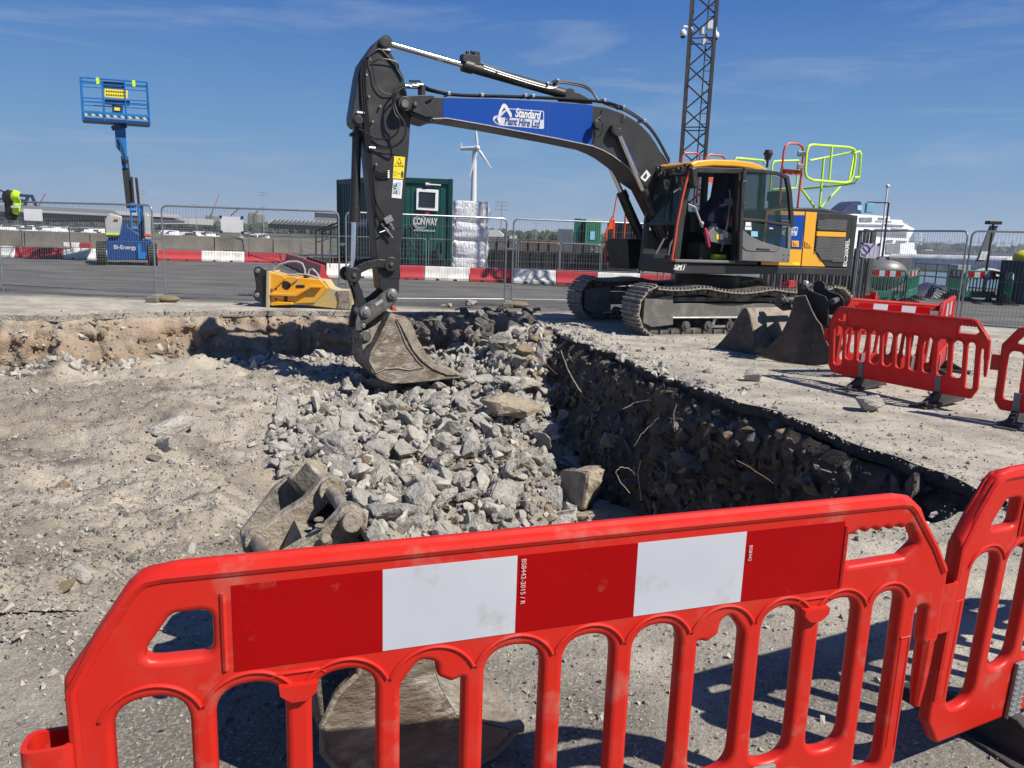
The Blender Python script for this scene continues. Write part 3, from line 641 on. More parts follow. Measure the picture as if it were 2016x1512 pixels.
for (x, y, z, s_), br in zip(chosen, brown):
    mk = random.choices(['rubble', 'rubble2', 'rubble3'], [6, 2.2, .3])[0]
    if br and random.random() < .6: mk = random.choice(['rubble3', 'rubble4', 'rubble2']); s_ *= .62
    lab = {'rubble': 'angular grey lump of broken concrete in the rubble heap', 'rubble2': 'pale lump of broken concrete in the rubble heap', 'rubble3': 'brown stone mixed into the rubble heap', 'rubble4': 'ochre stone mixed into the rubble heap'}[mk]
    (qx,), (qy,) = [np.atleast_1d(v) for v in to_px(np.array([[x, y, z]]))]
    v_ = 'at the heap back' if qy < 700 else 'beside the bucket teeth' if qy < 760 else 'in the upper heap' if qy < 830 else 'in the middle heap' if qy < 900 else 'in the lower heap' if qy < 970 else 'at the heap front above the rail' if qy < 1060 else 'low behind the barrier rail'
    h_ = 'left side' if qx < 760 else 'left of centre' if qx < 860 else 'centre' if qx < 960 else 'right of centre' if qx < 1060 else 'by the dark wall'
    z_ = 'large' if s_ > .28 else 'medium' if s_ > .2 else 'small'
    w_ = {'rubble': 'grey concrete lump', 'rubble2': 'pale concrete lump', 'rubble3': 'brown stone', 'rubble4': 'ochre stone'}[mk]
    stone('concrete_lump', (x, y, z+s_*.26), s_*1.25, random.randrange(10), mk, z_+' '+w_+' '+v_+', '+h_, G1, cat='rubble lump')
def on_dirt(px, py):
    d = ray(px, py); t = 1.0
    while t < 30:
        p = EYE+d*t
        if p.z < float(dirt_h(np.array([p.x]), np.array([p.y]))[0]): return p
        t += .02
    return p
def special(name, px, py, s, i, mk, label, sc=(1, 1, 1), rot=None, up=.1, slab=False, cat='stone'):
    p = G(px, py) if slab else on_dirt(px, py); p = Vector((p.x, p.y, p.z+s*up)); return stone(name, p, s, i, mk, label, sc=sc, rot=rot, cat=cat)
special('broken_slab', 1005, 835, .72, 3, 'boulder', 'broad flat brownish slab lying on top of the rubble heap', (1.1, .9, .75), (.35, .1, .3), .34)
special('boulder', 1140, 1005, .74, 2, 'boulder', 'large brown boulder at the foot of the heap beside the dark trench wall', (1, .95, 1.25), (.1, .2, .5), .45)
special('boulder', 1105, 1045, .42, 0, 'rubble2', 'pale wedge shaped boulder just behind the front barrier rail', (1, .8, 1), (.3, .5, 1.5), .2)
special('boulder', 1215, 1055, .85, 3, 'boulder', 'low rounded boulder behind the front barrier on the dark floor', (1.2, .8, .6), (.1, .05, .3), .22)
special('broken_slab', 1150, 950, .62, 3, 'rubble', 'broken grey slab edge leaning behind the large brown boulder', (1.1, .8, .35), (.5, .3, .2), .35)
special('boulder', 340, 850, .42, 1, 'rubble2', 'smooth pale boulder on the open earth left of the heap', (1.15, .9, .9), (.5, -.2, .4), .15)
special('boulder', 318, 888, .34, 4, 'rubble2', 'rough pale lump below the smooth boulder on the open earth', up=.1)
special('stone', 130, 1165, .09, 5, 'rubble4', 'small ochre stone on the gravel line behind the left end of the front barrier', up=.3)
special('stone', 798, 1018, .16, 6, 'rubble4', 'yellow ochre stone at the front of the rubble heap', up=.4)
special('stone', 645, 893, .13, 7, 'rubble4', 'small rust coloured stone at the left edge of the heap', up=.3)
special('stone', 985, 690, .6, 2, 'rubble', 'big grey lump at the back of the heap beside the brown stones', up=.3)
special('stone', 965, 762, .42, 7, 'rubble', 'long grey lump just right of the excavator bucket teeth', (1.15, .8, .75), (.3, .1, .4), .3)
special('stone', 1020, 772, .5, 1, 'rubble2', 'long pale slab below the brown stones of the heap', (1.2, .85, .6), (.2, .1, -.1), .35)
special('stone', 1480, 751, .24, 2, 'rubble2', 'pale round stone on the pit edge in front of the two spare buckets', up=.3, slab=True)
special('stone', 1708, 808, .34, 6, 'rubble2', 'yellowish rock on the yard under the red barrier with black feet', (1.1, .8, .8), (0, 0, .5), .22, True)
special('stone', 1717, 785, .18, 4, 'rubble', 'dark stone just behind the yellowish rock on the yard', up=.2, slab=True)
special('stone', 1838, 783, .14, 5, 'rubble2', 'small pale stone beside the right foot of the red barrier', up=.2, slab=True)
special('stone', 927, 605, .32, 0, 'rubble2', 'squarish pale stone on the far kerb beside the fence foot', (1, .8, .8), (0, 0, .2), .3, True)
special('stone', 886, 605, .16, 6, 'rubble4', 'small tan stone on the far kerb', up=.3, slab=True)
special('stone', 872, 605, .14, 3, 'rubble2', 'small white stone left of the tan stone on the far kerb', up=.3, slab=True)
for k in range(80):
    px = random.uniform(800, 1060); py = random.uniform(606 if px > 900 else 622, 668); s_ = random.uniform(.10, .30)*(1.25 if 940 < px < 1000 and py < 630 else 1)
    p = G(px, py, .04) if py < 616 else Vector((0, 0, 0))
    if py >= 616: Y_ = 15.1-(py-616)*.02; q = AY(px, py, Y_); p = q
    stone('asphalt_lump', p, s_, random.randrange(10), random.choice(['rubbled', 'wallstone2', 'wallstone2', 'fines']), 'dark lump of broken asphalt heaped against the far edge, '+('right of the fence foot' if px > 990 else 'below the fence foot' if px > 930 else 'left of the fence foot' if px > 870 else 'beside the bucket'), 'dark asphalt lumps against the far edge', cat='rubble lump')
b = MB().box((0, 0, 0), (.32, .12, .09)); br = b.build('brick', M['brick'], bevel=.008); br.location = on_dirt(74, 700)+Vector((0, 0, .04)); br.rotation_euler = (.1, .05, .1); tag(br, 'single red brick at the foot of the far earth wall', 'brick')
# roots and bars hanging out of the trench wall
def px_path(pts, Y0): return [AY(x, y, Y0+dy) for x, y, dy in pts]
for i, (pts, Y0, r, mk, lab) in enumerate([
    ([(1104, 690, 0), (1116, 722, -.1), (1128, 748, -.2), (1150, 782, -.4), (1180, 800, -.5), (1230, 810, -.5)], 11.2, .016, 'rebar', 'long pale bar sagging from the trench corner'),
    ([(1226, 806, 0), (1250, 792, 0), (1282, 788, -.1)], 8.6, .011, 'rebar', 'short pale root poking out of the upper trench wall'),
    ([(1248, 880, 0), (1262, 856, 0), (1280, 838, 0), (1298, 822, 0)], 8.2, .010, 'rebar', 'curved pale root below the short root in the trench wall'),
    ([(1332, 795, 0), (1326, 815, 0), (1328, 850, 0)], 7.9, .013, 'rebar', 'stubby pale root hanging straight down the trench wall'),
    ([(1240, 970, -.1), (1222, 950, 0), (1212, 930, 0), (1220, 920, 0), (1240, 922, 0), (1250, 935, .1)], 7.9, .012, 'rebar', 'pale bar looped like a hook on the dark pit floor'),
    ([(820, 905, 0), (860, 860, 0), (905, 880, .1)], 9.0, .009, 'rebard', 'thin rusty wire arching over the rubble'),
    ([(950, 1010, 0), (970, 970, .1), (985, 930, .2), (1000, 905, .3)], 8.2, .011, 'rebard', 'rusty bar leaning in the middle of the rubble'),
    ([(1045, 690, 0), (1070, 712, 0), (1095, 735, 0), (1128, 742, 0)], 11.9, .013, 'rebard', 'dark bar across the brown stones'),
    ([(1060, 660, 0), (1085, 700, 0), (1090, 730, 0), (1110, 745, .1)], 12.2, .012, 'rebard', 'bent dark bar above the brown stones'),
    ([(1262, 905, 0), (1255, 930, 0), (1262, 985, 0)], 8.0, .008, 'rebard', 'dark wire hanging in the deep corner'),
    ([(1450, 905, 0), (1500, 935, 0), (1560, 985, 0)], 6.6, .012, 'rebard', 'dark bar low on the right trench wall')]):
    P = px_path(pts, Y0); Q = []
    for a, b_ in zip(P[:-1], P[1:]):
        for k_ in range(4): Q.append(a.lerp(b_, k_/4)+Vector((0, 0, random.uniform(-.01, .01))))
    Q.append(P[-1]); m_ = MB().tube(Q, [r*.55*(.6+.4*math.sin(3.14*min(1, (k_+1)/len(Q)*1.3))) for k_ in range(len(Q))], 6); o = m_.build('bent_bar', M[mk]); recenter(o, Q[0]); tag(o, lab, 'bar')
# ================================================================ THE EXCAVATOR
EC = Vector((3.75, 15.1, 0)); EH = Vector((-.906, -.423, 0)).normalized(); EN = Vector((-EH.y, EH.x, 0))*-1   # forward, towards camera
if EN.y > 0: EN = -EN
ERZ = math.atan2(EH.y, EH.x)
exc = empty('excavator', 'grey, yellow and blue tracked excavator at the pit with its bucket in the rubble', 'excavator', EC, ERZ)
EL = Vector((-math.sin(ERZ), math.cos(ERZ), 0))   # local +y in world
sy = 1 if EL.dot(EN) > 0 else -1                  # +y side faces the camera?
def E_(px, py, y=0.0):
    """photo point on the machine's vertical plane at sideways offset y (towards the camera) -> local coordinates"""
    p = PL(px, py, EC+EN*y, EN)-EC; return Vector((p.dot(EH), p.dot(EL), p.z))
def side(pts, y): return [E_(a, b, y) for a, b in pts]
YV = Vector((0, sy, 0))   # local vector towards the camera side
def swept(mb, pts, y0, y1, m=0, yt=None):
    """outline seen at offset yt, swept from y0 to y1"""
    yt = y1 if yt is None else yt; P = side(pts, yt); P = [Vector((p.x, sy*y1, p.z)) for p in P]; return mb.prism(P, YV*(y0-y1), m)
def pin(mb, px, py, y0, y1, r, m=0, n=18, yt=None):
    p = E_(px, py, y1 if yt is None else yt); return mb.cyl((p.x, sy*y0, p.z), (p.x, sy*y1, p.z), r, n=n, m=m)
def at_y(p, y): return Vector((p.x, sy*y, p.z))
# ---- undercarriage (turned a little against the house)
TRZ = math.radians(200)-ERZ
und = tag(bpy.data.objects.new('undercarriage', None)); COL.objects.link(und); und.parent = exc; und.rotation_euler = (0, 0, TRZ); und.location = (0, 0, 0)
HL, HWD, SHW, TH = 2.28, 1.5, .62, .86
def track_path(n=46, far=False):
    """closed loop: bottom run, sprocket, slack top run, idler"""
    P = []; R = TH/2; x1 = HL-R; x0 = -HL+R
    for i in range(24): P.append((x0+(x1-x0)*i/24, .0))
    for i in range(12): a = -math.pi/2+math.pi*i/12; P.append((x1+R*math.cos(a), R+R*math.sin(a)))
    for i in range(24):
        x = x1+(x0-x1)*i/24; sag = .07*math.sin(math.pi*min(1, max(0, (x-x0)/(x1-x0)*2.6 % 1)))-.0; P.append((x, TH-sag*(1 if not far else .8)-.05*math.sin(math.pi*i/24)))
    for i in range(12): a = math.pi/2+math.pi*i/12; P.append((x0+R*math.cos(a), R+R*math.sin(a)))
    P = [Vector((p[0], 0, p[1])) for p in P]; L = [0]
    for i in range(len(P)): L.append(L[-1]+(P[(i+1) % len(P)]-P[i]).length)
    out = []
    for k in range(n):
        s = L[-1]*k/n; i = max(j for j in range(len(P)) if L[j] <= s); t = (s-L[i])/(L[i+1]-L[i]); a = P[i]; b_ = P[(i+1) % len(P)]
        out.append((a.lerp(b_, t), (b_-a).normalized()))
    return out, P, L[-1]
def shoe_mb():
    mb = MB(); w = .212
    mb.box((0, 0, -.006), (w, SHW, .022)); 
    for x in (-.075, 0, .075): mb.box((x, 0, -.032), (.022, SHW, .032), taper=1)
    mb.box((0, .13, .045), (.17, .035, .08), 1); mb.box((0, -.13, .045), (.17, .035, .08), 1)
    return mb
_sh = shoe_mb().build('track_shoe', [M['trackshoe'], M['trackframe']], ang=30); shoe_me = _sh.data; bpy.data.objects.remove(_sh)
for sd in (1, -1):
    y = sd*sy*(HWD-SHW/2)
    tr = MB(); near = sd == 1
    # frame with end covers, rollers' beam
    yo = sd*sy*(HWD-.17)
    for yy_ in (y,):
        mb = MB(); x1, x0 = HL-.52, -HL+.55
        mb.box(((x1+x0)/2, yy_, .43), (x1-x0, .30, .24), 2); mb.box(((x1+x0)/2, yy_, .62), (x1-x0-.5, .24, .08))
        mb.prism([(x1+.38, yy_-.2, .22), (x1+.38, yy_-.2, .62), (x1-.18, yy_-.2, .70), (x1-.22, yy_-.2, .18), (x1+.20, yy_-.2, .14)], (0, .40, 0), 2)
        mb.box(((x1+x0)/2+.1, yy_+sd*sy*.17, .30), (x1-x0-.4, .05, .035), 1)
        fr = mb.build('track_frame', [M['trackframe'], M['steel'], M['frameplate']], und, bevel=.012)
        mb = MB()
        for i in range(7): x = x1-.5-i*(x1-x0-.7)/6; mb.cyl((x, yy_-.17, .155), (x, yy_+.17, .155), .085, n=14); mb.cyl((x, yy_-.19, .155), (x, yy_+.19, .155), .035, n=8)
        mb.build('roller', M['trackframe'], fr)
        for x in (.55, -.75):
            mb = MB().cyl((x, yy_-.12, .70), (x, yy_+.14, .70), .065, n=14); mb.cyl((x, yy_+.14, .70), (x, yy_+.155, .70), .03, n=8); mb.box((x, yy_, .66), (.1, .1, .1)); mb.build('carrier_roller', M['trackframe'], fr)
        for x in (-.25, .35):
            mb = MB().beam((x-.05, yo, .14), (x+.0, yo, .29), .02, .05); mb.beam((x+.35, yo, .14), (x+.3, yo, .29), .02, .05); mb.beam((x-.05, yo, .14), (x+.35, yo, .14), .02, .04); mb.build('track_guard', M['steel'], fr)
        mb = MB().cyl((HL-.44, yy_-.09, .43), (HL-.44, yy_+.09, .43), .34, n=28); mb.cyl((HL-.44, yy_-.16, .43), (HL-.44, yy_+.16, .43), .10, n=14); mb.build('idler', M['trackframe'], und)
        mb = MB().cyl((-HL+.44, yy_-.05, .43), (-HL+.44, yy_+.05, .43), .33, n=28); mb.cyl((-HL+.44, yy_-.16, .43), (-HL+.44, yy_+.2, .43), .22, n=20)
        for i in range(20): a = i*math.pi/10; mb.box((-HL+.44+.35*math.cos(a), yy_, .43+.35*math.sin(a)), (.06, .06, .06), 0, Matrix.Rotation(-a, 3, 'Y'))
        mb.build('sprocket', M['trackframe'], und)
    shoes, P_, _ = track_path(46)
    mb = MB(); 
    # link chain running inside the shoes
    for yy_ in (y-.10, y+.10):
        for i in range(len(P_)): a = P_[i].copy(); b_ = P_[(i+1) % len(P_)].copy(); c_ = Vector((0, 0, TH/2)); 
        ring = []
        for i in range(len(P_)):
            p = P_[i]; d = (P_[(i+1) % len(P_)]-P_[i-1]).normalized(); nrm = Vector((-d.z, 0, d.x)); ring.append((p+nrm*.02, p+nrm*.11))
        rows = [[(q[0].x, yy_+o_, q[0].z) for q in ring] for o_ in (-.02, .02)]; rows2 = [[(q[1].x, yy_+o_, q[1].z) for q in ring] for o_ in (.02, -.02)]
        mb.sheet(rows+rows2+[rows[0]], 0, True)
    ch = mb.build('track_chain', M['trackframe'], und)
    for p, d in shoes:
        o = bpy.data.objects.new('track_shoe', shoe_me); COL.objects.link(o); o.parent = ch
        nrm = Vector((-d.z, 0, d.x)); R = Matrix((d, Vector((0, 1, 0)), nrm)).transposed()
        if R.determinant() < 0: R = Matrix((d, Vector((0, -1, 0)), nrm)).transposed()
        o.matrix_local = Matrix.Translation(p+Vector((0, y, 0))) @ R.to_4x4()
mb = MB().box((0, 0, .55), (1.6, 1.9, .30)); mb.box((0, 0, .74), (1.2, 1.2, .12)); mb.build('car_body', M['trackframe'], und, bevel=.03)
MB().cyl((0, 0, .78), (0, 0, .98), .62, n=40).build('slew_ring', M['black'], und)

# ---- house
HW = 1.27
mb = MB(); swept(mb, [(1327, 518), (1455, 522), (1559, 525), (1669, 528), (1667, 543), (1545, 540), (1327, 539)], .18, HW, 0); swept(mb, [(1370, 519), (1455, 522), (1559, 525), (1669, 528), (1667, 543), (1545, 540), (1370, 539.5)], -HW, .18, 0, HW); deck = mb.build('deck', M['dgrey'], exc, bevel=.02)
q0 = E_(1327, 518, HW); q1 = E_(1327, 539, HW); q9 = E_(1669, 535, HW)
XF, XR = q0.x, q9.x; ZD = q0.z
text('lettering', 'SMT', at_y(E_(1338, 526, HW+.004), HW+.004), (-1, 0, 0) if sy > 0 else (1, 0, 0), (0, 0, 1), .135, M['white'], deck, shear=.25, bold=.004)
# x axis of text: image right = machine rearward (-x)
TX = Vector((-1, 0, 0))
MB().box(at_y(E_(1338, 531.5, HW+.003), HW+.003), (.15, .003, .008)).build('underline', M['white'], deck)
# engine housing
def hz(px, py): return E_(px, py, HW)
body = [(1509, 413), (1586, 416), (1609, 418), (1681, 422), (1669, 528), (1500, 524)]
mb = MB(); swept(mb, body, -HW, HW-.02, 0, HW); house = mb.build('engine_house', M['dgrey'], exc, bevel=.035, seg=3)
mb = MB(); swept(mb, [(1525, 413), (1577, 408), (1640, 409), (1677, 416), (1681, 424), (1509, 420)], -HW+.2, HW-.25, 0, HW); mb.build('bonnet', M['dgrey'], exc, bevel=.05, seg=3)
cwx0 = hz(1676, 480).x; zt = hz(1690, 424).z; zb = hz(1668, 545).z
mb = MB(); prof = []
for i in range(15):
    a = -math.pi/2+math.pi*i/14; yv = math.sin(a)*HW; xo = -.34*math.cos(a)**.55; prof.append((cwx0+xo+.02, yv))
prof = [(cwx0+.05, -HW)]+prof+[(cwx0+.05, HW)]
mb.prism([(x, y_, zb+.02) for x, y_ in prof], (0, 0, zt-zb-.02)); cw = mb.build('counterweight', M['dgrey'], exc, bevel=.05, seg=3)
def panel(name, pts, m, y=HW+.004, th=.02, parent=exc, bevel=.006):
    mb = MB(); swept(mb, pts, y-th-.0, y, 0, y); return mb.build(name, m, parent, bevel=bevel)
panel('side_door', [(1509, 414), (1585, 417), (1576, 524), (1499, 521)], M['yellow'])
sd2 = panel('side_door', [(1587, 417), (1609, 418), (1602, 492), (1625, 525), (1578, 524)], M['yellow'])
bluep = panel('decal', [(1512, 423), (1584.5, 423.5), (1578, 491), (1505, 488)], M['blue'], y=HW+.008, th=.003, parent=exc, bevel=0)
def txt(name, s, px, py, y, size, mk, parent, vert=False, **k):
    o = at_y(E_(px, py, y), y)
    return text(name, s, o, (0, 0, 1) if vert else TX, (1, 0, 0) if vert else (0, 0, 1), size, M[mk], parent, **k)
panel('logo_panel', [(1540, 445), (1571, 447), (1568.5, 464), (1538, 462)], M['logogrey'], y=HW+.0115, th=.002, bevel=0, parent=bluep)
panel('logo_panel', [(1541, 447), (1569.5, 449), (1568.5, 455), (1540, 453.5)], M['blue'], y=HW+.0135, th=.002, bevel=0, parent=bluep)
txt('lettering', 'Standard', 1555, 451, HW+.016, .085, 'white', bluep, shear=.2, width=.26)
txt('lettering', 'Plant Hire Ltd', 1554, 459.5, HW+.014, .07, 'navytext', bluep, shear=.2, width=.26)
for px, c in ((1566, 480), (1592.5, 481)):
    lt = panel('latch', [(px-7, c-6), (px+7, c-6), (px+7, c+6.5), (px-7, c+6)], M['yellow'], y=HW+.022, th=.016); 
    panel('latch_slot', [(px-4.5, c-4), (px+4.5, c-4), (px+4.5, c+4), (px-4.5, c+4)], M['yellow'], y=HW+.025, th=.004, parent=lt, bevel=0)
    panel('latch_slot', [(px-4, c-3), (px-1.8, c-3), (px-1.8, c+3), (px-4, c+3)], M['pinkred'], y=HW+.028, th=.004, parent=lt, bevel=0)
    mb = MB(); pin(mb, px+1, c+2, HW+.02, HW+.032, .012, n=10); mb.build('lock', M['black'], lt)
panel('warning_sticker', [(1560, 516), (1574, 517), (1574, 522), (1560, 521)], M['signyellow'], y=HW+.0075, th=.002, bevel=0)
# grille frame and expanded mesh
gf = panel('grille_frame', [(1610, 419), (1679, 423), (1668, 527), (1626, 524), (1603, 492)], M['dgrey'], y=HW+.012, th=.02)
def expanded(pts, y):
    mb = MB(); swept(mb, pts, y-.01, y-.006, 0, y); bk = mb.build('grille_backing', M['black'], gf)
    mb = MB(); P = side(pts, y); xs = [p.x for p in P]; zs = [p.z for p in P]; poly = [(p.x, p.z) for p in P]
    dx, dz = .052, .028; ix = int((max(xs)-min(xs))/dx)+2; iz = int((max(zs)-min(zs))/dz)+2; r = .0042
    def ins(x, z): return bool(inside(np.array([x]), np.array([z]), poly)[0])
    for j in range(iz):
        for i in range(ix):
            cx_ = min(xs)+i*dx+(dx/2 if j % 2 else 0); cz = min(zs)+j*dz
            L = [(cx_-dx/2, cz), (cx_-dx*.18, cz+dz/2), (cx_+dx*.18, cz+dz/2), (cx_+dx/2, cz)]
            if not ins(cx_, cz): continue
            for a, b_ in zip(L[:-1], L[1:]): mb.beam((a[0], sy*y, a[1]), (b_[0], sy*y, b_[1]), .006, r*2)
            mb.beam((cx_+dx/2, sy*y, cz), (cx_+dx*.5+.0001, sy*y, cz-.001), .006, r*2)
            L2 = [(cx_-dx/2, cz), (cx_-dx*.18, cz-dz/2), (cx_+dx*.18, cz-dz/2), (cx_+dx/2, cz)]
            for a, b_ in zip(L2[:-1], L2[1:]): mb.beam((a[0], sy*y, a[1]), (b_[0], sy*y, b_[1]), .006, r*2)
    o = mb.build('grille_mesh', M['mgrey'], gf, ang=0); tag(o, kind='stuff')
expanded([(1611, 432), (1668, 434), (1666, 455), (1610, 453)], HW+.030)
expanded([(1609, 467), (1664, 468), (1662, 517), (1620, 511), (1606, 494)], HW+.030)
panel('yellow_stripe', [(1609, 455.5), (1666, 457.5), (1665, 467), (1608, 465)], M['yellow'], y=HW+.034, th=.03)
txt('lettering', 'EC200EL', 1666.5, 498, HW+.016, .135, 'white', gf, vert=True, bold=.003, width=.52)

# ---- cab: pillars, roof, floor, glass, inside
CW_IN = .25   # inner side of the cab (boom side)
xa = q0.x; ap = [(1332, 517), (1341, 440), (1351, 380), (1362, 338)]
cabp = [at_y(E_(a, b, HW), HW) for a, b in ap]
cab = tag(bpy.data.objects.new('cab', None)); COL.objects.link(cab); cab.parent = exc
zr = E_(1420, 326, HW).z; xrear = E_(1500, 420, HW).x
def pillar(pts, y, w=.085, d=.09, m='dgrey', name='cab_pillar'):
    mb = MB(); P = [at_y(E_(a, b, HW), y) for a, b in pts]
    for a, b_ in zip(P[:-1], P[1:]): mb.beam(a, b_+(b_-a)*.02, d, w)
    return mb.build(name, M[m], cab, bevel=.01)
pillar(ap, HW-.05, .13, .10); pillar(ap, CW_IN, .10, .08)
pillar([(1452, 518), (1456, 420), (1462, 334)], HW-.06, .14, .10)
pillar([(1452, 518), (1456, 420), (1462, 334)], CW_IN+.02, .10, .08)
pillar([(1503, 414), (1508, 340)], HW-.08, .10, .10); pillar([(1503, 414), (1508, 340)], CW_IN+.02, .10, .08)
xA = cabp[0].x; xB = E_(1452, 420, HW).x
mb = MB(); mb.beam(at_y(E_(1362, 334, HW), HW-.05), at_y(E_(1508, 338, HW), HW-.05), .10, .09); mb.beam(at_y(E_(1362, 334, HW), CW_IN), at_y(E_(1508, 338, HW), CW_IN), .10, .09)
a_ = at_y(E_(1363, 336, HW), HW); mb.beam(a_, at_y(a_, CW_IN), .12, .12); mb.build('cab_header', M['dgrey'], cab, bevel=.01)
# roof: crowned yellow shell
rp = [(1359, 322), (1372, 316), (1404, 313.5), (1448, 315), (1480, 319), (1500, 326), (1513, 335), (1512, 342), (1480, 333), (1448, 328.5), (1404, 327), (1364, 331)]
mb = MB(); swept(mb, rp, CW_IN-.05, HW+.01, 0, HW); mb.build('cab_roof', M['yellow'], cab, bevel=.045, seg=4)
mb = MB(); fp = [at_y(cabp[0], HW), at_y(cabp[0], CW_IN)]
mb.b2((xA+.02, sy*CW_IN, ZD+.0), (xrear, sy*(HW-.0), ZD+.05)); mb.build('cab_floor', M['black'], cab)
mb = MB(); mb.b2((xA+.06, sy*(HW-.06), ZD+.02), (xB+.0, sy*(HW+.05), ZD+.065)); mb.build('door_sill', M['mgrey'], cab, bevel=.008)
mb = MB(); mb.b2((xrear-.02, sy*CW_IN, ZD), (xrear+.04, sy*(HW-.03), E_(1500, 418, HW).z)); mb.b2((E_(1470, 400, HW).x, sy*(HW-.07), ZD), (xrear, sy*(HW-.03), E_(1500, 418, HW).z)); mb.build('rear_wall', M['black'], cab)
mb = MB(); mb.b2((xA, sy*CW_IN, ZD), (xrear, sy*(CW_IN+.03), ZD+.55)); mb.build('inner_wall', M['black'], cab)
# front lower corner and glazing
def glass_panel(name, P, parent=cab):
    mb = MB(); mb.add(P, [tuple(range(len(P)))]); return mb.build(name, M['glass'], parent, ang=0, solid=.008)
F1 = [at_y(p, HW-.06) for p in cabp]; F2 = [at_y(p, CW_IN+.04) for p in cabp]
for i in range(1, 3): glass_panel('windscreen', [F1[i], F1[i+1], F2[i+1], F2[i]])
glass_panel('side_window', [Vector((xB, sy*(CW_IN+.02), ZD+.55)), Vector((xA-.12, sy*(CW_IN+.02), ZD+.55)), at_y(cabp[3], CW_IN+.02), Vector((xB, sy*(CW_IN+.02), zr))])
glass_panel('rear_side_window', [at_y(E_(1461, 412, HW), HW-.06), at_y(E_(1503, 412, HW), HW-.06), at_y(E_(1508, 342, HW), HW-.06), at_y(E_(1464, 338, HW), HW-.06)])
mb = MB(); mb.beam(at_y(cabp[1], HW-.04), at_y(cabp[1], CW_IN), .05, .05); mb.beam(at_y(cabp[0], HW-.04)+Vector((0, 0, .05)), at_y(cabp[0], CW_IN)+Vector((0, 0, .05)), .08, .14); mb.build('windscreen_rail', M['dgrey'], cab)
mb = MB(); w0 = at_y(cabp[1], .95)+Vector((.03, 0, -.2)); mb.tube([w0, w0+Vector((.02, -sy*.1, .5)), w0+Vector((-.1, -sy*.15, .95))], .012, 6); mb.beam(w0+Vector((.03, -sy*.1, .3)), w0+Vector((-.12, -sy*.15, 1.0)), .02, .03); mb.build('wiper', M['black'], cab)
# seat
mb = MB(); yc = .78*sy
def yr(pts, y0, y1, m=0): 
    P = [at_y(E_(a, b, .95), y1) for a, b in pts]; mb.prism(P, YV*(y0-y1), m)
yr([(1392, 437), (1400, 416), (1424, 388), (1432, 340), (1452, 336), (1452, 440), (1430, 452)], .55, .95); yr([(1395, 440), (1450, 437), (1452, 462), (1400, 460)], .5, 1.0); seat = mb.build('seat', M['navy'], cab, bevel=.05, seg=3)
mb = MB(); mb.b2((xB+.05, sy*.6, ZD), (xB+.5, sy*.95, ZD+.35)); mb.build('seat_base', M['black'], cab)
txt('lettering', 'SMT', 1422, 405, .955, .07, 'logogrey', seat, shear=.2)
mb = MB(); yr([(1378, 459), (1392, 445), (1427, 460), (1440, 482), (1410, 481), (1384, 476)], 1.02, 1.16); con = mb.build('side_console', M['mgrey'], cab, bevel=.02)
mb = MB(); mb.tube([at_y(E_(1388, 449, 1.18), 1.18), at_y(E_(1391, 460, 1.2), 1.2), at_y(E_(1396, 486, 1.18), 1.18)], .024, 8); mb.build('safety_lever', M['pinkred'], con)
mb = MB(); yr([(1395, 461), (1400, 461), (1400, 471), (1395, 471)], 1.165, 1.168); mb.build('sticker', M['signyellow'], con)
mb = MB(); yr([(1401, 460), (1408, 460.5), (1408, 471), (1401, 471)], 1.165, 1.168); mb.build('sticker', M['white'], con)
mb = MB(); mb.tube([at_y(E_(1386, 447, 1.1), 1.05), at_y(E_(1380, 430, 1.1), 1.05), at_y(E_(1372, 408, 1.1), 1.05), at_y(E_(1362, 402, 1.1), 1.0)], .02, 8); mb.sphere(at_y(E_(1385, 440, 1.1), 1.05), .04); mb.build('joystick', M['hosegrey'], con)
mb = MB(); mb.tube([at_y(E_(1436, 372, 1.1), 1.1), at_y(E_(1437, 395, 1.1), 1.12), at_y(E_(1428, 440, 1.1), 1.15), at_y(E_(1416, 495, 1.1), 1.15)], .016, 6); mb.build('seat_belt', M['mgrey'], cab)
mb = MB(); yr([(1432, 410), (1438, 410), (1437, 420), (1432, 420)], 1.1, 1.14); yr([(1428, 428), (1434, 430), (1436, 448), (1428, 444)], 1.1, 1.14); mb.build('belt_buckle', M['orange'], cab)
mb = MB(); yr([(1400, 500), (1424, 501), (1424, 510), (1398, 510)], .9, 1.05); mb.build('floor_clutter', M['hiyellow'], cab, bevel=.02)
mb = MB(); yr([(1385, 397), (1395, 395), (1394, 425), (1385, 425)], .35, .38); mb.build('monitor', M['black'], cab, bevel=.01)
mb = MB(); mb.tube([at_y(E_(1298, 500, .8), .7), at_y(E_(1306, 485, .8), .7), at_y(E_(1314, 470, .8), .7)], .018, 6); mb.tube([at_y(E_(1315, 505, .9), .9), at_y(E_(1320, 480, .9), .9), at_y(E_(1332, 462, .9), .9)], .018, 6); mb.box(at_y(E_(1310, 505, .9), .85), (.2, .3, .06)); mb.build('foot_pedals', M['mgrey'], cab)
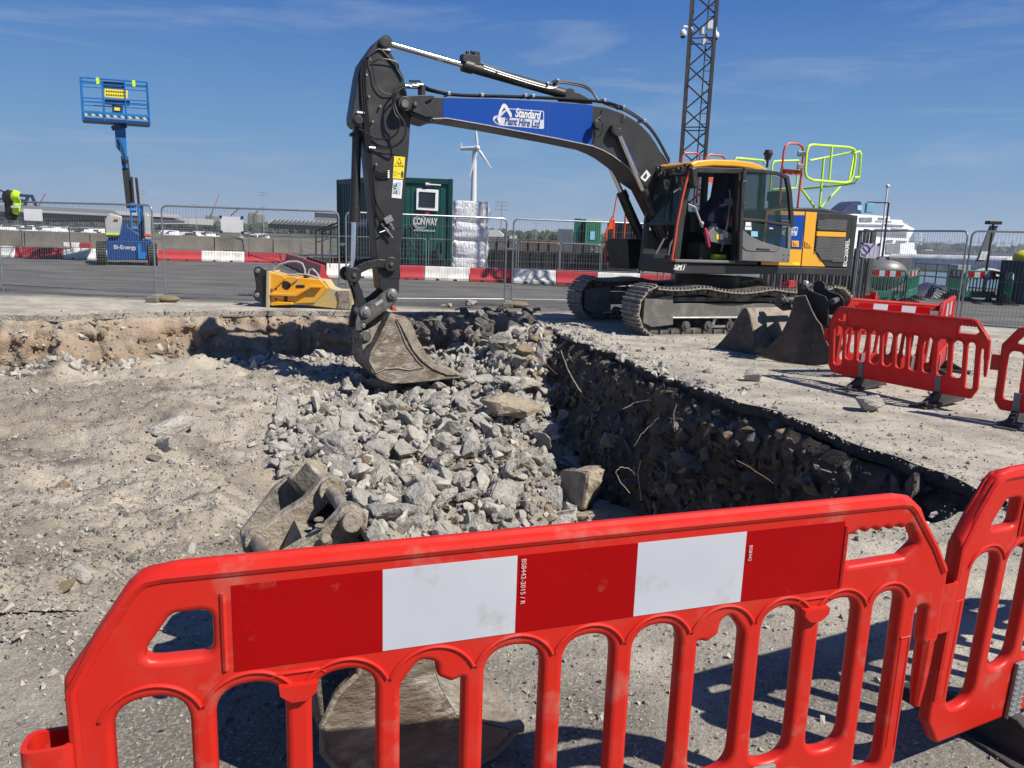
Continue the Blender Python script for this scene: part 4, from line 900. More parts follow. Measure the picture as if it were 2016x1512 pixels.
# things by the cab's outside
mb = MB(); mb.tube([at_y(E_(a, b, HW+.09), HW+.09) for a, b in ((1361, 332), (1357, 338), (1350, 362), (1342, 395), (1334, 435), (1328, 480), (1323, 508), (1325, 513))], .020, 8); mb.build('grab_rail', M['orange'], exc)
mb = MB()
for a, b in ((1357, 335), (1324, 511)): mb.beam(at_y(E_(a, b, HW), HW-.05), at_y(E_(a, b, HW), HW+.10), .03, .03)
mb.build('rail_bracket', M['orange'], exc)
mir = MB(); mir.box(at_y(E_(1366, 350, HW+.12), HW+.10), (.12, .14, .34), 0, Matrix.Rotation(.25, 3, 'Y')); mir.build('mirror', M['black'], exc, bevel=.03)
for a, b, y in ((1348, 326, .9), (1356, 328, 1.15), (1300, 333, .9), (1306, 343, .6), (1340, 334, 1.2)): mb = MB(); p = at_y(E_(a, b, y), y); mb.box(p, (.11, .12, .10), 0, Matrix.Rotation(.3, 3, 'Z')); mb.cyl(p+Vector((.05, 0, 0)), p+Vector((.09, 0, 0)), .045, n=12); mb.build('work_light', M['black'], exc, bevel=.012)
mb = MB()
for k in range(5): a = 1346+k*3; mb.tube([at_y(E_(a, 322+k, 1.1), 1.1), at_y(E_(a+5, 332, 1.2), 1.2), at_y(E_(a+2, 345+3*k, 1.22), 1.22), at_y(E_(a+7, 362, 1.2), 1.2)], .009, 6)
mb.build('cable', M['hose'], exc)
# ---- the open door, folded back along the house
dy = HW+.16
door = tag(bpy.data.objects.new('door', None)); COL.objects.link(door); door.parent = exc
mb = MB()
def bar(mb, pts, y, w, d):
    P = [at_y(E_(a, b, y), y) for a, b in pts]
    for a, b_ in zip(P[:-1], P[1:]): mb.beam(a, b_+(b_-a).normalized()*w*.3, d, w)
bar(mb, [(1465, 336), (1460, 400), (1456, 512)], dy, .075, .06); bar(mb, [(1464, 335), (1500, 337), (1532, 342), (1549, 349)], dy, .065, .06); bar(mb, [(1548, 348), (1554, 380), (1557, 420), (1558, 445)], dy, .085, .06)
bar(mb, [(1459, 432), (1500, 435), (1557, 444)], dy, .045, .05); mb.build('door_frame', M['dgrey'], door, bevel=.012)
dl = [(1459, 449), (1475, 464), (1500, 476), (1549, 490), (1550, 446), (1558, 446), (1553, 517), (1454, 513)]
mb = MB(); swept(mb, dl, dy-.05, dy+.02, 0, dy); mb.build('door_panel', M['mgrey'], door, bevel=.012)
mb = MB(); mb.tube([at_y(E_(a, b, dy+.03), dy+.028) for a, b in ((1463, 486), (1468, 491), (1478, 493), (1525, 494), (1533, 491), (1536, 487))], .008, 6); mb.build('pressed_line', M['mgrey'], door)
mb = MB(); swept(mb, [(1488, 488.5), (1513, 490), (1513, 493), (1488, 492)], dy+.02, dy+.04, 0, dy); mb.build('door_pull', M['black'], door)
glass_panel('door_glass', [at_y(E_(a, b, dy), dy) for a, b in ((1464, 338), (1510, 342), (1546, 352), (1554, 436), (1462, 432))], door)
glass_panel('door_glass', [at_y(E_(a, b, dy), dy) for a, b in ((1461, 436), (1549, 446), (1549, 488), (1500, 475), (1476, 463), (1461, 449))], door)
mb = MB(); mb.tube([at_y(E_(a, b, dy+.07), dy+.07) for a, b in ((1470, 357), (1463, 357), (1461, 361), (1460, 398), (1463, 402), (1469, 402))], .014, 8); mb.build('door_handle', M['black'], door)
mb = MB(); p = at_y(E_(1541, 439, dy-.05), dy-.03); mb.box(p, (.22, .09, .10)); mb.box(p+Vector((.12, 0, -.02)), (.12, .06, .05)); mb.build('door_latch', M['black'], door, bevel=.02)
for (x0, y0_, x1_, y1_), mk in (((1466, 446, 1479, 453), 'white'), ((1467, 437, 1478, 445), 'paper'), ((1478, 455, 1491, 466), 'lightblue'), ((1514, 448, 1521, 451), 'white')):
    mb = MB(); swept(mb, [(x0, y0_), (x1_, y0_+.6), (x1_, y1_), (x0, y1_-.5)], dy+.008, dy+.011, 0, dy); mb.build('sticker', M[mk], door)
mb = MB()
for a, b in ((1543, 502), (1552, 503), (1543, 511), (1551, 512), (1456, 512), (1481, 514), (1515, 515)): pin(mb, a, b, dy+.02, dy+.026, .012, n=8)
mb.build('door_bolt', M['black'], door)
# ---- roof furniture
mb = MB(); p = at_y(E_(1510, 330, .9), .9); mb.cyl(p, p+Vector((0, 0, .16)), .022, n=10); mb.cyl(p+Vector((0, 0, .14)), p+Vector((0, 0, .24)), .05, .075, n=16); mb.cyl(p+Vector((0, 0, .23)), p+Vector((0, 0, .26)), .085, n=16); mb.cyl(p+Vector((0, 0, .26)), p+Vector((0, 0, .31)), .07, .06, n=16); mb.build('beacon', M['black'], exc)
p = at_y(E_(1531, 412, .3), .3); mb = MB().b2(p+Vector((.13, -.15, 0)), p+Vector((-.13, .15, .16))); mb.b2(p+Vector((.16, -.17, .15)), p+Vector((-.14, .17, .34))); mb.build('air_intake', M['black'], exc, bevel=.02)
def tubes(name, lines, r, m, y=None, parent=exc, n=8):
    mb = MB()
    for ln in lines: mb.tube([at_y(E_(q[0], q[1], q[2] if len(q) > 2 else y), q[2] if len(q) > 2 else y) for q in ln], r, n)
    return mb.build(name, M[m], parent)
tubes('access_ladder_rail', [[(1534, 410), (1540, 330), (1543, 300), (1546, 288), (1553, 282), (1572, 283), (1580, 289), (1582, 300), (1577, 350), (1570, 410)]], .021, 'orange', .55)
mb = MB(); swept(mb, [(1539, 332), (1578, 335), (1576, 345), (1539, 342)], .56, .60, 0, .6); mb.build('rail_plate', M['orange'], exc, bevel=.004)
mb = MB()
for a, b in ((1545, 338), (1558, 342), (1571, 339)): pin(mb, a, b, .6, .63, .014, n=8)
mb.build('rail_bolt', M['black'], exc)
def rrect(x0, y0, x1, y1, r, sk=0):   # rounded loop in pixels
    q = rounded([(x0, y0), (x1, y0+sk), (x1-.03*abs(y1-y0), y1+sk), (x0-.02*abs(y1-y0), y1)], r, 5); return q
gate = [(1592, 287), (1600, 285), (1670, 290), (1680, 293), (1684, 299), (1684, 312), (1679, 345), (1674, 357), (1664, 360), (1600, 355), (1588, 349), (1585, 338), (1588, 300)]
mb = MB(); mb.tube([at_y(E_(a, b, .95), .95) for a, b in rounded(gate, 8, 3)], .024, 8, closed=True); mb.tube([at_y(E_(a, b, .95), .95) for a, b in ((1638, 289), (1632, 358))], .02, 8)
gt = mb.build('platform_gate', M['lime'], exc)
tubes('platform_rail', [[(1594, 316, -.2), (1616, 312, -.2), (1676, 300, .1), (1693, 298, .6), (1695, 305, .95), (1691, 350, .95), (1684, 360, .9), (1660, 364, .5), (1575, 372, -.4)], [(1681, 307, .1), (1671, 360, .3)], [(1516, 375, -.3), (1520, 325, -.3), (1524, 318, -.3), (1532, 317, -.3), (1572, 316, -.3), (1572, 330, -.3), (1567, 370, -.3), (1520, 373, -.3)],
   [(1622, 312, .2), (1613, 410, .2)], [(1578, 372, .1), (1605, 410, .1)], [(1654, 367, .3), (1616, 408, .3)], [(1693, 298, .95), (1681, 301, .95)], [(1692, 348, .95), (1682, 350, .95)]], .021, 'lime')
tubes('roof_rail', [[(1446, 318, -.5), (1449, 311, -.5), (1502, 316, -.5), (1506, 322, -.5)]], .022, 'lime')
mb = MB()
for a, b in ((1577, 303), (1576, 328)): p = at_y(E_(a+2, b, .8), .8); mb.box(p, (.14, .06, .09)); mb.cyl(p+Vector((.08, 0, -.05)), p+Vector((.08, 0, .05)), .03, n=10)
mb.build('gate_hinge', M['steel'], exc, bevel=.01)
tubes('handrail', [[(1341, 325), (1344, 308), (1349, 301), (1372, 302), (1378, 308), (1378, 316)], [(1389, 315), (1392, 308), (1398, 304), (1422, 307), (1428, 313)], [(1386, 415), (1389, 350)], [(1371, 400), (1376, 345)]], .02, 'orange', -1.15)
mb = MB(); swept(mb, [(1385, 348), (1422, 352), (1421, 360), (1385, 358)], -1.18, -1.14, 0, -1.15); swept(mb, [(1340, 344), (1352, 345), (1351, 356), (1340, 355)], -1.18, -1.14, 0, -1.15); mb.build('rail_plate', M['orange'], exc)
# far side step, tool box and front mirror guard
mb = MB(); swept(mb, [(1232, 470), (1272, 470), (1276, 529), (1236, 529)], -1.25, -.5, 0, -.55); mb.build('tool_box', M['black'], exc, bevel=.02)
mb = MB(); pts_ = [(1209, 425), (1209, 447), (1204, 452), (1196, 458), (1195, 470), (1201, 447)]
mb.tube([at_y(E_(a, b, -1.3), -1.3) for a, b in ((1215, 383), (1211, 405), (1207, 427))], .014, 6); mb.tube([at_y(E_(a, b, -1.3), -1.3) for a, b in ((1232, 415), (1229, 460), (1226, 500), (1222, 515))], .02, 6)
mb.tube([at_y(E_(a, b, -1.3), -1.3) for a, b in rounded([(1207, 428), (1209, 440), (1206, 500), (1201, 516), (1193, 510), (1194, 455)], 4, 3)], .022, 8, closed=True)
swept(mb, [(1206, 425), (1209, 426), (1208, 450), (1195, 452), (1199, 440)], -1.32, -1.29, 0, -1.3); swept(mb, [(1220, 492), (1228, 492), (1226, 518), (1219, 518)], -1.32, -1.29, 0, -1.3); swept(mb, [(1193, 505), (1205, 500), (1202, 518), (1194, 513)], -1.32, -1.29, 0, -1.3)
mb.build('access_step', M['orange'], exc)

# ---- boom
BY = .29
boomp = [(1342, 470), (1322, 462), (1277, 372), (1251, 354), (1238, 333), (1224, 322), (1205, 308), (1187, 298), (1166, 289.5), (1110, 277.5), (1040, 264), (960, 249), (880, 235.5), (862, 235), (848, 241), (835, 238), (812, 230), (802, 214), (798, 203), (800, 196), (812, 191), (855, 190), (870, 191), (960, 192), (1060, 197), (1130, 202), (1166, 207), (1190, 210), (1224, 222), (1246, 234), (1264, 248), (1280, 265), (1292, 283), (1304, 304), (1316, 326), (1345, 385), (1362, 430), (1356, 462)]
mb = MB(); swept(mb, boomp, -BY, BY, 0, BY); boom = mb.build('boom', M['dgrey'], exc, bevel=.014)
# welded edge lines
mb = MB(); mb.tube([at_y(E_(a, b, BY), BY+.006) for a, b in ((852, 234), (880, 233), (960, 247), (1040, 262), (1110, 275.5), (1166, 287.5), (1187, 296), (1205, 306), (1224, 320), (1238, 331), (1252, 352))], .010, 6); mb.build('weld_seam', M['hosegrey'], boom)
mb = MB(); swept(mb, [(786, 197), (800, 189), (826, 187), (855, 187), (853, 194), (835, 202), (852, 222), (852, 231), (838, 231), (812, 220), (790, 210)], BY, BY+.05, 0, BY+.04); pin(mb, 798, 204, -.36, BY+.10, .11, n=24); pin(mb, 818, 205, BY, BY+.09, .035, n=12); mb.build('boom_nose', M['dgrey'], boom, bevel=.012)
mb = MB(); pin(mb, 798, 204, BY+.10, BY+.13, .06, n=18); mb.build('pin_cap', M['hitch'], boom, bevel=.006); mb = MB(); pin(mb, 818, 205, BY+.09, BY+.12, .028, n=10); mb.build('pin_cap', M['hitch'], boom, bevel=.006)
bd = MB(); swept(bd, [(872, 193.5), (960, 193.5), (1060, 199), (1130, 203.5), (1166.5, 208), (1166, 287.5), (1110, 275), (1040, 261.5), (960, 246.5), (872, 233)], BY+.001, BY+.005, 0, BY); bdec = bd.build('blue_panel', M['blue'], boom)
swl = MB(); swept(swl, [(1079.5, 201), (1081.5, 201), (1078.5, 269), (1076.5, 268.6)], BY+.005, BY+.009, 0, BY); swl.build('panel_seam', M['navytext'], bdec)
# decal: a digger outline over a two tone name plate
def dec(pts, m, off, name='logo_shape', r=0):
    mb = MB(); P = side([tuple(p) for p in (rounded(pts, r, 3) if r else pts)], BY+off); P = [at_y(p, BY+off) for p in P]; mb.prism(P, YV*-.0012); return mb.build(name, M[m], bdec)
dec([(999, 213), (1071, 218.5), (1071, 254), (985, 247), (976, 243), (970, 236), (972, 229), (980, 227)], 'logogrey', .007, r=3)
dec([(1000, 214.5), (1069.5, 220), (1069.5, 236), (1000, 231.3), (985, 231)], 'blue', .0085, r=1)
dec([(973, 236), (980, 229), (984, 231), (986, 244), (978, 242)], 'navytext', .0085, r=1)
dec([(992, 203.5), (997, 206), (1007, 223), (1008, 230), (1005, 231), (1001, 224), (992.5, 211), (987, 221), (983.5, 229), (981, 227), (983, 218), (989, 206)], 'white', .0105)
dec([(981, 228), (985, 233), (987, 245), (982, 242), (979, 233)], 'white', .0105)
txt('lettering', 'Standard', 1039, 225, BY+.012, .19, 'white', bdec, shear=.22, bold=.006, width=.47)
txt('lettering', 'Plant Hire Ltd', 1028, 241.5, BY+.012, .165, 'navytext', bdec, shear=.22, bold=.003, width=.64)
# diamond plate sticker near the cab
mb = MB(); swept(mb, [(1260, 350), (1273, 334), (1281, 345), (1270, 358)], BY+.002, BY+.005, 0, BY); st = mb.build('sticker', M['paper'], boom)
mb = MB(); swept(mb, [(1265, 349), (1272, 340), (1274, 346), (1270, 353)], BY+.005, BY+.007, 0, BY); mb.build('print', M['teal'], st)
# boss of the boom cylinder and the bracket for the arm cylinder
mb = MB(); pin(mb, 1215, 255, -.42, .42, .10, n=24, yt=.42); mb.build('boom_boss', M['dgrey'], boom)
mb = MB(); swept(mb, [(1125, 185), (1134, 186), (1155, 198), (1160, 206), (1100, 203), (1108, 190)], -.12, -.07, 0, 0); swept(mb, [(1125, 185), (1134, 186), (1155, 198), (1160, 206), (1100, 203), (1108, 190)], .07, .12, 0, 0); mb.build('cylinder_bracket', M['dgrey'], boom)
def cylinder(name, a, b, y, r, rr, split, cap=True, mk='dgrey'):
    """hydraulic ram from barrel end a to rod eye b"""
    A = at_y(E_(*a, y), y); B = at_y(E_(*b, y), y); S_ = A.lerp(B, split); mb = MB()
    mb.cyl(A, S_, r, n=22); mb.cyl(S_-(S_-A).normalized()*.16, S_+(S_-A).normalized()*.015, r*1.2, n=22)
    mb.cyl(A-Vector((0, .09, 0)), A+Vector((0, .09, 0)), r*1.15, n=20)
    o = mb.build(name, M[mk], exc, bevel=.004); mb = MB().cyl(S_, B, rr, n=18); mb.build('rod', M['chrome'], o)
    mb = MB().cyl(B-Vector((0, .08, 0)), B+Vector((0, .08, 0)), rr*1.9, n=20); mb.cyl(B-Vector((0, .10, 0)), B+Vector((0, .10, 0)), rr*1.1, n=14); mb.build('rod_eye', M[mk], o); return o
c1 = cylinder('arm_cylinder', (1118, 187), (758, 84), 0, .085, .048, .60, mk='black')
for s_, e_ in ((.36, (1216, 256)), (-.36, (1216, 256))):
    y = s_; p = at_y(E_(1300, 470, y), y); mbx = (1306, 468) if s_ > 0 else (1306, 468)
    A_ = E_(1308, 470, .36); B_ = E_(1215, 256, .36); A_ = at_y(A_, y); B_ = at_y(B_, y); S_ = A_.lerp(B_, .46)
    mb = MB(); mb.cyl(A_, S_, .082, n=22); mb.cyl(S_+(A_-S_).normalized()*.15, S_, .10, n=22); o = mb.build('boom_cylinder', M['black'], exc, bevel=.004)
    mb = MB().cyl(S_, B_, .047, n=18); mb.build('rod', M['chrome'], o)
    mb = MB().cyl(B_-YV*.07, B_+YV*.07, .11, n=22); mb.build('rod_eye', M['black'], o)
    mb = MB()
    for q in (-.022, 0, .022): mb.cyl(B_+YV*.07+Vector((q, 0, .018 if q else -.02)), B_+YV*.08+Vector((q, 0, .018 if q else -.02)), .009, n=8)
    mb.build('eye_bolt', M['steel'], o)
    mb = MB().tube([S_+(A_-S_).normalized()*.1+Vector((.10, 0, -.02)), S_.lerp(A_, .5)+Vector((.11, 0, -.03)), A_+Vector((.11, 0, 0))], .016, 6); mb.build('hose', M['hose'], o)
# valve block on the arm cylinder
mb = MB(); p = at_y(E_(925, 128, 0), .0)
mb.box(p+Vector((0, 0, .07)), (.30, .16, .14)); mb.box(p+Vector((-.10, 0, .16)), (.10, .10, .10)); mb.cyl(p+Vector((.05, 0, .12)), p+Vector((.05, 0, .20)), .03, n=10); mb.cyl(p+Vector((-.02, 0, .12)), p+Vector((-.02, 0, .22)), .02, n=10); mb.cyl(p+Vector((.12, sy*.08, .05)), p+Vector((.12, sy*.12, .05)), .04, n=12); mb.build('valve_block', M['black'], c1, bevel=.012)
def hose(pts, r=.016, y=0, parent=boom, m='hose', name='hose', sub=5):
    P = [at_y(E_(q[0], q[1], q[2] if len(q) > 2 else y), q[2] if len(q) > 2 else y) for q in pts]; out = []
    n = len(P)
    for i in range(n-1):
        p0 = P[max(i-1, 0)]; p1 = P[i]; p2 = P[i+1]; p3 = P[min(i+2, n-1)]
        for k in range(sub):
            t = k/sub; out.append(.5*((2*p1)+(p2-p0)*t+(2*p0-5*p1+4*p2-p3)*t*t+(3*p1-p0-3*p2+p3)*t**3))
    out.append(P[-1]); mb = MB().tube(out, r, 7); return mb.build(name, M[m], parent)
for k in range(3):
    hose([(800, 172-k*2, .1), (830, 174-k*3, .1), (850, 180-k*2, .1+.05*k), (900, 188-k, .1+.05*k), (1000, 191-k, .1+.05*k), (1100, 195-k, .1+.05*k), (1180, 201-k, .1+.05*k), (1220, 213-k*2, .15), (1262, 238-k*2, .15), (1290, 268-k*2, .15), (1318, 320-k*3, .15)], .018, parent=boom)
for k in range(2):
    hose([(940, 122+k*4, 0), (990, 140+k*4, 0), (1050, 158+k*4, 0), (1085, 165+k*3, 0), (1105, 160+k*3, 0), (1145, 166+k*4, .0), (1165, 178+k*3, 0), (1182, 200, .05), (1230, 218, .1)], .016, parent=c1)
    hose([(952, 130+k*5, .08), (1000, 147+k*4, .08), (1070, 168+k*4, .08), (1095, 172, .08), (1100, 160, .08)], .012, parent=c1, m='steel', name='pipe')
hose([(1300, 300, .2), (1311, 316, .2), (1330, 352, .2)], .014)
mb = MB()
for a, b in ((880, 187), (945, 190), (1030, 191), (1045, 192), (1185, 200), (1222, 213), (1263, 240)): p = at_y(E_(a, b, .15), .15); mb.box(p+Vector((0, 0, .01)), (.05, .22, .05)); mb.cyl(p+Vector((0, 0, .03)), p+Vector((0, 0, .06)), .016, n=8)
for a, b in ((976, 143), (1076, 166), (1096, 160)): p = at_y(E_(a, b, .05), .0); mb.box(p, (.04, .20, .06)); mb.cyl(p+YV*.1, p+YV*.13, .018, n=8)
mb.build('hose_clamp', M['steel'], boom, bevel=.005)
# cable light on the boom side
hose([(1187, 215, BY+.02), (1183, 228, BY+.03), (1172, 238, BY+.04), (1174, 246, BY+.05), (1180, 258, BY+.06)], .009); hose([(1178, 236, BY+.05), (1186, 240, BY+.12), (1184, 262, BY+.10), (1174, 270, BY+.06), (1172, 258, BY+.05)], .009)
hose([(1228, 224, BY+.02), (1230, 236, BY+.06), (1222, 244, BY+.03), (1219, 250, BY+.02)], .008)
mb = MB(); p = at_y(E_(1176, 246, BY+.16), BY+.14); mb.cyl(p-YV*.05, p+YV*.03, .075, n=18); mb.cyl(p+YV*.03, p+YV*.05, .065, n=18); mb.beam(p-YV*.14, p, .04, .04); mb.build('work_light', M['black'], boom, bevel=.008)

# ---- arm
AYW = .19
armp = [(750, 74), (757, 70.5), (765, 74), (769, 82), (771, 106), (783, 127), (795, 151), (800, 178), (809, 228), (805, 297), (795, 395), (787, 528), (786, 575), (778, 590), (766, 590), (758, 577), (748, 568), (743, 517), (737, 448), (729, 371), (722, 300), (716, 262), (712, 252), (700, 249), (693, 241), (692.5, 228), (699, 186), (705, 148), (711, 124), (723, 106), (741, 81)]
mb = MB(); swept(mb, armp, -AYW, AYW, 0, AYW); arm = mb.build('arm', M['dgrey'], exc, bevel=.014)
mb = MB(); pin(mb, 758, 84, -.24, AYW+.05, .085, n=24); pin(mb, 706, 236, -.24, AYW+.05, .075, n=24); mb.build('arm_boss', M['dgrey'], arm, bevel=.008)
for a, b in ((758, 84), (706, 236)): mb = MB(); pin(mb, a, b, AYW+.05, AYW+.065, .055, n=20); mb.build('pin_cap', M['black'], arm, bevel=.004)
mb = MB(); mb.box(at_y(E_(760, 98, AYW), AYW+.02), (.12, .04, .03)); mb.box(at_y(E_(709, 222, AYW), AYW+.02), (.12, .04, .03)); mb.build('grease_block', M['paper'], arm, bevel=.005)
mb = MB(); swept(mb, [(738, 447.5), (796, 448.5), (796, 450), (738, 449)], AYW, AYW+.006, 0, AYW); swept(mb, [(745, 545), (786, 547), (786, 548.5), (745, 546.5)], AYW, AYW+.006, 0, AYW); mb.build('weld_seam', M['dgrey'], arm)
mb = MB(); mb.tube([at_y(E_(a, b, AYW+.01), AYW+.008) for a, b in ((724, 305), (740, 300), (770, 302), (800, 308))], .006, 6); mb.build('weld_seam', M['dgrey'], arm)
def sticker(pts, mk, name, off=.002, parent=arm): mb = MB(); swept(mb, pts, AYW+off, AYW+off+.0025, 0, AYW); return mb.build(name, M[mk], parent)
ws = sticker([(776, 307), (797.5, 309), (794, 353), (773, 351)], 'signyellow', 'warning_sign')
tri = MB(); T_ = [(786.5, 311.5), (794, 328), (777, 327)]; mb = MB(); mb.tube([at_y(E_(a, b, AYW+.008), AYW+.006) for a, b in T_], .006, 6, closed=True); mb.build('print', M['black'], ws)
mb = MB()
for a, b, w_, h_ in ((784, 321, 2.5, 1.2), (788, 321, 2.5, 1.2), (785, 324.5, 3, 1), (788, 325.5, 2, 1), (784, 342, 2.2, 1.0), (787.5, 342, 1.5, 1)): swept(mb, [(a-w_/2, b-h_), (a+w_/2, b-h_), (a+w_/2, b+h_), (a-w_/2, b+h_)], AYW+.005, AYW+.007, 0, AYW)
swept(mb, [(790.5, 337), (793, 337), (794, 342), (793, 350), (790, 350), (789.5, 342)], AYW+.005, AYW+.007, 0, AYW); mb.build('print', M['black'], ws)
mb = MB(); mb.tube([at_y(E_(a, b, AYW+.007), AYW+.006) for a, b in ((776, 337), (780, 337), (779.5, 346), (775.5, 345.5))], .003, 5, closed=True); mb.build('print', M['black'], ws)
wp = sticker([(774, 353), (793, 354.5), (790, 391), (771, 389)], 'paper', 'notice_sticker')
txt('lettering', 'FRATE', 778, 371, AYW+.007, .10, 'black', wp, vert=False, width=.001) if False else None
text('lettering', 'TRATE', at_y(E_(777, 371, AYW), AYW+.007), (0, 0, -1), (-1, 0, 0), .085, M['black'], wp, bold=.002, width=.17)
mb = MB()
for k in range(5): swept(mb, [(782.5+k*1.5, 358), (783.1+k*1.5, 358), (781.3+k*1.5, 384), (780.7+k*1.5, 384)], AYW+.005, AYW+.007, 0, AYW)
mb.build('print', M['lightblue'], wp)
# arm hoses, pipes, couplings
for k, dx in enumerate((0, 4, 8)):
    hose([(713+dx, 118, AYW+.03), (711+dx, 150, AYW+.03), (713+dx*1.1, 200, AYW+.03), (718+dx, 240, AYW+.03), (722+dx*.9, 290, AYW+.03), (727+dx*.8, 345, AYW+.03), (732+dx*.6, 390, AYW+.03), (737+dx*.6, 425, AYW+.03)], .013 if k else .016, parent=arm)
hose([(737, 340, AYW+.03), (736, 370, AYW+.04), (742, 400, AYW+.05), (754, 422, AYW+.06), (761, 431, AYW+.07)], .017, parent=arm); hose([(731, 345, AYW+.03), (733, 385, AYW+.04), (739, 412, AYW+.05), (748, 436, AYW+.06)], .013, parent=arm)
hose([(799, 168, .22), (783, 172, .3), (775, 182, .34), (773, 205, .34), (778, 225, .36), (786, 236, .36), (785, 252, .34), (778, 266, .32), (762, 273, .28), (742, 273, .24), (732, 268, AYW+.03), (716, 258, AYW+.03), (706, 254, AYW+.02)], .014, parent=arm)
hose([(806, 170, .3), (790, 174, .36), (781, 184, .4), (777, 202, .4), (783, 222, .42), (795, 240, .42), (799, 258, .42), (793, 275, .4), (775, 289, .32), (755, 292, .26), (731, 291, AYW+.03)], .014, parent=arm)
hose([(771, 187, .22), (757, 183, .24), (745, 172, .24), (738, 158, .24), (734, 135, .24), (729, 118, .24), (724, 108, AYW)], .009, parent=arm)
hose([(723, 112, AYW+.02), (745, 97, AYW+.02), (760, 108, AYW+.02), (778, 132, AYW+.02), (793, 155, AYW+.03)], .015, parent=arm); hose([(731, 124, AYW+.02), (750, 116, AYW+.06), (776, 120, AYW+.06), (784, 128, AYW+.06), (783, 134, AYW+.02), (776, 130, AYW+.02)], .009, parent=arm)
hose([(738, 330, AYW+.02), (742, 337, AYW+.03), (750, 339, AYW+.03), (762, 339, AYW+.03)], .009, parent=arm)
for k in range(4): hose([(737, 328+k*3.5, AYW+.02), (742, 335+k*4, AYW+.03), (752, 338+k*4, AYW+.03), (763, 337+k*4, AYW+.03)], .009, parent=arm)
mb = MB()
for k in range(4): p = at_y(E_(763, 337+k*4, AYW+.03), AYW+.03); mb.cyl(p, p-Vector((.03, 0, 0)), .012, n=8)
p = at_y(E_(764, 432, AYW+.08), AYW+.08); mb.box(p, (.13, .09, .10), 0, Matrix.Rotation(.5, 3, 'Y')); d_ = at_y(E_(775, 453, AYW+.08), AYW+.08); mb.cyl(p, d_, .022, n=10); mb.cyl(p.lerp(d_, .5), d_, .03, .01, n=10)
p = at_y(E_(751, 440, AYW+.07), AYW+.07); d_ = at_y(E_(773, 468, AYW+.07), AYW+.07); mb.cyl(p, d_, .016, n=10); mb.cyl(p.lerp(d_, .35), p.lerp(d_, .6), .026, n=10); e_ = at_y(E_(747, 458, AYW+.09), AYW+.09); mb.cyl(p.lerp(d_, .45), e_, .011, n=8)
for a, b in ((721, 148), (726, 191), (733, 240), (740, 324), (748, 210)): p = at_y(E_(a, b, AYW+.03), AYW+.04); mb.cyl(p-YV*.04, p+YV*.02, .016, n=8)
for a, b in ((805, 169), (819, 168), (828, 166), (734, 291)): p = at_y(E_(a, b, .3), .26); mb.cyl(p+Vector((.05, 0, 0)), p-Vector((.05, 0, 0)), .024, n=8)
mb.build('coupling', M['steel'], arm, bevel=.003)
mb = MB(); mb.tube([at_y(E_(a, b, .1), .1) for a, b in ((806, 160), (826, 160), (830, 176))], .02, 6); mb.box(at_y(E_(830, 182, .2), .2), (.06, .2, .18)); mb.build('hose_bracket', M['black'], boom)

# ---- bucket cylinder and linkage
A_ = E_(706, 240, 0); S0 = at_y(E_(703, 258, .0), 0); B_ = at_y(E_(695, 540, 0), 0); S_ = S0.lerp(B_, .63)
mb = MB(); mb.cyl(at_y(A_, 0), S0, .05, n=12); mb.cyl(S0, S_, .072, n=24); mb.cyl(S0.lerp(S_, .82), S_, .086, n=24); mb.cyl(at_y(A_, 0)-YV*.08, at_y(A_, 0)+YV*.08, .09, n=20); bc = mb.build('bucket_cylinder', M['dgrey'], exc, bevel=.004)
MB().cyl(S_, B_, .046, n=20).build('rod', M['chrome'], bc)
hose([(702, 262, .08), (714, 262, .1), (718, 275, .1)], .014, parent=bc)
mb = MB(); mb.box(S0+YV*.0+Vector((0, 0, -.06)), (.22, .12, .05)); mb.build('clamp', M['black'], bc, bevel=.01)
# guide links (both sides of the arm), H link, quick hitch
gls = []
for s_ in (-1, 1):
    mb = MB(); y = s_*(AYW+.045)
    P = [at_y(E_(a, b, .2), y) for a, b in ((695, 541), (707, 529), (722, 522), (742, 518), (768, 520))]
    for a, b_ in zip(P[:-1], P[1:]): mb.beam(a, b_+(b_-a)*.06, .05, .13)
    for a in (P[0], P[-1]): mb.cyl(a-YV*.04, a+YV*.04, .115, n=22)
    gls.append(mb.build('guide_link', M['dgrey'], exc, bevel=.012))
gl = gls[-1]
mb = MB()
for a, b in ((695, 541), (768, 520)): pin(mb, a, b, -.26, .27, .055, n=18, yt=.2); pin(mb, a, b, .27, .30, .035, n=6, yt=.2)
mb.build('link_pin', M['hitch'], gl, bevel=.006)
mb = MB()
for s_ in (-1, 1): swept(mb, [(688, 546), (702, 546), (712, 575), (727, 612), (719, 628), (708, 615), (700, 580)], s_*.12-.04, s_*.12+.04, 0, .12)
mb.cyl(at_y(E_(704, 572, 0), -.14), at_y(E_(704, 572, 0), .14), .05, n=12); mb.build('bucket_link', M['dgrey'], exc, bevel=.012)
hp = [(761, 570), (769, 567), (780, 574), (783, 584), (781, 593), (773, 602), (745, 622), (721, 640), (712, 650), (700, 652), (701, 632), (707, 607), (716, 600), (740, 588)]
mb = MB()
for s_ in (-1, 1): swept(mb, hp, s_*.23-.025, s_*.23+.025, 0, .25)
swept(mb, [(715, 606), (760, 590), (765, 600), (715, 640)], -.2, .2, 0, .25); qh = mb.build('quick_hitch', M['hitch'], exc, bevel=.01)
mb = MB()
for a, b, r in ((772, 579, .085), (719, 614, .085)): pin(mb, a, b, -.29, .29, r, n=24, yt=.25); pin(mb, a, b, .29, .33, r*.5, n=6, yt=.25); pin(mb, a, b, .255, .30, r*.75, n=20, yt=.25)
pin(mb, 715.5, 641.5, -.27, .27, .035, n=14, yt=.25); mb.build('hitch_pin', M['steel'], qh, bevel=.006)
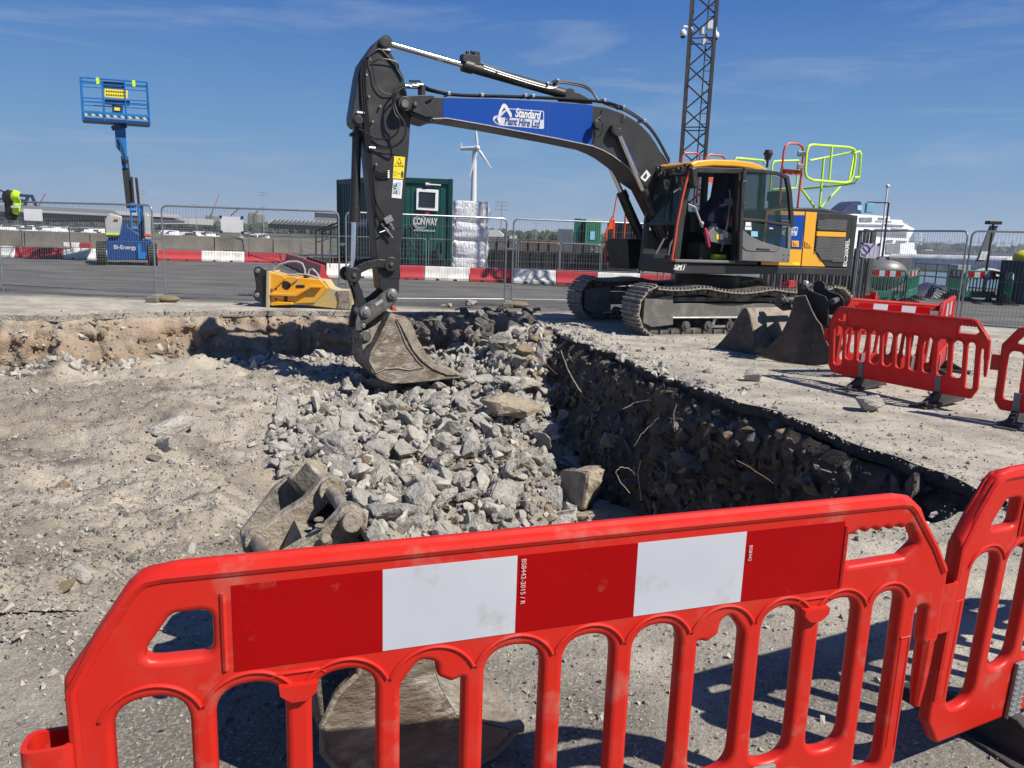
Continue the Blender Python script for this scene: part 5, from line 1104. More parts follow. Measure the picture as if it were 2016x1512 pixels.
mb = MB(); swept(mb, [(738, 597), (752, 588), (754, 594), (740, 603)], .256, .262, 0, .25); mb.build('rating_plate', M['hosegrey'], qh)
mb = MB(); swept(mb, [(772, 603), (778, 604), (782, 613), (774, 612)], -.1, .1, 0, .1); mb.build('safety_pin_flag', M['orange'], qh)
# ================================================================ BUCKETS
def world_bucket(name, label, O, Wd, width, prof, mouth, ears=(), pins=(), mats=('bucket', 'bucketdark'), teeth=None, group=None, base=None, th=.03, rim=True, shift=(0, 0, 0), parent=None, tf=None, inner=None):
    """prof: photo outline of the near side plate on the vertical plane through O with normal Wd (pointing away from the viewer);
    mouth: (i, j) indices of the open edge"""
    Wd = Vector(Wd).normalized(); O = Vector(O); P = [PL(a, b, O, Wd) for a, b in prof]
    base = Vector(base) if base is not None else Vector((sum(p.x for p in P)/len(P), sum(p.y for p in P)/len(P), min(p.z for p in P)))+Wd*width/2
    root = empty(name, label, 'bucket', base, 0, group) if parent is None else parent
    T = (lambda p: Vector(p)-base) if tf is None else tf
    n = len(P); i0, j0 = mouth; order = [(j0+k) % n for k in range((i0-j0) % n+1)]     # closed shell runs j -> ... -> i
    shell = [P[k] for k in order]
    mb = MB(); mb.prism([T(p) for p in P], T(Wd*th)-T(Vector((0, 0, 0)))); mb.build('side_plate', M[mats[0]], root, bevel=.006)
    mb = MB(); mb.prism([T(p+Wd*(width-th)) for p in P], T(Wd*th)-T(Vector((0, 0, 0)))); mb.build('side_plate', M[mats[0]], root, bevel=.006)
    c = sum(P, Vector())/n; K = 10
    rows_o = []; rows_i = []
    for p in shell:
        d = (c-p).normalized()*.03; rows_o.append([T(p+Wd*width*k/K) for k in range(K+1)]); rows_i.append([T(p+d+Wd*width*k/K) for k in range(K+1)])
    mb = MB(); mb.sheet(rows_o); mb.sheet(rows_i[::-1]); mb.sheet([rows_o[0], rows_i[0]]); mb.sheet([rows_i[-1], rows_o[-1]]); mb.build('shell', M[inner or mats[1]], root, ang=50)
    lip = [P[k % n] for k in range(i0 if i0 < j0 else i0, (j0 if i0 < j0 else j0+n)+1)]
    for o_ in (-.003, width+.003): MB().tube([T(p+Wd*o_) for p in lip], .009, 6).build('lit_edge', M['bucketdusty'], root)  # pale tubes along the mouth edges, painted stand-in for sunlit rims
    if teeth:
        k0, k1, L, nt = teeth; tip = P[k0]; d = (P[k0]-P[k1]).normalized()
        mb = MB(); mb.beam(T(tip), T(tip+Wd*width), .10, .04); mb.build('cutting_edge', M[mats[0]], root, bevel=.008)
        for q in range(nt):
            a = tip+Wd*(width*(q+.12)/(nt-.76)*.95); mb = MB(); z = Vector((0, 0, 1)); v = Wd*.055
            A8 = [a-d*.10-v+z*.05, a-d*.10+v+z*.05, a-d*.10+v-z*.05, a-d*.10-v-z*.05, a+d*L-v*.7+z*.01, a+d*L+v*.7+z*.01, a+d*L+v*.7-z*.01, a+d*L-v*.7-z*.01]
            mb.add([T(p) for p in A8], [(0, 1, 2, 3), (7, 6, 5, 4), (0, 4, 5, 1), (1, 5, 6, 2), (2, 6, 7, 3), (3, 7, 4, 0)]); mb.build('tooth', M[mats[0]], root, bevel=.006)
    for off, pts, mk in ears:
        Q = [PL(a, b, O+Wd*off, Wd) for a, b in pts]; mb = MB(); mb.prism([T(p) for p in Q], T(Wd*.05)-T(Vector((0, 0, 0)))); mb.build('ear', M[mk], root, bevel=.008)
    for (a, b), o0, o1, r, mk in pins:
        q = PL(a, b, O+Wd*o0, Wd); mb = MB().cyl(T(q), T(q+Wd*(o1-o0)), r, n=24); mb.build('pin', M[mk], root, bevel=.006)
    return root
# the excavator's own bucket (its width runs along the machine's sideways axis)
exb_w = 1.12; Ob = EC+EN*(exb_w/2)
def toE(p):
    q = Vector(p)-EC; return Vector((q.dot(EH), q.dot(EL), q.z))
bk = tag(bpy.data.objects.new('bucket', None)); COL.objects.link(bk); bk.parent = exc
eb = [(769, 615), (778, 619), (797, 623), (809, 635), (821, 666), (840, 698), (862, 716), (892, 731), (908, 739), (904, 744), (862, 748), (828, 752), (796, 755), (769, 755), (747, 747), (733, 733), (725, 714), (727, 697), (741, 672), (755, 645)]
def lin(p): return Vector((Vector(p).dot(EH), Vector(p).dot(EL), Vector(p).z))
class _T:
    pass
def tfE(p): return toE(p)
def bucket_on_machine():
    Wd = -EN; P = [PL(a, b, Ob, Wd) for a, b in eb]; n = len(P)
    v = lin(Wd); th = .035
    for o_ in (0, exb_w-th):
        mb = MB(); mb.prism([toE(p)+v*o_ for p in P], v*th); mb.build('side_plate', M['bucket'], bk, bevel=.008)
    shell = [P[(8+k) % n] for k in range(n-8+1)]+[P[1]]
    c = sum(P, Vector())/n; K = 12; ro = []; ri = []
    for p in shell:
        d = (c-p).normalized()*.035; ro.append([toE(p+Wd*exb_w*k/K) for k in range(K+1)]); ri.append([toE(p+d+Wd*exb_w*k/K) for k in range(K+1)])
    mb = MB(); mb.sheet(ro); mb.sheet(ri[::-1]); mb.sheet([ro[0], ri[0]]); mb.sheet([ri[-1], ro[-1]]); mb.build('shell', M['bucket'], bk, ang=50)
    # side cutter rim and the raised edge
    E1 = [(797, 623), (809, 635), (821, 666), (840, 698), (862, 716), (892, 731), (903, 738), (880, 738), (852, 727), (830, 710), (813, 690), (800, 664), (788, 640), (779, 628)]
    Q = [toE(PL(a, b, Ob, Wd))-v*.025 for a, b in E1]; mb = MB(); mb.prism(Q, v*.03); mb.build('side_cutter', M['bucketdusty'], bk, bevel=.006)
    E2 = [toE(PL(a, b, Ob, Wd))-v*.008 for a, b in ((727, 712), (728, 698), (740, 680), (752, 668), (772, 640), (779, 629), (788, 650), (800, 680), (820, 708), (834, 723), (806, 728), (780, 724), (758, 726), (740, 735))]
    mb = MB(); mb.tube(E2, .010, 6, closed=True); mb.build('weld_bead', M['bucketdusty'], bk)
    tip = PL(905, 740, Ob, Wd); d = Vector((EH.x*-.95, EH.y*-.95, -.15)).normalized()
    mb = MB(); mb.beam(toE(tip), toE(tip+Wd*exb_w), .14, .05, up=(0, 0, 1)); mb.build('cutting_edge', M['bucketdusty'], bk, bevel=.01)
    for q in range(5):
        a = tip+Wd*(.06+(exb_w-.12)*q/4); z = Vector((0, 0, 1)); s_ = Wd*.055
        A8 = [a-d*.12-s_+z*.05, a-d*.12+s_+z*.05, a-d*.12+s_-z*.06, a-d*.12-s_-z*.06, a+d*.18-s_*.7+z*.0, a+d*.18+s_*.7+z*.0, a+d*.18+s_*.7-z*.02, a+d*.18-s_*.7-z*.02]
        mb = MB(); mb.add([toE(p) for p in A8], [(0, 1, 2, 3), (7, 6, 5, 4), (0, 4, 5, 1), (1, 5, 6, 2), (2, 6, 7, 3), (3, 7, 4, 0)]); mb.build('tooth', M['bucketdusty'], bk, bevel=.008)
    ear = [(709.5, 657), (740, 640), (769, 615), (779, 620), (772, 640), (752, 668), (743, 674), (738, 668), (722, 680), (714, 690), (711, 672)]
    for y in (.27, -.27):
        Oe = EC+EN*y; Q = [toE(PL(a, b, EC+EN*.3, Wd)) for a, b in ear]; Q = [Vector((q.x, sy*y, q.z)) for q in Q]; mb = MB(); mb.prism(Q, YV*.045*(1 if y > 0 else -1)); mb.build('ear', M['bucketdusty'], bk, bevel=.01)
    p = toE(PL(720, 663, EC+EN*.3, Wd)); mb = MB().cyl((p.x, -.36, p.z), (p.x, .36, p.z), .06, n=20); mb.cyl((p.x, -.33, p.z), (p.x, .33, p.z), .085, n=20); mb.build('pin', M['hitch'], bk, bevel=.006)
bucket_on_machine()
# spare bucket lying at the pit edge behind the front barrier
Wf = Vector((-.414, .910, 0)); Of = G(1015, 1440, .09)
fb = [(1015, 1440), (977, 1482), (930, 1508), (860, 1530), (750, 1542), (672, 1524), (634, 1478), (634, 1425), (664, 1365), (706, 1324), (706, 1200), (696, 1110), (752, 1100), (800, 1180), (836, 1260), (852, 1303), (866, 1350), (900, 1410)]
fbk = world_bucket('bucket', 'muddy excavator bucket lying on its side at the pit edge, seen through the front barrier', Of, Wf, .78, fb, (0, 12), mats=('bucket', 'mud'),
  ears=[(.30, [(664, 1016), (676, 1000), (694, 994), (714, 1002), (724, 1020), (722, 1045), (706, 1058), (738, 1088), (735, 1130), (600, 1160), (530, 1130), (516, 1112), (560, 1092), (610, 1062), (640, 1040)], 'mud'),
        (.62, [(622, 958), (632, 944), (652, 938), (674, 944), (684, 960), (680, 978), (650, 990), (600, 1040), (560, 1110), (500, 1100), (478, 1085), (478, 1062), (492, 1046), (520, 1040), (560, 1010), (600, 985)], 'bucketdusty')],
  pins=[])
def Pf(a, b, off): return PL(a, b, Of+Wf*off, Wf)
fbase = Vector(fbk.location)
for (p0, o0), (p1, o1), r, mk in [(((693, 1028), .28), ((650, 962), .63), .023, 'bucket'), (((694, 1030), .255), ((690, 1024), .30), .031, 'bucketdusty'), (((692, 1026), .29), ((684, 1014), .36), .038, 'mud'), (((654, 968), .59), ((650, 962), .635), .043, 'mud'),
                          (((532, 1118), .28), ((505, 1062), .63), .023, 'bucket'), (((508, 1068), .60), ((503, 1060), .64), .043, 'mud'), (((640, 1062), .25), ((643, 1066), .30), .012, 'bucketdusty'), (((640, 1062), .27), ((643, 1066), .30), .018, 'mud')]:
    MB().cyl(Pf(*p0, o0)-fbase, Pf(*p1, o1)-fbase, r, n=22).build('pin', M[mk], fbk, bevel=.005)
mb = MB(); mb.sheet([[Pf(a, b, 0)+Wf*off-fbase for a, b in ((724, 1200), (652, 1186), (618, 1270), (634, 1440))] for off in (.0, .26, .52, .78)]); mb.build('top_plate', M['mud'], fbk, solid=.02)
mb = MB(); q = [Pf(590, 922, .80)-fbase, Pf(650, 990, .80)-fbase, Pf(560, 1110, .8)-fbase, Pf(480, 1090, .8)-fbase, Pf(472, 1050, .8)-fbase, Pf(540, 960, .8)-fbase]; mb.prism(q, Wf*.03); mb.build('side_plate', M['bucketdusty'], fbk, bevel=.01)
mb = MB(); mb.cyl(Pf(578, 930, .78)-fbase, Pf(640, 1000, .70)-fbase, .035, n=12); mb.beam(Pf(596, 922, .74)-fbase, Pf(652, 985, .66)-fbase, .05, .10); mb.build('stiffener_bar', M['mud'], fbk, bevel=.008)
mb = MB(); mb.beam(Pf(1015, 1440, 0)-fbase, Pf(1015, 1440, 0)+Wf*.78-fbase, .07, .03); mb.build('lip_edge', M['bucketdusty'], fbk, bevel=.01)
mb = MB()
for k in range(9): a, b = random.uniform(600, 720), random.uniform(1020, 1110); mb.sphere(Pf(a, b, .3+.03*k)-fbase, random.uniform(.01, .018), 8, 6, sc=(1.3, 1, .6))
mb.build('mud_clod', M['mud'], fbk)
# two spare buckets near the right barrier
Wa = Vector((.86, .51, 0)); Oa = G(1446, 692); 
world_bucket('bucket', 'dusty wide bucket standing with its pale inside showing beside the excavator track', Oa, Wa, .95, [(1470, 606), (1476, 622), (1481, 645), (1485, 664), (1486, 680), (1485, 699), (1450, 697), (1407, 685), (1425, 668), (1440, 648), (1452, 626), (1462, 609)], (5, 0), mats=('bucketdark', 'bucketdusty'), inner='bucketdusty', teeth=(5, 6, .02, 2),
  ears=[(.38, [(1524, 600), (1530, 584), (1540, 580), (1547, 588), (1556, 610), (1540, 612)], 'black')], pins=[((1535, 591), .30, .95, .045, 'hitch'), ((1535, 591), .34, .37, .09, 'hitch')])
Wb = Vector((.50, .866, 0)); Ob2 = G(1560, 716)
world_bucket('bucket', 'large dark digging bucket standing behind the left end of the right hand barrier', Ob2, Wb, 1.0, [(1564, 584), (1586, 582), (1592, 597), (1599, 613), (1607, 628), (1617, 641), (1624, 667), (1640, 700), (1630, 716), (1590, 721), (1531, 711), (1489, 699), (1508, 686), (1525, 670), (1540, 652), (1552, 628), (1560, 604)], (16, 11) if False else (0, 11), mats=('bucketdark', 'bucketdark'),
  ears=[(.25, [(1568, 600), (1570, 570), (1573, 558), (1580, 556), (1587, 561), (1594, 571), (1610, 578), (1626, 584), (1631, 596), (1630, 640), (1600, 650)], 'black'), (.68, [(1600, 566), (1606, 556), (1613, 555), (1620, 562), (1634, 574), (1653, 580), (1662, 590), (1662, 620), (1610, 620)], 'black')], pins=[((1583, 565), .22, .76, .04, 'hitch'), ((1613, 563), .66, .72, .075, 'black'), ((1638, 594), .22, 1.0, .04, 'hitch')])

# ================================================================ HYDRAULIC BREAKER
Wk = Vector((.04, 1, 0)).normalized(); Ok = G(560, 606)
kb = Vector((G(600, 607).x, G(600, 607).y+.25, 0)); brk = empty('hydraulic_breaker', 'yellow hydraulic breaker lying on the far edge of the pit by the wire fence', 'breaker', kb)
def K_(pts, off=0): return [PL(a, b, Ok+Wk*off, Wk)-kb for a, b in pts]
def kpr(name, pts, o0, o1, mk, bevel=.012, parent=brk): mb = MB(); mb.prism(K_(pts, o0), Wk*(o1-o0)); return mb.build(name, M[mk], parent, bevel=bevel)
kpr('housing', [(530, 536), (558, 543), (600, 548), (631, 551), (645, 568), (620, 596), (577, 598), (560, 596), (533, 600)], .0, .50, 'breaker')
kpr('nose', [(630, 551), (640, 552), (649, 566), (662, 571), (692, 572), (695, 586), (694, 612), (663, 608), (620, 603), (577, 597), (603, 590)], .03, .47, 'breakerdust')
kpr('nose_collar', [(662, 572), (688, 572), (690, 610), (664, 608), (667, 590)], .0, .06, 'bucketdusty')
kpr('mounting_plate', [(524, 534), (530, 534), (530, 606), (523, 606)], -.08, .58, 'breakerdust')
kpr('rib', [(532, 577), (580, 578), (611, 562), (632, 563), (631, 567), (612, 567), (583, 584), (532, 582)], -.09, .0, 'breaker')
kpr('rib', [(533, 596), (545, 594), (575, 596), (576, 600), (533, 602)], -.09, .0, 'breaker'); kpr('rib', [(533, 566), (558, 546), (563, 548), (537, 571)], -.05, .0, 'breaker'); kpr('rib', [(569, 556), (583, 546), (587, 549), (573, 560)], -.05, 0, 'breaker')
for o_ in (-.02, .36):
    mb = MB(); hb = [(499, 532), (502, 526), (509, 524), (515, 528), (525, 533), (525, 604), (517, 598), (504, 592), (498, 584), (500, 576), (504, 568), (502, 550), (500, 540)]; mb.prism(K_(hb, o_), Wk*.05); mb.build('hitch_plate', M['black'], brk, bevel=.01)
mb = MB(); 
for a, b in ((507, 533), (505.5, 581)): q = K_([(a, b)], -.05)[0]; mb.cyl(q, q+Wk*.5, .05, n=20); mb.cyl(q-Wk*.02, q, .03, n=12)
mb.build('pin', M['steel'], brk, bevel=.006)
for a, b, r in ((563.5, 562, .09), (543, 569, .022), (543, 589, .022)): q = K_([(a, b)], -.004)[0]; MB().cyl(q, q+Wk*.02, r, n=24).build('bore', M['black'], brk)
kpr('slot', rounded([(582, 561), (600, 561), (600, 567), (582, 567)], 3, 3), -.006, .01, 'black', 0); kpr('slot', rounded([(559, 580), (566, 580), (566, 596), (559, 596)], 2, 3), -.006, .01, 'black', 0)
mb = MB()
for off, pts in ((.12, [(600, 545), (600, 530), (595, 519), (585, 515), (570, 515), (552, 520), (541, 528), (537, 535), (541, 540), (560, 542), (590, 540), (610, 542), (625, 547), (632, 552)]), (.35, [(606, 540), (610, 531), (616, 530), (624, 538), (631, 550)])):
    P = K_(pts, off); mb.tube(P, .022, 8)
mb.build('hose', M['hosegrey'], brk); kpr('hose_port', [(597, 541), (604, 541), (604, 549), (597, 549)], .05, .2, 'black')
text('lettering', 'V450', K_([(615, 580)], .025)[0], (1, 0, 0), (0, 0, 1), .13, M['hosegrey'], brk, bold=.002)

# ================================================================ CHAPTER BARRIERS
def barrier_parts():
    d = {}
    outer = rounded([(.06, .13), (0, .22), (0, .81), (.125, .99), (.17, 1.0), (1.83, 1.0), (1.875, .99), (2.02, .80), (2.02, .58), (1.965, .58), (1.965, .70), (1.93, .70), (1.93, .25), (1.86, .13)], .03, 5)
    holes = []
    slots = [(.073, .202, .24, .752), (.247, .373, .335, .752), (.422, .548, .335, .752), (.596, .727, .335, .752), (.773, .903, .335, .752), (.95, 1.07, .335, .752), (1.118, 1.239, .335, .752), (1.287, 1.409, .335, .752), (1.46, 1.575, .335, .752), (1.628, 1.742, .335, .752), (1.79, 1.875, .24, .752)]
    for a, b_, zb, zt in slots:
        r = (b_-a)/2*.98; L_ = [(a, zb), (b_, zb), (b_, zt), (a, zt)]
        if abs(a-.596) < .01: L_ = [(a, zb), (b_, zb), (b_, zt-.055, .004), (b_-.025, zt-.062, .012), (b_-.055, zt-.045, .02), (b_-.058, zt-.012, .02), (a+.04, zt, .04), (a, zt-.05, .05)]
        if abs(a-1.287) < .01: L_ = [(a, zb), (b_, zb), (b_, zt-.05, .05), (b_-.04, zt, .04), (a+.058, zt-.012, .02), (a+.055, zt-.045, .02), (a+.025, zt-.062, .012), (a, zt-.055, .004)]
        holes.append(rounded(L_, r, 7)[::-1])
    holes.append(rounded([(.118, .826), (.248, .822), (.248, .912), (.18, .912)], .022, 4)[::-1])
    hr = [(1.69, .838), (1.865, .842), (1.905, .875), (1.87, .932)]
    for k in range(9): hr += [(1.85-k*.019, .930 if k % 2 else .917)]
    hr += [(1.68, .918)]; holes.append(rounded(hr, .010, 3)[::-1])
    body = plate_mesh(outer, holes, .040, .013, 3)
    mb = MB()
    # pressed arches over each slot, both faces, and recess lines on end posts
    for s_ in (1, -1):
        z = s_*.0205
        for a, b_, zb, zt in slots:
            c = (a+b_)/2; R = (b_-a)/2+.027; pts = []
            for k in range(25): t = math.pi*(1-k/24); pts.append((c+R*math.cos(t), zt-(b_-a)/2+R*math.sin(t), z))
            pts = [p for p in pts if abs(p[0]-c) < (b_-a)/2+.0225]; mb.tube(pts, .0050, 6)
        for x in (.036, 1.903):
            mb.tube([(x-.016, .62, z), (x+.016, .62, z)], .003, 5)
            mb.tube([(x-.013, .62, z-s_*.001), (x-.013, .30, z-s_*.001)], .0025, 5); mb.tube([(x+.013, .62, z-s_*.001), (x+.013, .30, z-s_*.001)], .0025, 5)
        for x in (.268, 1.672): mb.tube([(x, .79, z), (x, .945, z)], .006, 6)
        for x in (.397, 1.60):
            mb.prism([(x-.036, .745, z), (x+.036, .745, z), (x+.034, .728, z), (x+.014, .712, z), (x-.014, .712, z), (x-.034, .728, z)], (0, 0, s_*.016)); mb.tube([(x-.052, .757, z-s_*.001), (x-.040, .767, z), (x+.040, .767, z), (x+.052, .757, z-s_*.001)], [.002, .0045, .0045, .002], 6)
    # rolled top rail
    for s_ in (1, -1):
        z = s_*.014; mb.tube([(.015, .30, z*.9), (.013, .79, z), (.06, .875, z), (.12, .965, z), (.14, .982, z), (.17, .986, z), (1.83, .986, z), (1.86, .982, z), (1.88, .965, z), (1.96, .86, z), (2.003, .79, z)], .0125, 8)
    mb.tube([(.02, .80, 0), (.075, .89, 0), (.125, .966, 0), (.15, .984, 0), (.20, .990, 0), (1.82, .990, 0), (1.86, .984, 0), (1.90, .955, 0), (2.0, .80, 0)], [.010, .015, .017, .018, .018, .018, .017, .015, .010], 10)
    d['body'] = body; d['mb'] = mb; return d
BP = barrier_parts()
Mxz = Matrix(((1, 0, 0, 0), (0, 0, -1, 0), (0, 1, 0, 0), (0, 0, 0, 1)))   # plate's local y -> up
def make_barrier(mk='red', label='', group=None, strips=(-1, 1), detail=True, feet=(.5, 1.5), name='barrier'):
    root = empty(name, label, 'barrier', group=group)
    me = BP['body'].copy(); me.transform(Mxz); me.materials.clear(); me.materials.append(M[mk]); finish('panel', me, root, 40)
    m2 = MB(); m2.v = list(BP['mb'].v); m2.f = list(BP['mb'].f); m2.m = [0]*len(m2.f); m2.build('moulding', M[mk], root, xf=Mxz)
    for s_ in strips:
        y = s_*.0215
        for k in range(5):
            a = .283+k*.2762; mb = MB(); P = [(a, y, .785), (a+.2762, y, .785), (a+.2762, y, .957), (a, y, .957)]; mb.prism(P, (0, s_*-.003, 0)); mb.build('reflective_strip', M['refred' if k % 2 == 0 else 'refwhite'], root)
        if detail:
            x = (1, 0, 0); 
            text('lettering', 'BS8442-2015 / R' if s_ < 0 else 'BS8442', (.283+.2762*2+.013, y+s_*.003, .90), (0, 0, -1), (1, 0, 0), .0150, M['refprint'], root, ext=.0003) if s_ < 0 else None
            text('lettering', 'BS8442', (.283+.2762*4+.012, y+s_*.003, .905), (0, 0, -1), (1, 0, 0), .0130, M['refprint'], root, ext=.0003) if s_ < 0 else None
    # loop at the left end, tongue at the right end
    pr = rounded([(-.075, -.035), (.012, -.035), (.012, .035), (-.075, .035)], .025, 5); inn = rounded([(-.066, -.026), (.003, -.026), (.003, .026), (-.066, .026)], .02, 5)
    mb = MB(); n = len(pr); z0, z1 = .54, .69
    mb.sheet([[(p[0], p[1], z0) for p in pr], [(p[0], p[1], z1) for p in pr], [(p[0], p[1], z1) for p in inn], [(p[0], p[1], z0) for p in inn], [(p[0], p[1], z0) for p in pr]], 0, True); mb.build('loop', M[mk], root)
    mb = MB(); mb.tube([(1.993, 0, .60), (1.993, 0, .52), (1.992, 0, .46), (1.992, 0, .40)], [.024, .022, .019, .013], 10); mb.build('tongue', M[mk], root)
    for x in feet:
        ft = MB(); ft.prism([(x-.028, -.30, 0), (x-.028, .30, 0), (x-.028, .30, .03), (x-.028, .06, .15), (x-.028, -.06, .15), (x-.028, -.30, .03)], (.056, 0, 0)); ft.prism([(x-.10, -.34, 0), (x+.10, -.34, 0), (x+.07, .34, 0), (x-.07, .34, 0)], (0, 0, .035)); f = ft.build('foot', M['rubber'], root, bevel=.008)
        tg = MB(); tg.box((x, -.028, .235), (.062, .012, .20))
        for k in range(10): tg.box((x-.014, -.036, .15+k*.019), (.026, .004, .006), 0); tg.box((x+.016, -.036, .15+k*.019), (.026, .004, .006), 0)
        tg.build('foot_tongue', M['footgrey'], f, bevel=.002)
    return root
def place_barrier(o, pL, pR, lean=0, roll=0, scale=(1, 1, 1), z=0):
    """stand it with its left end at ground point pL, facing along pL->pR"""
    pL = Vector(pL); pR = Vector(pR); d = pR-pL; a = math.atan2(d.y, d.x); o.location = (pL.x, pL.y, z)
    o.rotation_mode = 'XYZ'; o.matrix_world = Matrix.Translation((pL.x, pL.y, z)) @ Matrix.Rotation(a, 4, 'Z') @ Matrix.Rotation(roll, 4, 'Y') @ Matrix.Rotation(lean, 4, 'X') @ Matrix.Diagonal((*scale, 1)); return o
b1 = make_barrier('red', 'red plastic barrier with white and red strips across the foreground', strips=(-1, 1))
place_barrier(b1, G(125, 1300, .84), G(1858, 1110, .80), 0); 
b2 = make_barrier('red', 'red plastic barrier angled in from the right edge, linked to the front barrier', strips=(-1,), feet=(.42, 1.5))
place_barrier(b2, (1.275, 2.091, 0), (1.275+math.cos(.458), 2.091+math.sin(.458), 0), lean=.03, z=-.02)
print('b1', b1.location, 'b2', b2.location)
# ================================================================ BARRIERS ON THE RIGHT
m1 = make_barrier('redback', 'red barrier on black feet standing on the yard in front of the spare buckets', strips=(), detail=False)
place_barrier(m1, (3.84, 9.115, 0), (3.84+math.cos(1.102), 9.115-math.sin(1.102), 0), lean=.092, roll=-.015, scale=(.948, 1, .922))
m2 = make_barrier('redback', 'red barrier at the right edge linked to the end of the barrier on black feet', strips=(), detail=False, feet=(.2, 1.5))
place_barrier(m2, (4.66, 7.22, 0), (4.66+math.cos(.80), 7.22-math.sin(.80), 0), lean=.05, scale=(.95, 1, .93))
m3 = make_barrier('redback', 'sunlit red barrier with white strips standing just behind the one on black feet', detail=False)
a0 = AY(1642, 700, 9.35); a1 = AY(1850, 700, 9.7); place_barrier(m3, (a0.x, a0.y, 0), (a1.x, a1.y, 0), roll=.05, scale=(.74, 1, 1.0), z=.0)
m4 = make_barrier('redback', 'red barrier seen nearly end on behind the right end of the sunlit barrier', detail=False)
a0 = AY(1840, 700, 9.0); a1 = AY(1866, 700, 10.9); place_barrier(m4, (a0.x, a0.y, 0), (a1.x, a1.y, 0), scale=(1, 1, 1))
# water filled blocks
def block(name, label, px0, px1, py, Y, h, mk, dpt=.45, group=None):
    a = AY(px0, py, Y); b_ = AY(px1, py, Y); w = (b_-a).length; c = (a+b_)/2; o = MB()
    o.prism([(-w/2, -dpt/2, 0), (w/2, -dpt/2, 0), (w/2, -dpt/2, h*.45), (w/2-.12, -dpt/4, h*.6), (w/2-.12, -dpt/4, h), (-w/2+.12, -dpt/4, h), (-w/2+.12, -dpt/4, h*.6), (-w/2, -dpt/2, h*.45)], (0, dpt*.5, 0)); o.box((0, .1, h*.45), (w-.1, dpt*.6, h*.9))
    for x in (-w/4, w/4): o.box((x, -dpt/2, h*.2), (.12, .05, .1))
    o = o.build(name, M[mk], bevel=.03); o.location = (c.x, Y, 0); return tag(o, label, 'barrier', group)
block('water_barrier', 'red plastic water barrier block behind the excavator track', 1541, 1573, 560, 20, .72, 'redback')
block('water_barrier', 'white plastic water barrier block beside the red one behind the track', 1574, 1598, 560, 20, .72, 'rwwhite')
block('water_barrier', 'red plastic water barrier low block behind the big dark bucket', 1655, 1712, 575, 14.5, .55, 'redback')
block('water_barrier', 'tall red plastic water barrier block in front of the green barriers', 1706, 1735, 575, 14.6, .80, 'redback')

# ================================================================ WIRE FENCE PANELS
def fence_panel(a, b, label, h=2.0, name='wire_fence', r=.019, dx=.062, rows=(.22, .62, 1.05, 1.5, 1.78), group='tall wire fence panels round the works', z0=.05, corner=.13, cat='fence', kindname='wire_mesh'):
    a = Vector(a); b = Vector(b); d = b-a; L = d.length; root = empty(name, label, cat, (a.x, a.y, 0), math.atan2(d.y, d.x), group)
    mb = MB(); lp = rounded([(0, z0), (L, z0), (L, h, corner), (0, h, corner)], .001, 6); mb.tube([(x, 0, z) for x, z in [(0, z0-.02), (0, h-corner)]+[p for p in lp if p[1] > h-corner+.001][::-1]+[(L, h-corner), (L, z0-.02)]], r, 8)
    mb.tube([(0, 0, z0+.12), (L, 0, z0+.12)], r*.85, 8); mb.build('frame', M['galv'], root)
    mb = MB(); n = int(L/dx)
    for i in range(1, n):
        x = L*i/n; mb.beam((x, 0, z0+.12), (x, 0, h-.02), .0036, .0036, up=(0, 1, 0))
    for z in rows:
        if z < h: mb.beam((0, .003, z), (L, .003, z), .0036, .0036)
    mb.build(kindname, M['wire'], root, ang=0); return root
def fence_foot(p, label, bag=True):
    root = empty('fence_block', label, 'fence foot', (p[0], p[1], 0)); mb = MB(); mb.box((0, 0, .06), (.24, .62, .12)); mb.box((0, .0, .13), (.16, .3, .05)); mb.build('foot_block', M['concrete'], root, bevel=.03)
    if bag:
        b_ = MB().sphere((.26, -.05, .075), .22, 16, 10, sc=(1.15, .7, .36)).build('sandbag', M['sand']); b_.data.transform(Matrix.Translation((-.26, .05, -.075))); b_.location = (p[0]+.24, p[1]-.05, .07); tag(b_, 'tan sandbag lying against the fence foot'+label.replace('fence foot', '').replace('grey block', ''), 'sandbag')
    return root
def coupler(p, z, label):
    mb = MB(); mb.tube([(-.07, 0, 0), (.07, 0, 0)], .02, 8); mb.box((0, 0, 0), (.06, .06, .05)); o = mb.build('fence_clip', M['galv']); o.location = (p[0], p[1], z); return tag(o, label, 'clip', 'clips joining the tall fence panels')
FP = [(-11.6, 17.3), (-7.68, 16.35), (-7.50, 16.4), (-3.80, 16.55), (-3.66, 16.6), (-.24, 17.75), (-.08, 17.8), (3.4, 18.4), (3.55, 18.45), (6.9, 18.9)]
fence_panel(FP[0], FP[1], 'tall wire fence panel at the left edge with the jacket hung on it')
fence_panel(FP[2], FP[3], 'tall wire fence panel behind the yellow breaker')
fence_panel(FP[4], FP[5], 'tall wire fence panel behind the excavator arm')
fence_panel(FP[6], FP[7], 'tall wire fence panel between the wrapped pallets and the tracks')
fence_panel(FP[8], FP[9], 'tall wire fence panel mostly hidden by the excavator')
e0 = AY(1692, 480, 18.3); e1 = AY(1903, 480, 15.45); e2 = AY(1911, 480, 15.35); e3 = Vector((11.9, 13.6, 0))
fence_panel((e0.x, e0.y, 0), (e1.x, e1.y, 0), 'tall wire fence panel right of the excavator with the purple sign'); fence_panel((e2.x, e2.y, 0), (e3.x, e3.y, 0), 'tall wire fence panel at the right edge in front of the blue skip')
fence_foot(((FP[1][0]+FP[2][0])/2, 16.2), 'grey block fence foot beside the left gap post'); fence_foot(((FP[5][0]+FP[6][0])/2, 17.6), 'grey block fence foot above the black asphalt lumps'); fence_foot((FP[3][0]+.07, 16.5), 'grey block fence foot hidden by the breaker nose', False)
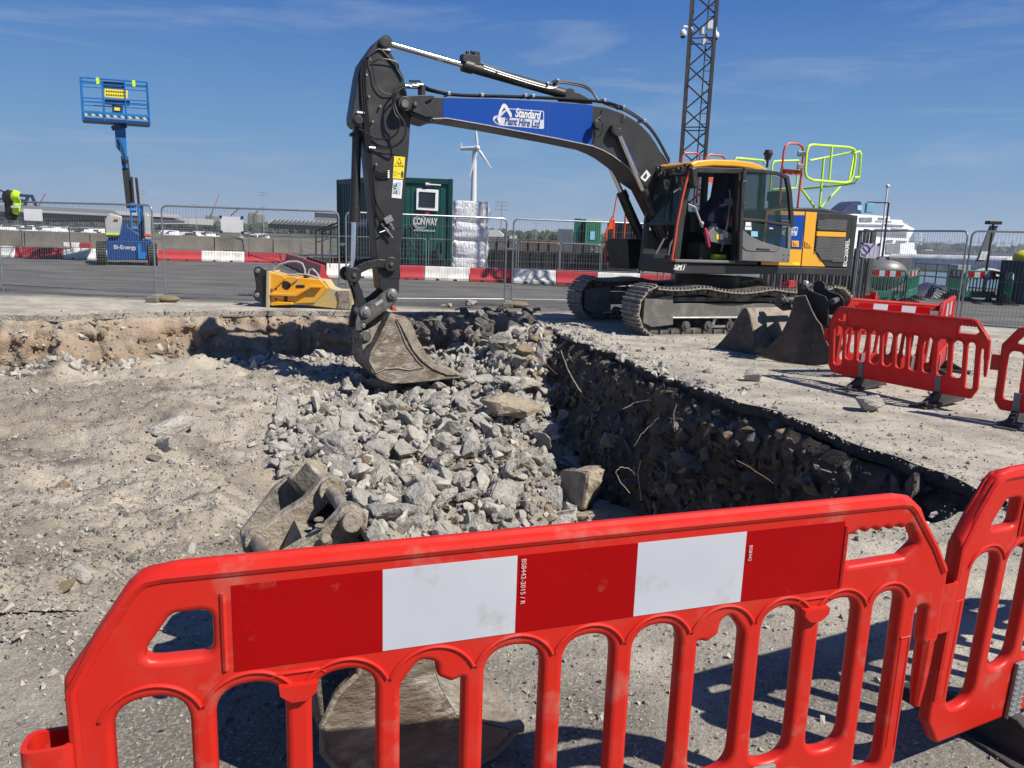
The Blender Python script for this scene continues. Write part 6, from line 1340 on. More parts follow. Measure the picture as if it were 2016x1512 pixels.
for i in (1, 3, 5): 
    c = ((FP[i][0]+FP[i+1][0])/2, (FP[i][1]+FP[i+1][1])/2-.02)
    for z in (1.32, .48): coupler(c, z, 'metal clip joining two tall fence panels')
# boards hung on the fence
def board(label, x0, y0, x1, y1, Y, mk='paper', cat='sign', name='sign', clips=True, th=.01):
    a = AY(x0, y0, Y); b_ = AY(x1, y0, Y); c = AY(x0, y1, Y); root = empty(name, label, cat, ((a.x+b_.x)/2, Y, (a.z+c.z)/2)); w = b_.x-a.x; h = a.z-c.z
    MB().box((0, 0, 0), (w, th, h)).build('board', M[mk], root, bevel=.003)
    if clips:
        mb = MB()
        for sx in (-1, 1):
            for sz in (-1, 1): mb.box((sx*w*.48, -.01, sz*h*.48), (.05, .015, .05))
        mb.build('corner_clip', M['black'], root)
    return root, w, h
board('white board hung on the fence below the jacket', 46, 411, 82, 434, 16.9, clips=False); board('white board with black corner clips on the fence left of the breaker', 434, 426, 478, 457, 16.3)
sg, w, h = board('purple and white notice on the fence right of the excavator', 1697, 479, 1732, 508, 17.6, 'sign'); mb = MB(); mb.tube([(-.12+.11*math.cos(t/12*6.28), -.012, .03+.11*math.sin(t/12*6.28)) for t in range(12)], .012, 5, closed=True); mb.tube([(-.17, -.012, .08), (-.07, -.012, -.02)], .01, 5); mb.build('print', M['purple'], sg)
# jacket
jr = AY(27, 377, 17.05); jk = empty('jacket', 'black and yellow hi vis jacket hung over the top of the left fence', 'jacket', jr)
def cloth(x0, x1, z0, mk, name, s=0, yo=0):
    mb = MB(); rows = []
    for i in range(12):
        t = i/11; row = []
        for j in range(13):
            u = j/12; x = x0+(x1-x0)*u+(.02*math.sin(6*u+3*t+s)); y = -.07*math.sin(math.pi*min(1, t*2.2)/1.0)*(1 if t < .45 else 1)-.04-.03*math.sin(9*u+4*t+s)*t+yo; z = .03-z0*t+.03*math.sin(7*u+s)*t-(.05*abs(u-.5)*2)**1*(1-t); row.append((x, y, z))
        rows.append(row)
    mb.sheet(rows); return mb.build(name, M[mk], jk, ang=60, solid=.03)
cloth(-.21, .06, .62, 'black', 'jacket_body', 1); cloth(.0, .17, .50, 'hiyellow', 'sleeve', 2, -.03)
mb = MB(); mb.box((.09, -.13, -.33), (.16, .05, .045)); mb.build('reflective_band', M['logogrey'], jk)

# ================================================================ LOW RED AND WHITE BARRIERS
def rw(a, b, mk, label, h=.48):
    a = Vector((a[0], a[1], 0)); b = Vector((b[0], b[1], 0)); d = b-a; L = d.length-.03; root = None
    prof = [(-.20, 0), (-.20, .10), (-.13, .17), (-.085, .30), (-.085, h-.06), (-.06, h), (.06, h), (.085, h-.06), (.085, .30), (.13, .17), (.20, .10), (.20, 0)]
    mb = MB(); mb.prism([(0, y, z) for y, z in prof], (L, 0, 0)); mb.box((L*.3, -.20, .035), (.12, .03, .07), 1); mb.box((L*.7, -.20, .035), (.12, .03, .07), 1)
    o = mb.build('road_barrier', [M[mk], M['black']], bevel=.018); o.location = (a.x, a.y, 0); o.rotation_euler = (0, 0, math.atan2(d.y, d.x)); o['category'] = 'barrier'; o['label'] = label; o['group'] = 'low red and white road barriers'; return o
def row(pts, cols, labs):
    for k in range(len(pts)-1): rw(pts[k], pts[k+1], cols[k], labs[k])
L1 = [G(-60, 503), G(34, 507), G(81, 508.5), G(127, 509.5), G(192, 511)]; row(L1, ['rwwhite', 'rwred', 'rwred', 'rwwhite'], ['white low barrier at the left edge', 'red low barrier next to the leftmost white one', 'dark red low barrier left of the boom lift', 'white low barrier touching the boom lift wheel'])
L2 = [G(305, 512), G(398, 514), G(483, 516), G(562, 518)]; row(L2, ['rwred', 'rwwhite', 'rwred'], ['red low barrier just right of the boom lift', 'white low barrier between two red ones above the breaker', 'red low barrier where the far row ends at the steps'])
L2b = [G(566, 519), G(602, 535), G(636, 551)]; row(L2b, ['rwred', 'rwred'], ['dark red low barrier turning towards the breaker', 'dark red low barrier end piece beside the gap'])
L3 = [G(643, 546), G(745, 548), G(788, 549.5), G(837, 551), G(925, 554), G(1011, 557), G(1095, 560), G(1175, 563), G(1260, 566), G(1340, 569)]
row(L3, ['rwwhite', 'rwred', 'rwred', 'rwwhite', 'rwred', 'rwwhite', 'rwred', 'rwwhite', 'rwred'], ['white low barrier left of the excavator arm', 'red low barrier hidden by the excavator arm', 'red low barrier just right of the excavator arm', 'white low barrier below the container window', 'red low barrier in front of the wrapped pallets', 'white low barrier below the fence post gap', 'red low barrier left of the excavator tracks', 'white low barrier behind the excavator tracks', 'red low barrier hidden behind the tracks'])
rw(G(128, 502), G(160, 503), 'rwwhite', 'short white low barrier behind the row left of the boom lift', .62); rw(G(160, 503), G(182, 504), 'rwred', 'short red low barrier behind the row left of the boom lift', .62)
# crowd panels standing on the barrier rows
def low_panel(x0, x1, py, zt=1.46, lab='', Yo=.35):
    a = G(x0, py); b_ = G(x1, py+(x1-x0)*.033); a = Vector((a.x, a.y+Yo, 0)); b_ = Vector((b_.x, b_.y+Yo, 0)); return fence_panel(a, b_, lab, h=zt, name='crowd_barrier', r=.018, dx=.11, rows=(.55, .72, .89, 1.06, 1.23, 1.38), group='low mesh crowd panels', z0=.35, corner=.10)
for i, (a, b_) in enumerate([(-60, 33), (36, 131), (133, 205), (316, 400), (402, 486)]): low_panel(a, b_, 508+i*.5, lab='low mesh panel '+['at the left edge', 'beside the leftmost panel', 'next to the boom lift tyre', 'right of the boom lift', 'below the white board with clips'][i])
low_panel(488, 566, 517, lab='low mesh panel left of the entry steps')
a = G(572, 521); b_ = G(634, 549); fence_panel((a.x, a.y+.3, 0), (b_.x+.2, b_.y+.3, 0), 'low mesh panel angled towards the breaker', h=1.42, name='crowd_barrier', r=.02, dx=.11, rows=(.55, .72, .89, 1.06, 1.23), group='low mesh crowd panels', z0=.4, corner=.1)
for i, (a, b_) in enumerate([(651, 740), (742, 836), (841, 926), (931, 1015), (1019, 1100), (1102, 1180), (1183, 1256), (1262, 1340)]): low_panel(a, b_, 546+i*2.5, 1.42, 'low mesh panel '+['left of the excavator arm', 'behind the excavator arm', 'below the container lettering', 'in front of the container corner', 'in front of the wrapped pallets', 'right of the fence post gap', 'left of the orange steps', 'behind the tracks'][i])

# ================================================================ BOOM LIFT
LY = 31.0
lb = Vector((G(250, 520).x, LY, 0)); LD = Vector((lb.x, lb.y, 0)).normalized(); LX = Vector((LD.y, -LD.x, 0)); lift = empty('boom_lift', 'blue and grey boom lift with its basket raised high behind the left fence', 'boom lift', lb, math.atan2(LX.y, LX.x))
def l_(px, py, dy=0): p = PL(px, py, lb+LD*dy, LD)-lb; return Vector((p.dot(LX), p.dot(LD), p.z))
def lpr(name, pts, y0, y1, mk, bevel=.03, parent=lift, pin_=True):
    mb = MB(); P = [l_(a, b, y0) for a, b in pts]; mb.prism([Vector((p.x, y0, p.z)) for p in P], (0, y1-y0, 0)); return mb.build(name, M[mk], parent, bevel=bevel)
ch = lpr('chassis', [(207, 474), (299, 474), (299, 505), (292, 512), (214, 512), (207, 505)], -.9, 1.1, 'liftnavy'); text('lettering', 'Bi-Energy', Vector((l_(246, 487, -.9).x, -.915, l_(246, 487, -.9).z)), (1, 0, 0), (0, 0, 1), .22, M['logogrey'], ch, bold=.003, width=.80)
lpr('step_bracket', [(270, 481), (277, 479), (278, 497), (291, 497), (297, 480), (300, 482), (289, 510), (272, 510)], -1.02, -.88, 'liftblue', .01)
for x in (200, 300):
    for y in (-.75, .95):
        p = l_(x, 497, y); mb = MB().cyl((p.x-.17, y, .42), (p.x+.17, y, .42), .42, n=28)
        for k in range(28): a = k*2*math.pi/28; mb.box((p.x, y+.42*math.cos(a), .42+.42*math.sin(a)), (.34, .05, .03), 0, Matrix.Rotation(a, 3, 'X'))
        wh = mb.build('wheel', M['rubber'], lift, bevel=.015); MB().cyl((p.x-.19, y, .42), (p.x+.19, y, .42), .22, n=20).build('rim', M['liftgrey'], wh)
lpr('engine_cover', [(206, 432), (214, 419), (228, 422), (242, 426), (238, 455), (234, 466), (210, 468), (206, 455)], -.8, .8, 'liftgrey', .08); lpr('engine_cover', [(282, 424), (288, 420), (297, 424), (298, 473), (284, 473)], -.8, .8, 'liftgrey', .08)
lpr('turntable', [(236, 440), (246, 432), (250, 445), (280, 466), (280, 474), (212, 474), (212, 468), (234, 462)], -.5, .6, 'liftnavy'); lpr('beacon_sticker', [(208, 458), (236, 459), (234, 463), (209, 462)], -.83, -.80, 'hiyellow', 0); lpr('beacon_sticker', [(284, 460), (297, 461), (297, 465), (284, 464)], -.83, -.80, 'orange', 0); lpr('lamp', [(225, 430), (232, 430), (233, 434), (224, 433)], -.86, -.80, 'orange', .01)
mb = MB()
for x0, x1 in ((255, 259), (270, 275)): P = [(x0, 402), (x1, 402), (x1+4, 468), (x0+4, 468)]; Q = [l_(a, b, -.3) for a, b in P]; mb.prism([Vector((q.x, -.35, q.z)) for q in Q], (0, .7, 0))
P = [(277, 405), (282, 405), (284, 470), (276, 470)]; Q = [l_(a, b, -.3) for a, b in P]; mb.prism([Vector((q.x, -.25, q.z)) for q in Q], (0, .5, 0), 1); mb.build('riser', [M['liftblue'], M['liftnavy']], lift, bevel=.01)
mb = MB()
for a, b, c in ((257, 404, 268), (257, 414, 268), (259, 450, 271), (261, 462, 270)): p = l_(a, b, -.3); q = l_(c, b, -.3); mb.cyl((p.x, -.3, p.z), (q.x, -.3, q.z), .09, n=12)
mb.build('pivot_tube', M['liftblue'], lift)
mb = MB(); bp_ = [l_(a, b) for a, b in ((226, 248), (239, 300), (245, 308), (254, 395), (256, 410))]
mb.beam(bp_[2], bp_[4], .26, .30, up=(0, 1, 0)); mb.build('inner_boom', M['black'], lift, bevel=.02)
mb = MB(); mb.beam(l_(268, 350, .2), l_(274, 410, .2), .1, .2, up=(0, 1, 0)); mb.beam(l_(259, 348, -.2), l_(264, 405, -.2), .08, .1, up=(0, 1, 0)); mb.tube([l_(233, 272, -.2), l_(240, 290, -.3), l_(245, 310, -.3), l_(246, 330, -.2)], .04, 6); mb.build('lift_cylinder', M['black'], lift)
lpr('outer_boom', [(225, 247), (247, 250), (251, 315), (240, 314), (238, 300), (228, 288)], -.16, .16, 'liftblue', .02); lpr('boom_collar', [(240, 322), (252, 323), (253, 332), (240, 331)], -.2, .2, 'liftblue', .02)
mb = MB(); mb.cyl(l_(233, 246), l_(236, 254), .28, n=16); mb.build('rotator', M['liftnavy'], lift)
# basket
bz = l_(225, 236); yb0, yb1 = -.55, .35; bk_ = tag(bpy.data.objects.new('basket', None)); COL.objects.link(bk_); bk_.parent = lift
def q_(px, py, y): p = l_(px, py, yb0); return Vector((p.x, y, p.z))
c = [(158, 152), (290, 162), (295, 244), (164, 238)]
mb = MB()
for y in (yb0, yb1):
    o = .0; mb.tube([q_(158, 152, y), q_(290, 162, y)], .03, 6); mb.tube([q_(160, 192, y), q_(292, 199, y)], .022, 6); mb.tube([q_(161, 200, y), q_(293, 208, y)], .018, 6); mb.tube([q_(160, 163, y), q_(290, 172, y)], .018, 6)
    for a, b in (((158, 152), (163, 236)), ((290, 162), (295, 244)), ((201, 155), (205, 238)), ((245, 158), (249, 241))): mb.tube([q_(*a, y), q_(*b, y)], .028, 6)
for a in ((158, 152), (290, 162), (163, 236), (295, 244), (161, 195), (292, 203)): mb.tube([q_(*a, yb0), q_(*a, yb1)], .025, 6)
mb.build('basket_rails', M['liftblue'], bk_)
mb = MB(); P = [q_(162, 230, 0), q_(294, 240, 0), q_(295, 246, 0), q_(164, 237, 0)]; mb.prism([Vector((p.x, yb0, p.z)) for p in P], (0, yb1-yb0, 0)); mb.build('basket_floor', M['liftnavy'], bk_)
mb = MB(); P = [q_(162, 217, 0), q_(294, 227, 0), q_(294, 233, 0), q_(162, 223, 0)]; mb.prism([Vector((p.x, yb0-.02, p.z)) for p in P], (0, .02, 0)); kp = mb.build('kick_plate', M['liftblue'], bk_)
mb = MB()
for k in range(18):
    x = 166+k*7.2; P = [q_(x, 223+k*.5, 0), q_(x+4, 223.3+k*.5, 0), q_(x+7, 228+k*.5, 0), q_(x+3, 227.7+k*.5, 0)]; mb.prism([Vector((p.x, yb0-.03, p.z)) for p in P], (0, -.01, 0), k % 2)
mb.build('hazard_stripe', [M['hazardy'], M['black']], kp)
mb = MB(); P = [q_(203, 158, 0), q_(246, 161, 0), q_(246, 173, 0), q_(203, 170, 0)]; mb.prism([Vector((p.x, yb0+.1, p.z)) for p in P], (0, .2, 0)); P = [q_(206, 195, 0), q_(256, 198, 0), q_(255, 206, 0), q_(206, 203, 0)]; mb.prism([Vector((p.x, yb0+.05, p.z)) for p in P], (0, .35, 0)); P = [q_(220, 206, 0), q_(242, 208, 0), q_(242, 224, 0), q_(221, 222, 0)]; mb.prism([Vector((p.x, yb0+.05, p.z)) for p in P], (0, .3, 0)); mb.build('control_box', M['liftnavy'], bk_, bevel=.02)
mb = MB(); P = [q_(206, 174, 0), q_(252, 178, 0), q_(251, 194, 0), q_(206, 190, 0)]; mb.prism([Vector((p.x, yb0+.02, p.z)) for p in P], (0, .03, 0)); P = [q_(225, 211, 0), q_(236, 212, 0), q_(236, 218, 0), q_(225, 217, 0)]; mb.prism([Vector((p.x, yb0+.02, p.z)) for p in P], (0, .03, 0)); pl = mb.build('warning_plate', M['signyellow'], bk_)
mb = MB()
for k in range(9):
    for r_ in (177.5, 184.5): x = 210+k*4.6; mb.box(q_(x, r_+k*.3, yb0+.01)+Vector((0, 0, -.03)), (.045, .01, .05))
mb.build('print', M['black'], pl)
mb = MB()
for a, b in ((192, 160), (263, 165)): mb.box(q_(a, b, yb0-.02), (.12, .1, .24))
mb.build('lamp', M['hiyellow'], bk_, bevel=.02)

# ================================================================ CABIN AND ITS YARD
cA = Vector((-7.35, 32.1, .45)); cB = Vector((-5.33, 29.35, .45)); cC = Vector((-2.55, 29.55, .45)); cD = cA+(cC-cB); H_ = 3.17
cab2 = empty('site_cabin', 'dark green site cabin with a white window and white lettering behind the arm', 'cabin', cB)
up = Vector((0, 0, 1)); fx = (cC-cB).normalized(); fn = fx.cross(up)*-1
if fn.y > 0: fn = -fn
lx = (cB-cA).normalized(); ln = Vector((lx.y, -lx.x, 0)); ln = ln if ln.x < 0 or ln.y < 0 else -ln
mb = MB(); mb.prism([p-cB for p in (cA, cB, cC, cD)], (0, 0, H_)); mb.build('walls', M['teal'], cab2)
mb = MB(); t = .13
for a, b in ((cA, cB), (cB, cC)):
    for z in (.05, H_-.08): mb.beam(a-cB+up*z, b-cB+up*z, t, .2)
for p in (cA, cB, cC): mb.beam(p-cB, p-cB+up*(H_+.03), .16, .16)
mb.build('frame', M['tealdark'], cab2, bevel=.015)
mb = MB(); L = (cC-cB).length
for k in range(1, int(L/.22)): p = (cC-cB)*(k*.22/L); mb.beam(p+fn*.01+up*.16, p+fn*.01+up*(H_-.2), .02, .02)
L = (cB-cA).length
for k in range(1, int(L/.22)): p = (cA-cB)*(k*.22/L); mb.beam(p+ln*.01+up*.16, p+ln*.01+up*(H_-.2), .02, .02)
mb.build('cladding_rib', M['teal'], cab2)
def cw(px, py, off=0): return PL(px, py, cB+fn*off, fn)-cB
def cpl(name, pts, o0, o1, mk, parent=cab2, bevel=0): mb = MB(); mb.prism([cw(a, b, o1) for a, b in pts], fn*(o0-o1)); return mb.build(name, M[mk], parent, bevel=bevel)
wf = cpl('window', [(820, 371), (863, 374), (862, 416), (819, 413)], .0, .07, 'upvc', bevel=.015); cpl('pane', [(826, 378), (857, 380), (856, 408), (825, 406)], .07, .075, 'winglass', wf); mb = MB(); mb.tube([cw(a, b, .08) for a, b in ((826, 378), (857, 380), (856, 408), (825, 406))], .02, 5, closed=True); mb.build('window_seal', M['black'], wf)
cpl('notice', [(837, 417), (845, 417.5), (845, 424), (837, 423.5)], .02, .03, 'pinkred')
text('lettering', 'CONWAY', cw(837, 436.5, .035), fx, up, .36, M['white'], cab2, bold=.012, width=.92); text('lettering', 'www.fmconway.co.uk', cw(836, 453.5, .035), fx, up, .12, M['white'], cab2, bold=.003, width=.80)
mb = MB()
for a0_, a1_, r_ in ((.3, 2.4, .23), (2.8, 5.4, .21), (3.3, 5.9, .27)):
    c_ = cw(827, 437, .033); pts = [c_+fx*(r_*math.cos(a0_+(a1_-a0_)*k/14))+up*(r_*math.sin(a0_+(a1_-a0_)*k/14)) for k in range(15)]; mb.tube(pts, .014, 5)
mb.build('logo_arcs', M['logogrey'], cab2)
text('lettering', 'CONWAY', PL(707, 440, cB+ln*.035, ln)-cB, lx, up, .42, M['logogrey'], cab2, bold=.012, width=1.5)
mb = MB(); mb.cyl(cw(840, 363, .08), cw(868, 365, .08), .03, n=8); mb.cyl(cw(838, 363, .1), cw(845, 363, .1), .06, n=10); mb.build('outside_lamp', M['white'], cab2)
mb = MB(); mb.beam(cw(805, 442, .1), cw(823, 470, .5), .05, .05); mb.beam(cw(823, 470, .5), cw(823, 520, .5), .05, .05); mb.beam(cw(806, 442, .1), cw(806, 520, .1), .05, .05); mb.beam(cw(806, 470, .1), cw(823, 500, .5), .04, .04); mb.build('stair_rail', M['black'], cab2)
mb = MB(); 
for a in (cA, cB, cC): mb.box(a-cB+Vector((0, .2, -.22)), (.5, .5, .45))
mb.build('support_block', M['concrete'], cab2)
# entry steps on the left of the cabin
stp = empty('entry_steps', 'black metal entry landing with handrails left of the green cabin', 'steps', (-9.2, 32.0, 0)); mb = MB()
sb = Vector((-9.2, 32, 0))
def s_(px, py, Y): return AY(px, py, Y)-sb
mb.beam(s_(622, 455, 32), s_(666, 438, 31.5), .06, .06); mb.beam(s_(633, 456, 31), s_(672, 442, 30.5), .06, .06); mb.beam(s_(622, 455, 32), s_(622, 520, 32), .07, .07); mb.beam(s_(634, 456, 31), s_(634, 520, 31), .07, .07); mb.beam(s_(650, 448, 31.5), s_(650, 520, 31.5), .06, .06); mb.beam(s_(622, 478, 32), s_(668, 462, 31.5), .04, .04); stp_ = mb.build('handrail', M['black'], stp)
mb = MB(); mb.b2(s_(612, 500, 32.4), s_(668, 506, 30.6)); mb.b2(s_(618, 506, 32.2), s_(664, 540, 31)); mb.build('landing', M['black'], stp)
# generator and wrapped pallets
px0, px1 = 893, 962
def wrapped(label, px0, px1, tops, Y, dpt, mk='wrap'):
    root = empty('wrapped_pallet', label, 'pallet', AY((px0+px1)/2, 530, Y)); base = Vector(root.location); base.z = 0; root.location = base
    x0 = AY(px0, 450, Y).x-base.x; x1 = AY(px1, 450, Y).x-base.x
    for k in range(len(tops)-1):
        z1 = AY(925, tops[k], Y).z; z0 = AY(925, tops[k+1], Y).z; rows = []; n = 28
        for i in range(11):
            t = i/10; z = z0+(z1-z0)*t; f = .93+.07*math.sin(math.pi*t)**.35; row = []
            for j in range(n):
                a = 2*math.pi*j/n; cx_ = math.copysign(abs(math.cos(a))**.22, math.cos(a)); cy_ = math.copysign(abs(math.sin(a))**.22, math.sin(a))
                q = float(fbm(np.array([a*2.2+k*9.]), np.array([z*5.]), 60+k, 5, .65)[0])*.16; row.append(((x0+x1)/2+(x1-x0)/2*f*cx_*(1+q), dpt/2*f*cy_*(1+q), z+(.03*q*8 if i == 10 else 0)))
            rows.append(row)
        mb = MB(); mb.sheet(rows[::-1], 0, True); mb.add(rows[-1], [tuple(range(n))]); mb.build('wrapped_bale', M[mk], root, ang=50)
    return root
wrapped('tall stack of bales wrapped in white plastic in front of the cabin', 893, 962, [397, 438, 474, 508, 543], 27.75, .95)
wrapped('grey wrapped stack half hidden behind the white plastic bales', 874, 897, [400, 470, 540], 30.4, 1.0, 'roofgrey')
pu = AY(862, 520, 28.2); mb = MB(); mb.box((0, 0, .45), (.4, .4, .5)); mb.tube([(-.1, 0, .7), (0, 0, 1.25), (.12, -.02, 1.3), (.14, 0, .9)], .04, 8); mb.cyl((-.1, -.1, .7), (-.1, -.1, 1.0), .15, .08, n=12); o = mb.build('site_pump', M['black'], bevel=.02); o.location = (pu.x, 28.0, 0); tag(o, 'black pump with a curved pipe in front of the cabin door', 'pump')
# small container, tank and stores on the quay behind
def boxthing(name, label, cat, x0, x1, y0, y1, Y, dpt, mk, rot=0, zbase=None, bevel=.02, extra=None):
    c_ = AY((x0+x1)/2, (y0+y1)/2, Y); D_ = Vector((c_.x, c_.y, 0)).normalized(); X_ = Vector((D_.y, -D_.x, 0)); a = PL(x0, y0, c_, D_); b_ = PL(x1, y1, c_, D_); z0 = 0 if zbase is None else b_.z; h = a.z-z0; w = (b_-a).dot(X_); m_ = (a+b_)/2+D_*dpt/2; root = empty(name, label, cat, (m_.x, m_.y, z0), math.atan2(X_.y, X_.x)+rot)
    MB().box((0, 0, h/2), (w, dpt, h)).build('body', M[mk], root, bevel=bevel)
    if extra: extra(root, w, dpt, h)
    return root
def ex_green(r, w, d, h):
    mb = MB()
    for k in range(8): mb.box((-w/2+w*(k+.5)/8, -d/2-.01, h/2), (.06, .05, h*.9))
    mb.build('corrugation', M['cgreen'], r); MB().box((-.05, -d/2-.05, h*.66), (w*.3, .04, h*.18)).build('window', M['lightblue'], r)
    mb = MB()
    for k in range(10): mb.box((-w/2+w*(k+.5)/10, -d/2-.05, h*.36), (w*.05, .03, .10), 0, Matrix.Rotation(.5, 3, 'Y')); mb.box((-w/2+w*(k+.5)/10, -d/2-.05, h*.985), (w*.05, .03, .10), 0, Matrix.Rotation(.5, 3, 'Y'))
    mb.build('hazard_stripe', M['paper'], r)
boxthing('store_container', 'pale green store container on the quay with a hazard striped edge', 'container', 1143, 1173, 431, 474, 46, 2.4, 'cgreen', .25, extra=ex_green); boxthing('store_container', 'dark green end of the container beside the pale green one', 'container', 1131, 1143, 430, 474, 46.2, 2.2, 'green')
def ex_ibc(r, w, d, h):
    mb = MB()
    for k in range(8): x = -w/2+w*k/7; mb.beam((x, -d/2-.03, 0), (x, -d/2-.03, h), .03, .03)
    for k in range(4): mb.beam((-w/2, -d/2-.03, h*k/3), (w/2, -d/2-.03, h*k/3), .03, .03)
    mb.build('cage', M['galv'], r)
boxthing('liquid_tank', 'white caged plastic tank left of the green container', 'tank', 1099, 1127, 451, 487, 40, 1.1, 'rwwhite', extra=ex_ibc)
def ex_skip(r, w, d, h):
    mb = MB()
    for k in range(int(w/.5)+1): mb.box((-w/2+.1+k*.5, -d/2-.03, h/2), (.08, .08, h))
    mb.build('rib', r.children[0].data.materials[0], r)
boxthing('skip', 'rusty brown skip behind the small crowd panels', 'skip', 1020, 1098, 471, 492, 38, 1.8, 'rebard', extra=ex_skip); boxthing('material_stack', 'dark stacked steel behind the panel by the pallets', 'stack', 955, 1022, 468, 500, 34, 1.5, 'rubbled', extra=ex_skip)
boxthing('material_stack', 'low dark rack of steel along the quay behind the crowd panels', 'stack', 948, 1262, 491, 520, 31.5, 1.0, 'black', extra=ex_skip)
boxthing('material_stack', 'low stack of pale beams left of the orange step', 'stack', 1168, 1202, 481, 498, 33, 1.5, 'concrete', extra=ex_skip); boxthing('material_stack', 'dark red stacked sheets below the green container', 'stack', 1128, 1165, 478, 488, 38, 1.5, 'bucketdark', extra=ex_skip)
boxthing('container_dark', 'dark ribbed container behind the orange steps', 'container', 1196, 1262, 437, 500, 30, 2.4, 'black', extra=ex_skip)
# concrete wall on the left
def wallrow(pts, h, seg, names):
    for k in range(len(pts)-1):
        a = Vector(pts[k]); b_ = Vector(pts[k+1]); n = max(1, round((b_-a).length/seg))
        for i in range(n):
            p = a.lerp(b_, i/n); q = a.lerp(b_, (i+1)/n); d = q-p; mb = MB(); L = d.length-.05; mb.prism([(0, -.35, 0), (0, -.33, .25), (0, -.18, .5), (0, -.15, h), (0, .15, h), (0, .35, 0)], (L, 0, 0)); o = mb.build('wall_block', M['concrete'], bevel=.03); o.location = (p.x, p.y, 0); o.rotation_euler = (0, 0, math.atan2(d.y, d.x)); names.append(1); tag(o, ORD[len(names)-1]+' concrete block of the quay wall counted from the left edge', 'wall', 'concrete blocks of the quay wall')
ORD = ['outermost left', 'first', 'second', 'third', 'fourth', 'fifth', 'sixth', 'seventh', 'eighth', 'ninth', 'tenth', 'eleventh', 'twelfth']
wallrow([(-36, 36.5, 0), (-18, 38.5, 0), (-9.6, 40, 0)], 1.12, 3.0, [])

# ================================================================ MAST, PILES, QUAY RIGHT
TY = 24.0; tb = AY(1352, 480, TY); tb.z = 0; tw = empty('lattice_mast', 'tall dark lattice mast with white cameras rising behind the cab', 'mast', tb)
s_t = .71; ang = math.radians(30); cs = [Vector((math.cos(ang+math.pi/2*k)*s_t/math.sqrt(2), math.sin(ang+math.pi/2*k)*s_t/math.sqrt(2), 0)) for k in range(4)]
cs = [Vector((c_.x, c_.y, 0)) for c_ in cs]; ZT = 12.5
mb = MB()
for c_ in cs: mb.beam(c_, c_+up*ZT, .07, .07)
mb.build('leg', M['tower'], tw)
stp_h = .62; nl = int(ZT/stp_h)
for f in range(4):
    a = cs[f]; b_ = cs[(f+1) % 4]; mb = MB()
    for k in range(nl):
        z = k*stp_h; p, q = (a, b_) if k % 2 == 0 else (b_, a); mb.beam(p+up*z, q+up*(z+stp_h), .038, .038)
        if k % 4 == 0: mb.beam(a+up*z, b_+up*z, .03, .03)
    mb.build('bracing', M['tower'], tw)
mb = MB(); c_ = (cs[0]+cs[3])/2*.6
for s in (-.1, .1): mb.beam(c_+Vector((s, 0, 0)), c_+Vector((s, 0, ZT)), .03, .03)
for k in range(int(ZT/.3)): mb.beam(c_+Vector((-.1, 0, k*.3)), c_+Vector((.1, 0, k*.3)), .02, .02)
mb.build('ladder', M['tower'], tw)
for i, (px, py) in enumerate(((1345, 66), (1409, 70))):
    p = AY(px, py, TY-.3)-tb; mb = MB(); mb.sphere(p, .10, 16, 10, sc=(1, 1, 1.15)); mb.tube([p+up*.1, p+up*.2, p+Vector((.25 if i == 0 else -.2, .1, .18)), p+Vector((.35 if i == 0 else -.3, .2, .05))], .03, 8); cmr = mb.build('camera_dome', M['paper'], tw); MB().sphere(p-up*.06, .08, 14, 8).build('lens', M['winglass'], cmr)
for (x0, y0, x1, y1) in ((1394, 39, 1403, 55), (1379, 52, 1386, 67), (1384, 76, 1390, 88)):
    p = AY(x0, y0, TY-.2)-tb; q = AY(x1, y1, TY-.2)-tb; mb = MB(); mb.b2((p.x, -.2, p.z), (q.x, -.05, q.z)); mb.build('equipment_box', M['paper'], tw, bevel=.01)
# timber and steel piling behind the excavator
pb0 = AY(1500, 540, 20.6); pb1 = AY(1712, 560, 19.6); pw = empty('sheet_pile_wall', 'weathered grey sheet pile wall behind the excavator house', 'wall', (pb0.x, pb0.y, 0)); n = 34
for k in range(n):
    t = k/(n-1); p = Vector((pb0.x+(pb1.x-pb0.x)*t, pb0.y+(pb1.y-pb0.y)*t, 0))-Vector((pb0.x, pb0.y, 0)); h = AY(1700, 452, 19.6).z if t > .86 else AY(1500, 470, 20).z-.2; dy = .10 if k % 2 else 0; mb = MB(); mb.prism([(p.x-.055, dy+p.y, 0), (p.x-.03, dy+p.y-.09, 0), (p.x+.03, dy+p.y-.09, 0), (p.x+.055, dy+p.y, 0), (p.x+.03, dy+p.y+.05, 0), (p.x-.03, dy+p.y+.05, 0)], (0, 0, h+random.uniform(-.06, .06))); mb.build('pile', M['pile'], pw)
# green barriers
def gbarrier(label, x0, x1, py, Y, Y1=None):
    o = make_barrier('green', label, detail=False, group=None, name='barrier'); a = AY(x0, py, Y); b_ = AY(x1, py, Y1 or Y); L = (Vector((b_.x, b_.y, 0))-Vector((a.x, a.y, 0))).length; place_barrier(o, a, b_, scale=(L/2.0, 1, 1)); return o
gbarrier('green plastic barrier with red and white strips right of the sheet piles', 1705, 1782, 570, 23.5); gbarrier('green plastic barrier end on beside the first green one', 1784, 1806, 570, 23.4, 26); gbarrier('green plastic barrier with strips left of the blue skip', 1893, 1968, 570, 25.2); gbarrier('green plastic barrier at the left of the far pair', 1866, 1895, 570, 26.5, 25.3)
gbarrier('green plastic barrier linked on beside the blue skip', 1970, 1990, 575, 25.2, 23.5)
boxthing('blue_skip', 'dark blue skip at the right edge behind the green barriers', 'skip', 1975, 2060, 512, 580, 24.5, 1.6, 'skip', extra=lambda r, w, d, h: [MB().box((-w/2+k*.45, -d/2-.04, h/2), (.07, .08, h)).build('rib', M['skip'], r) for k in range(4)])
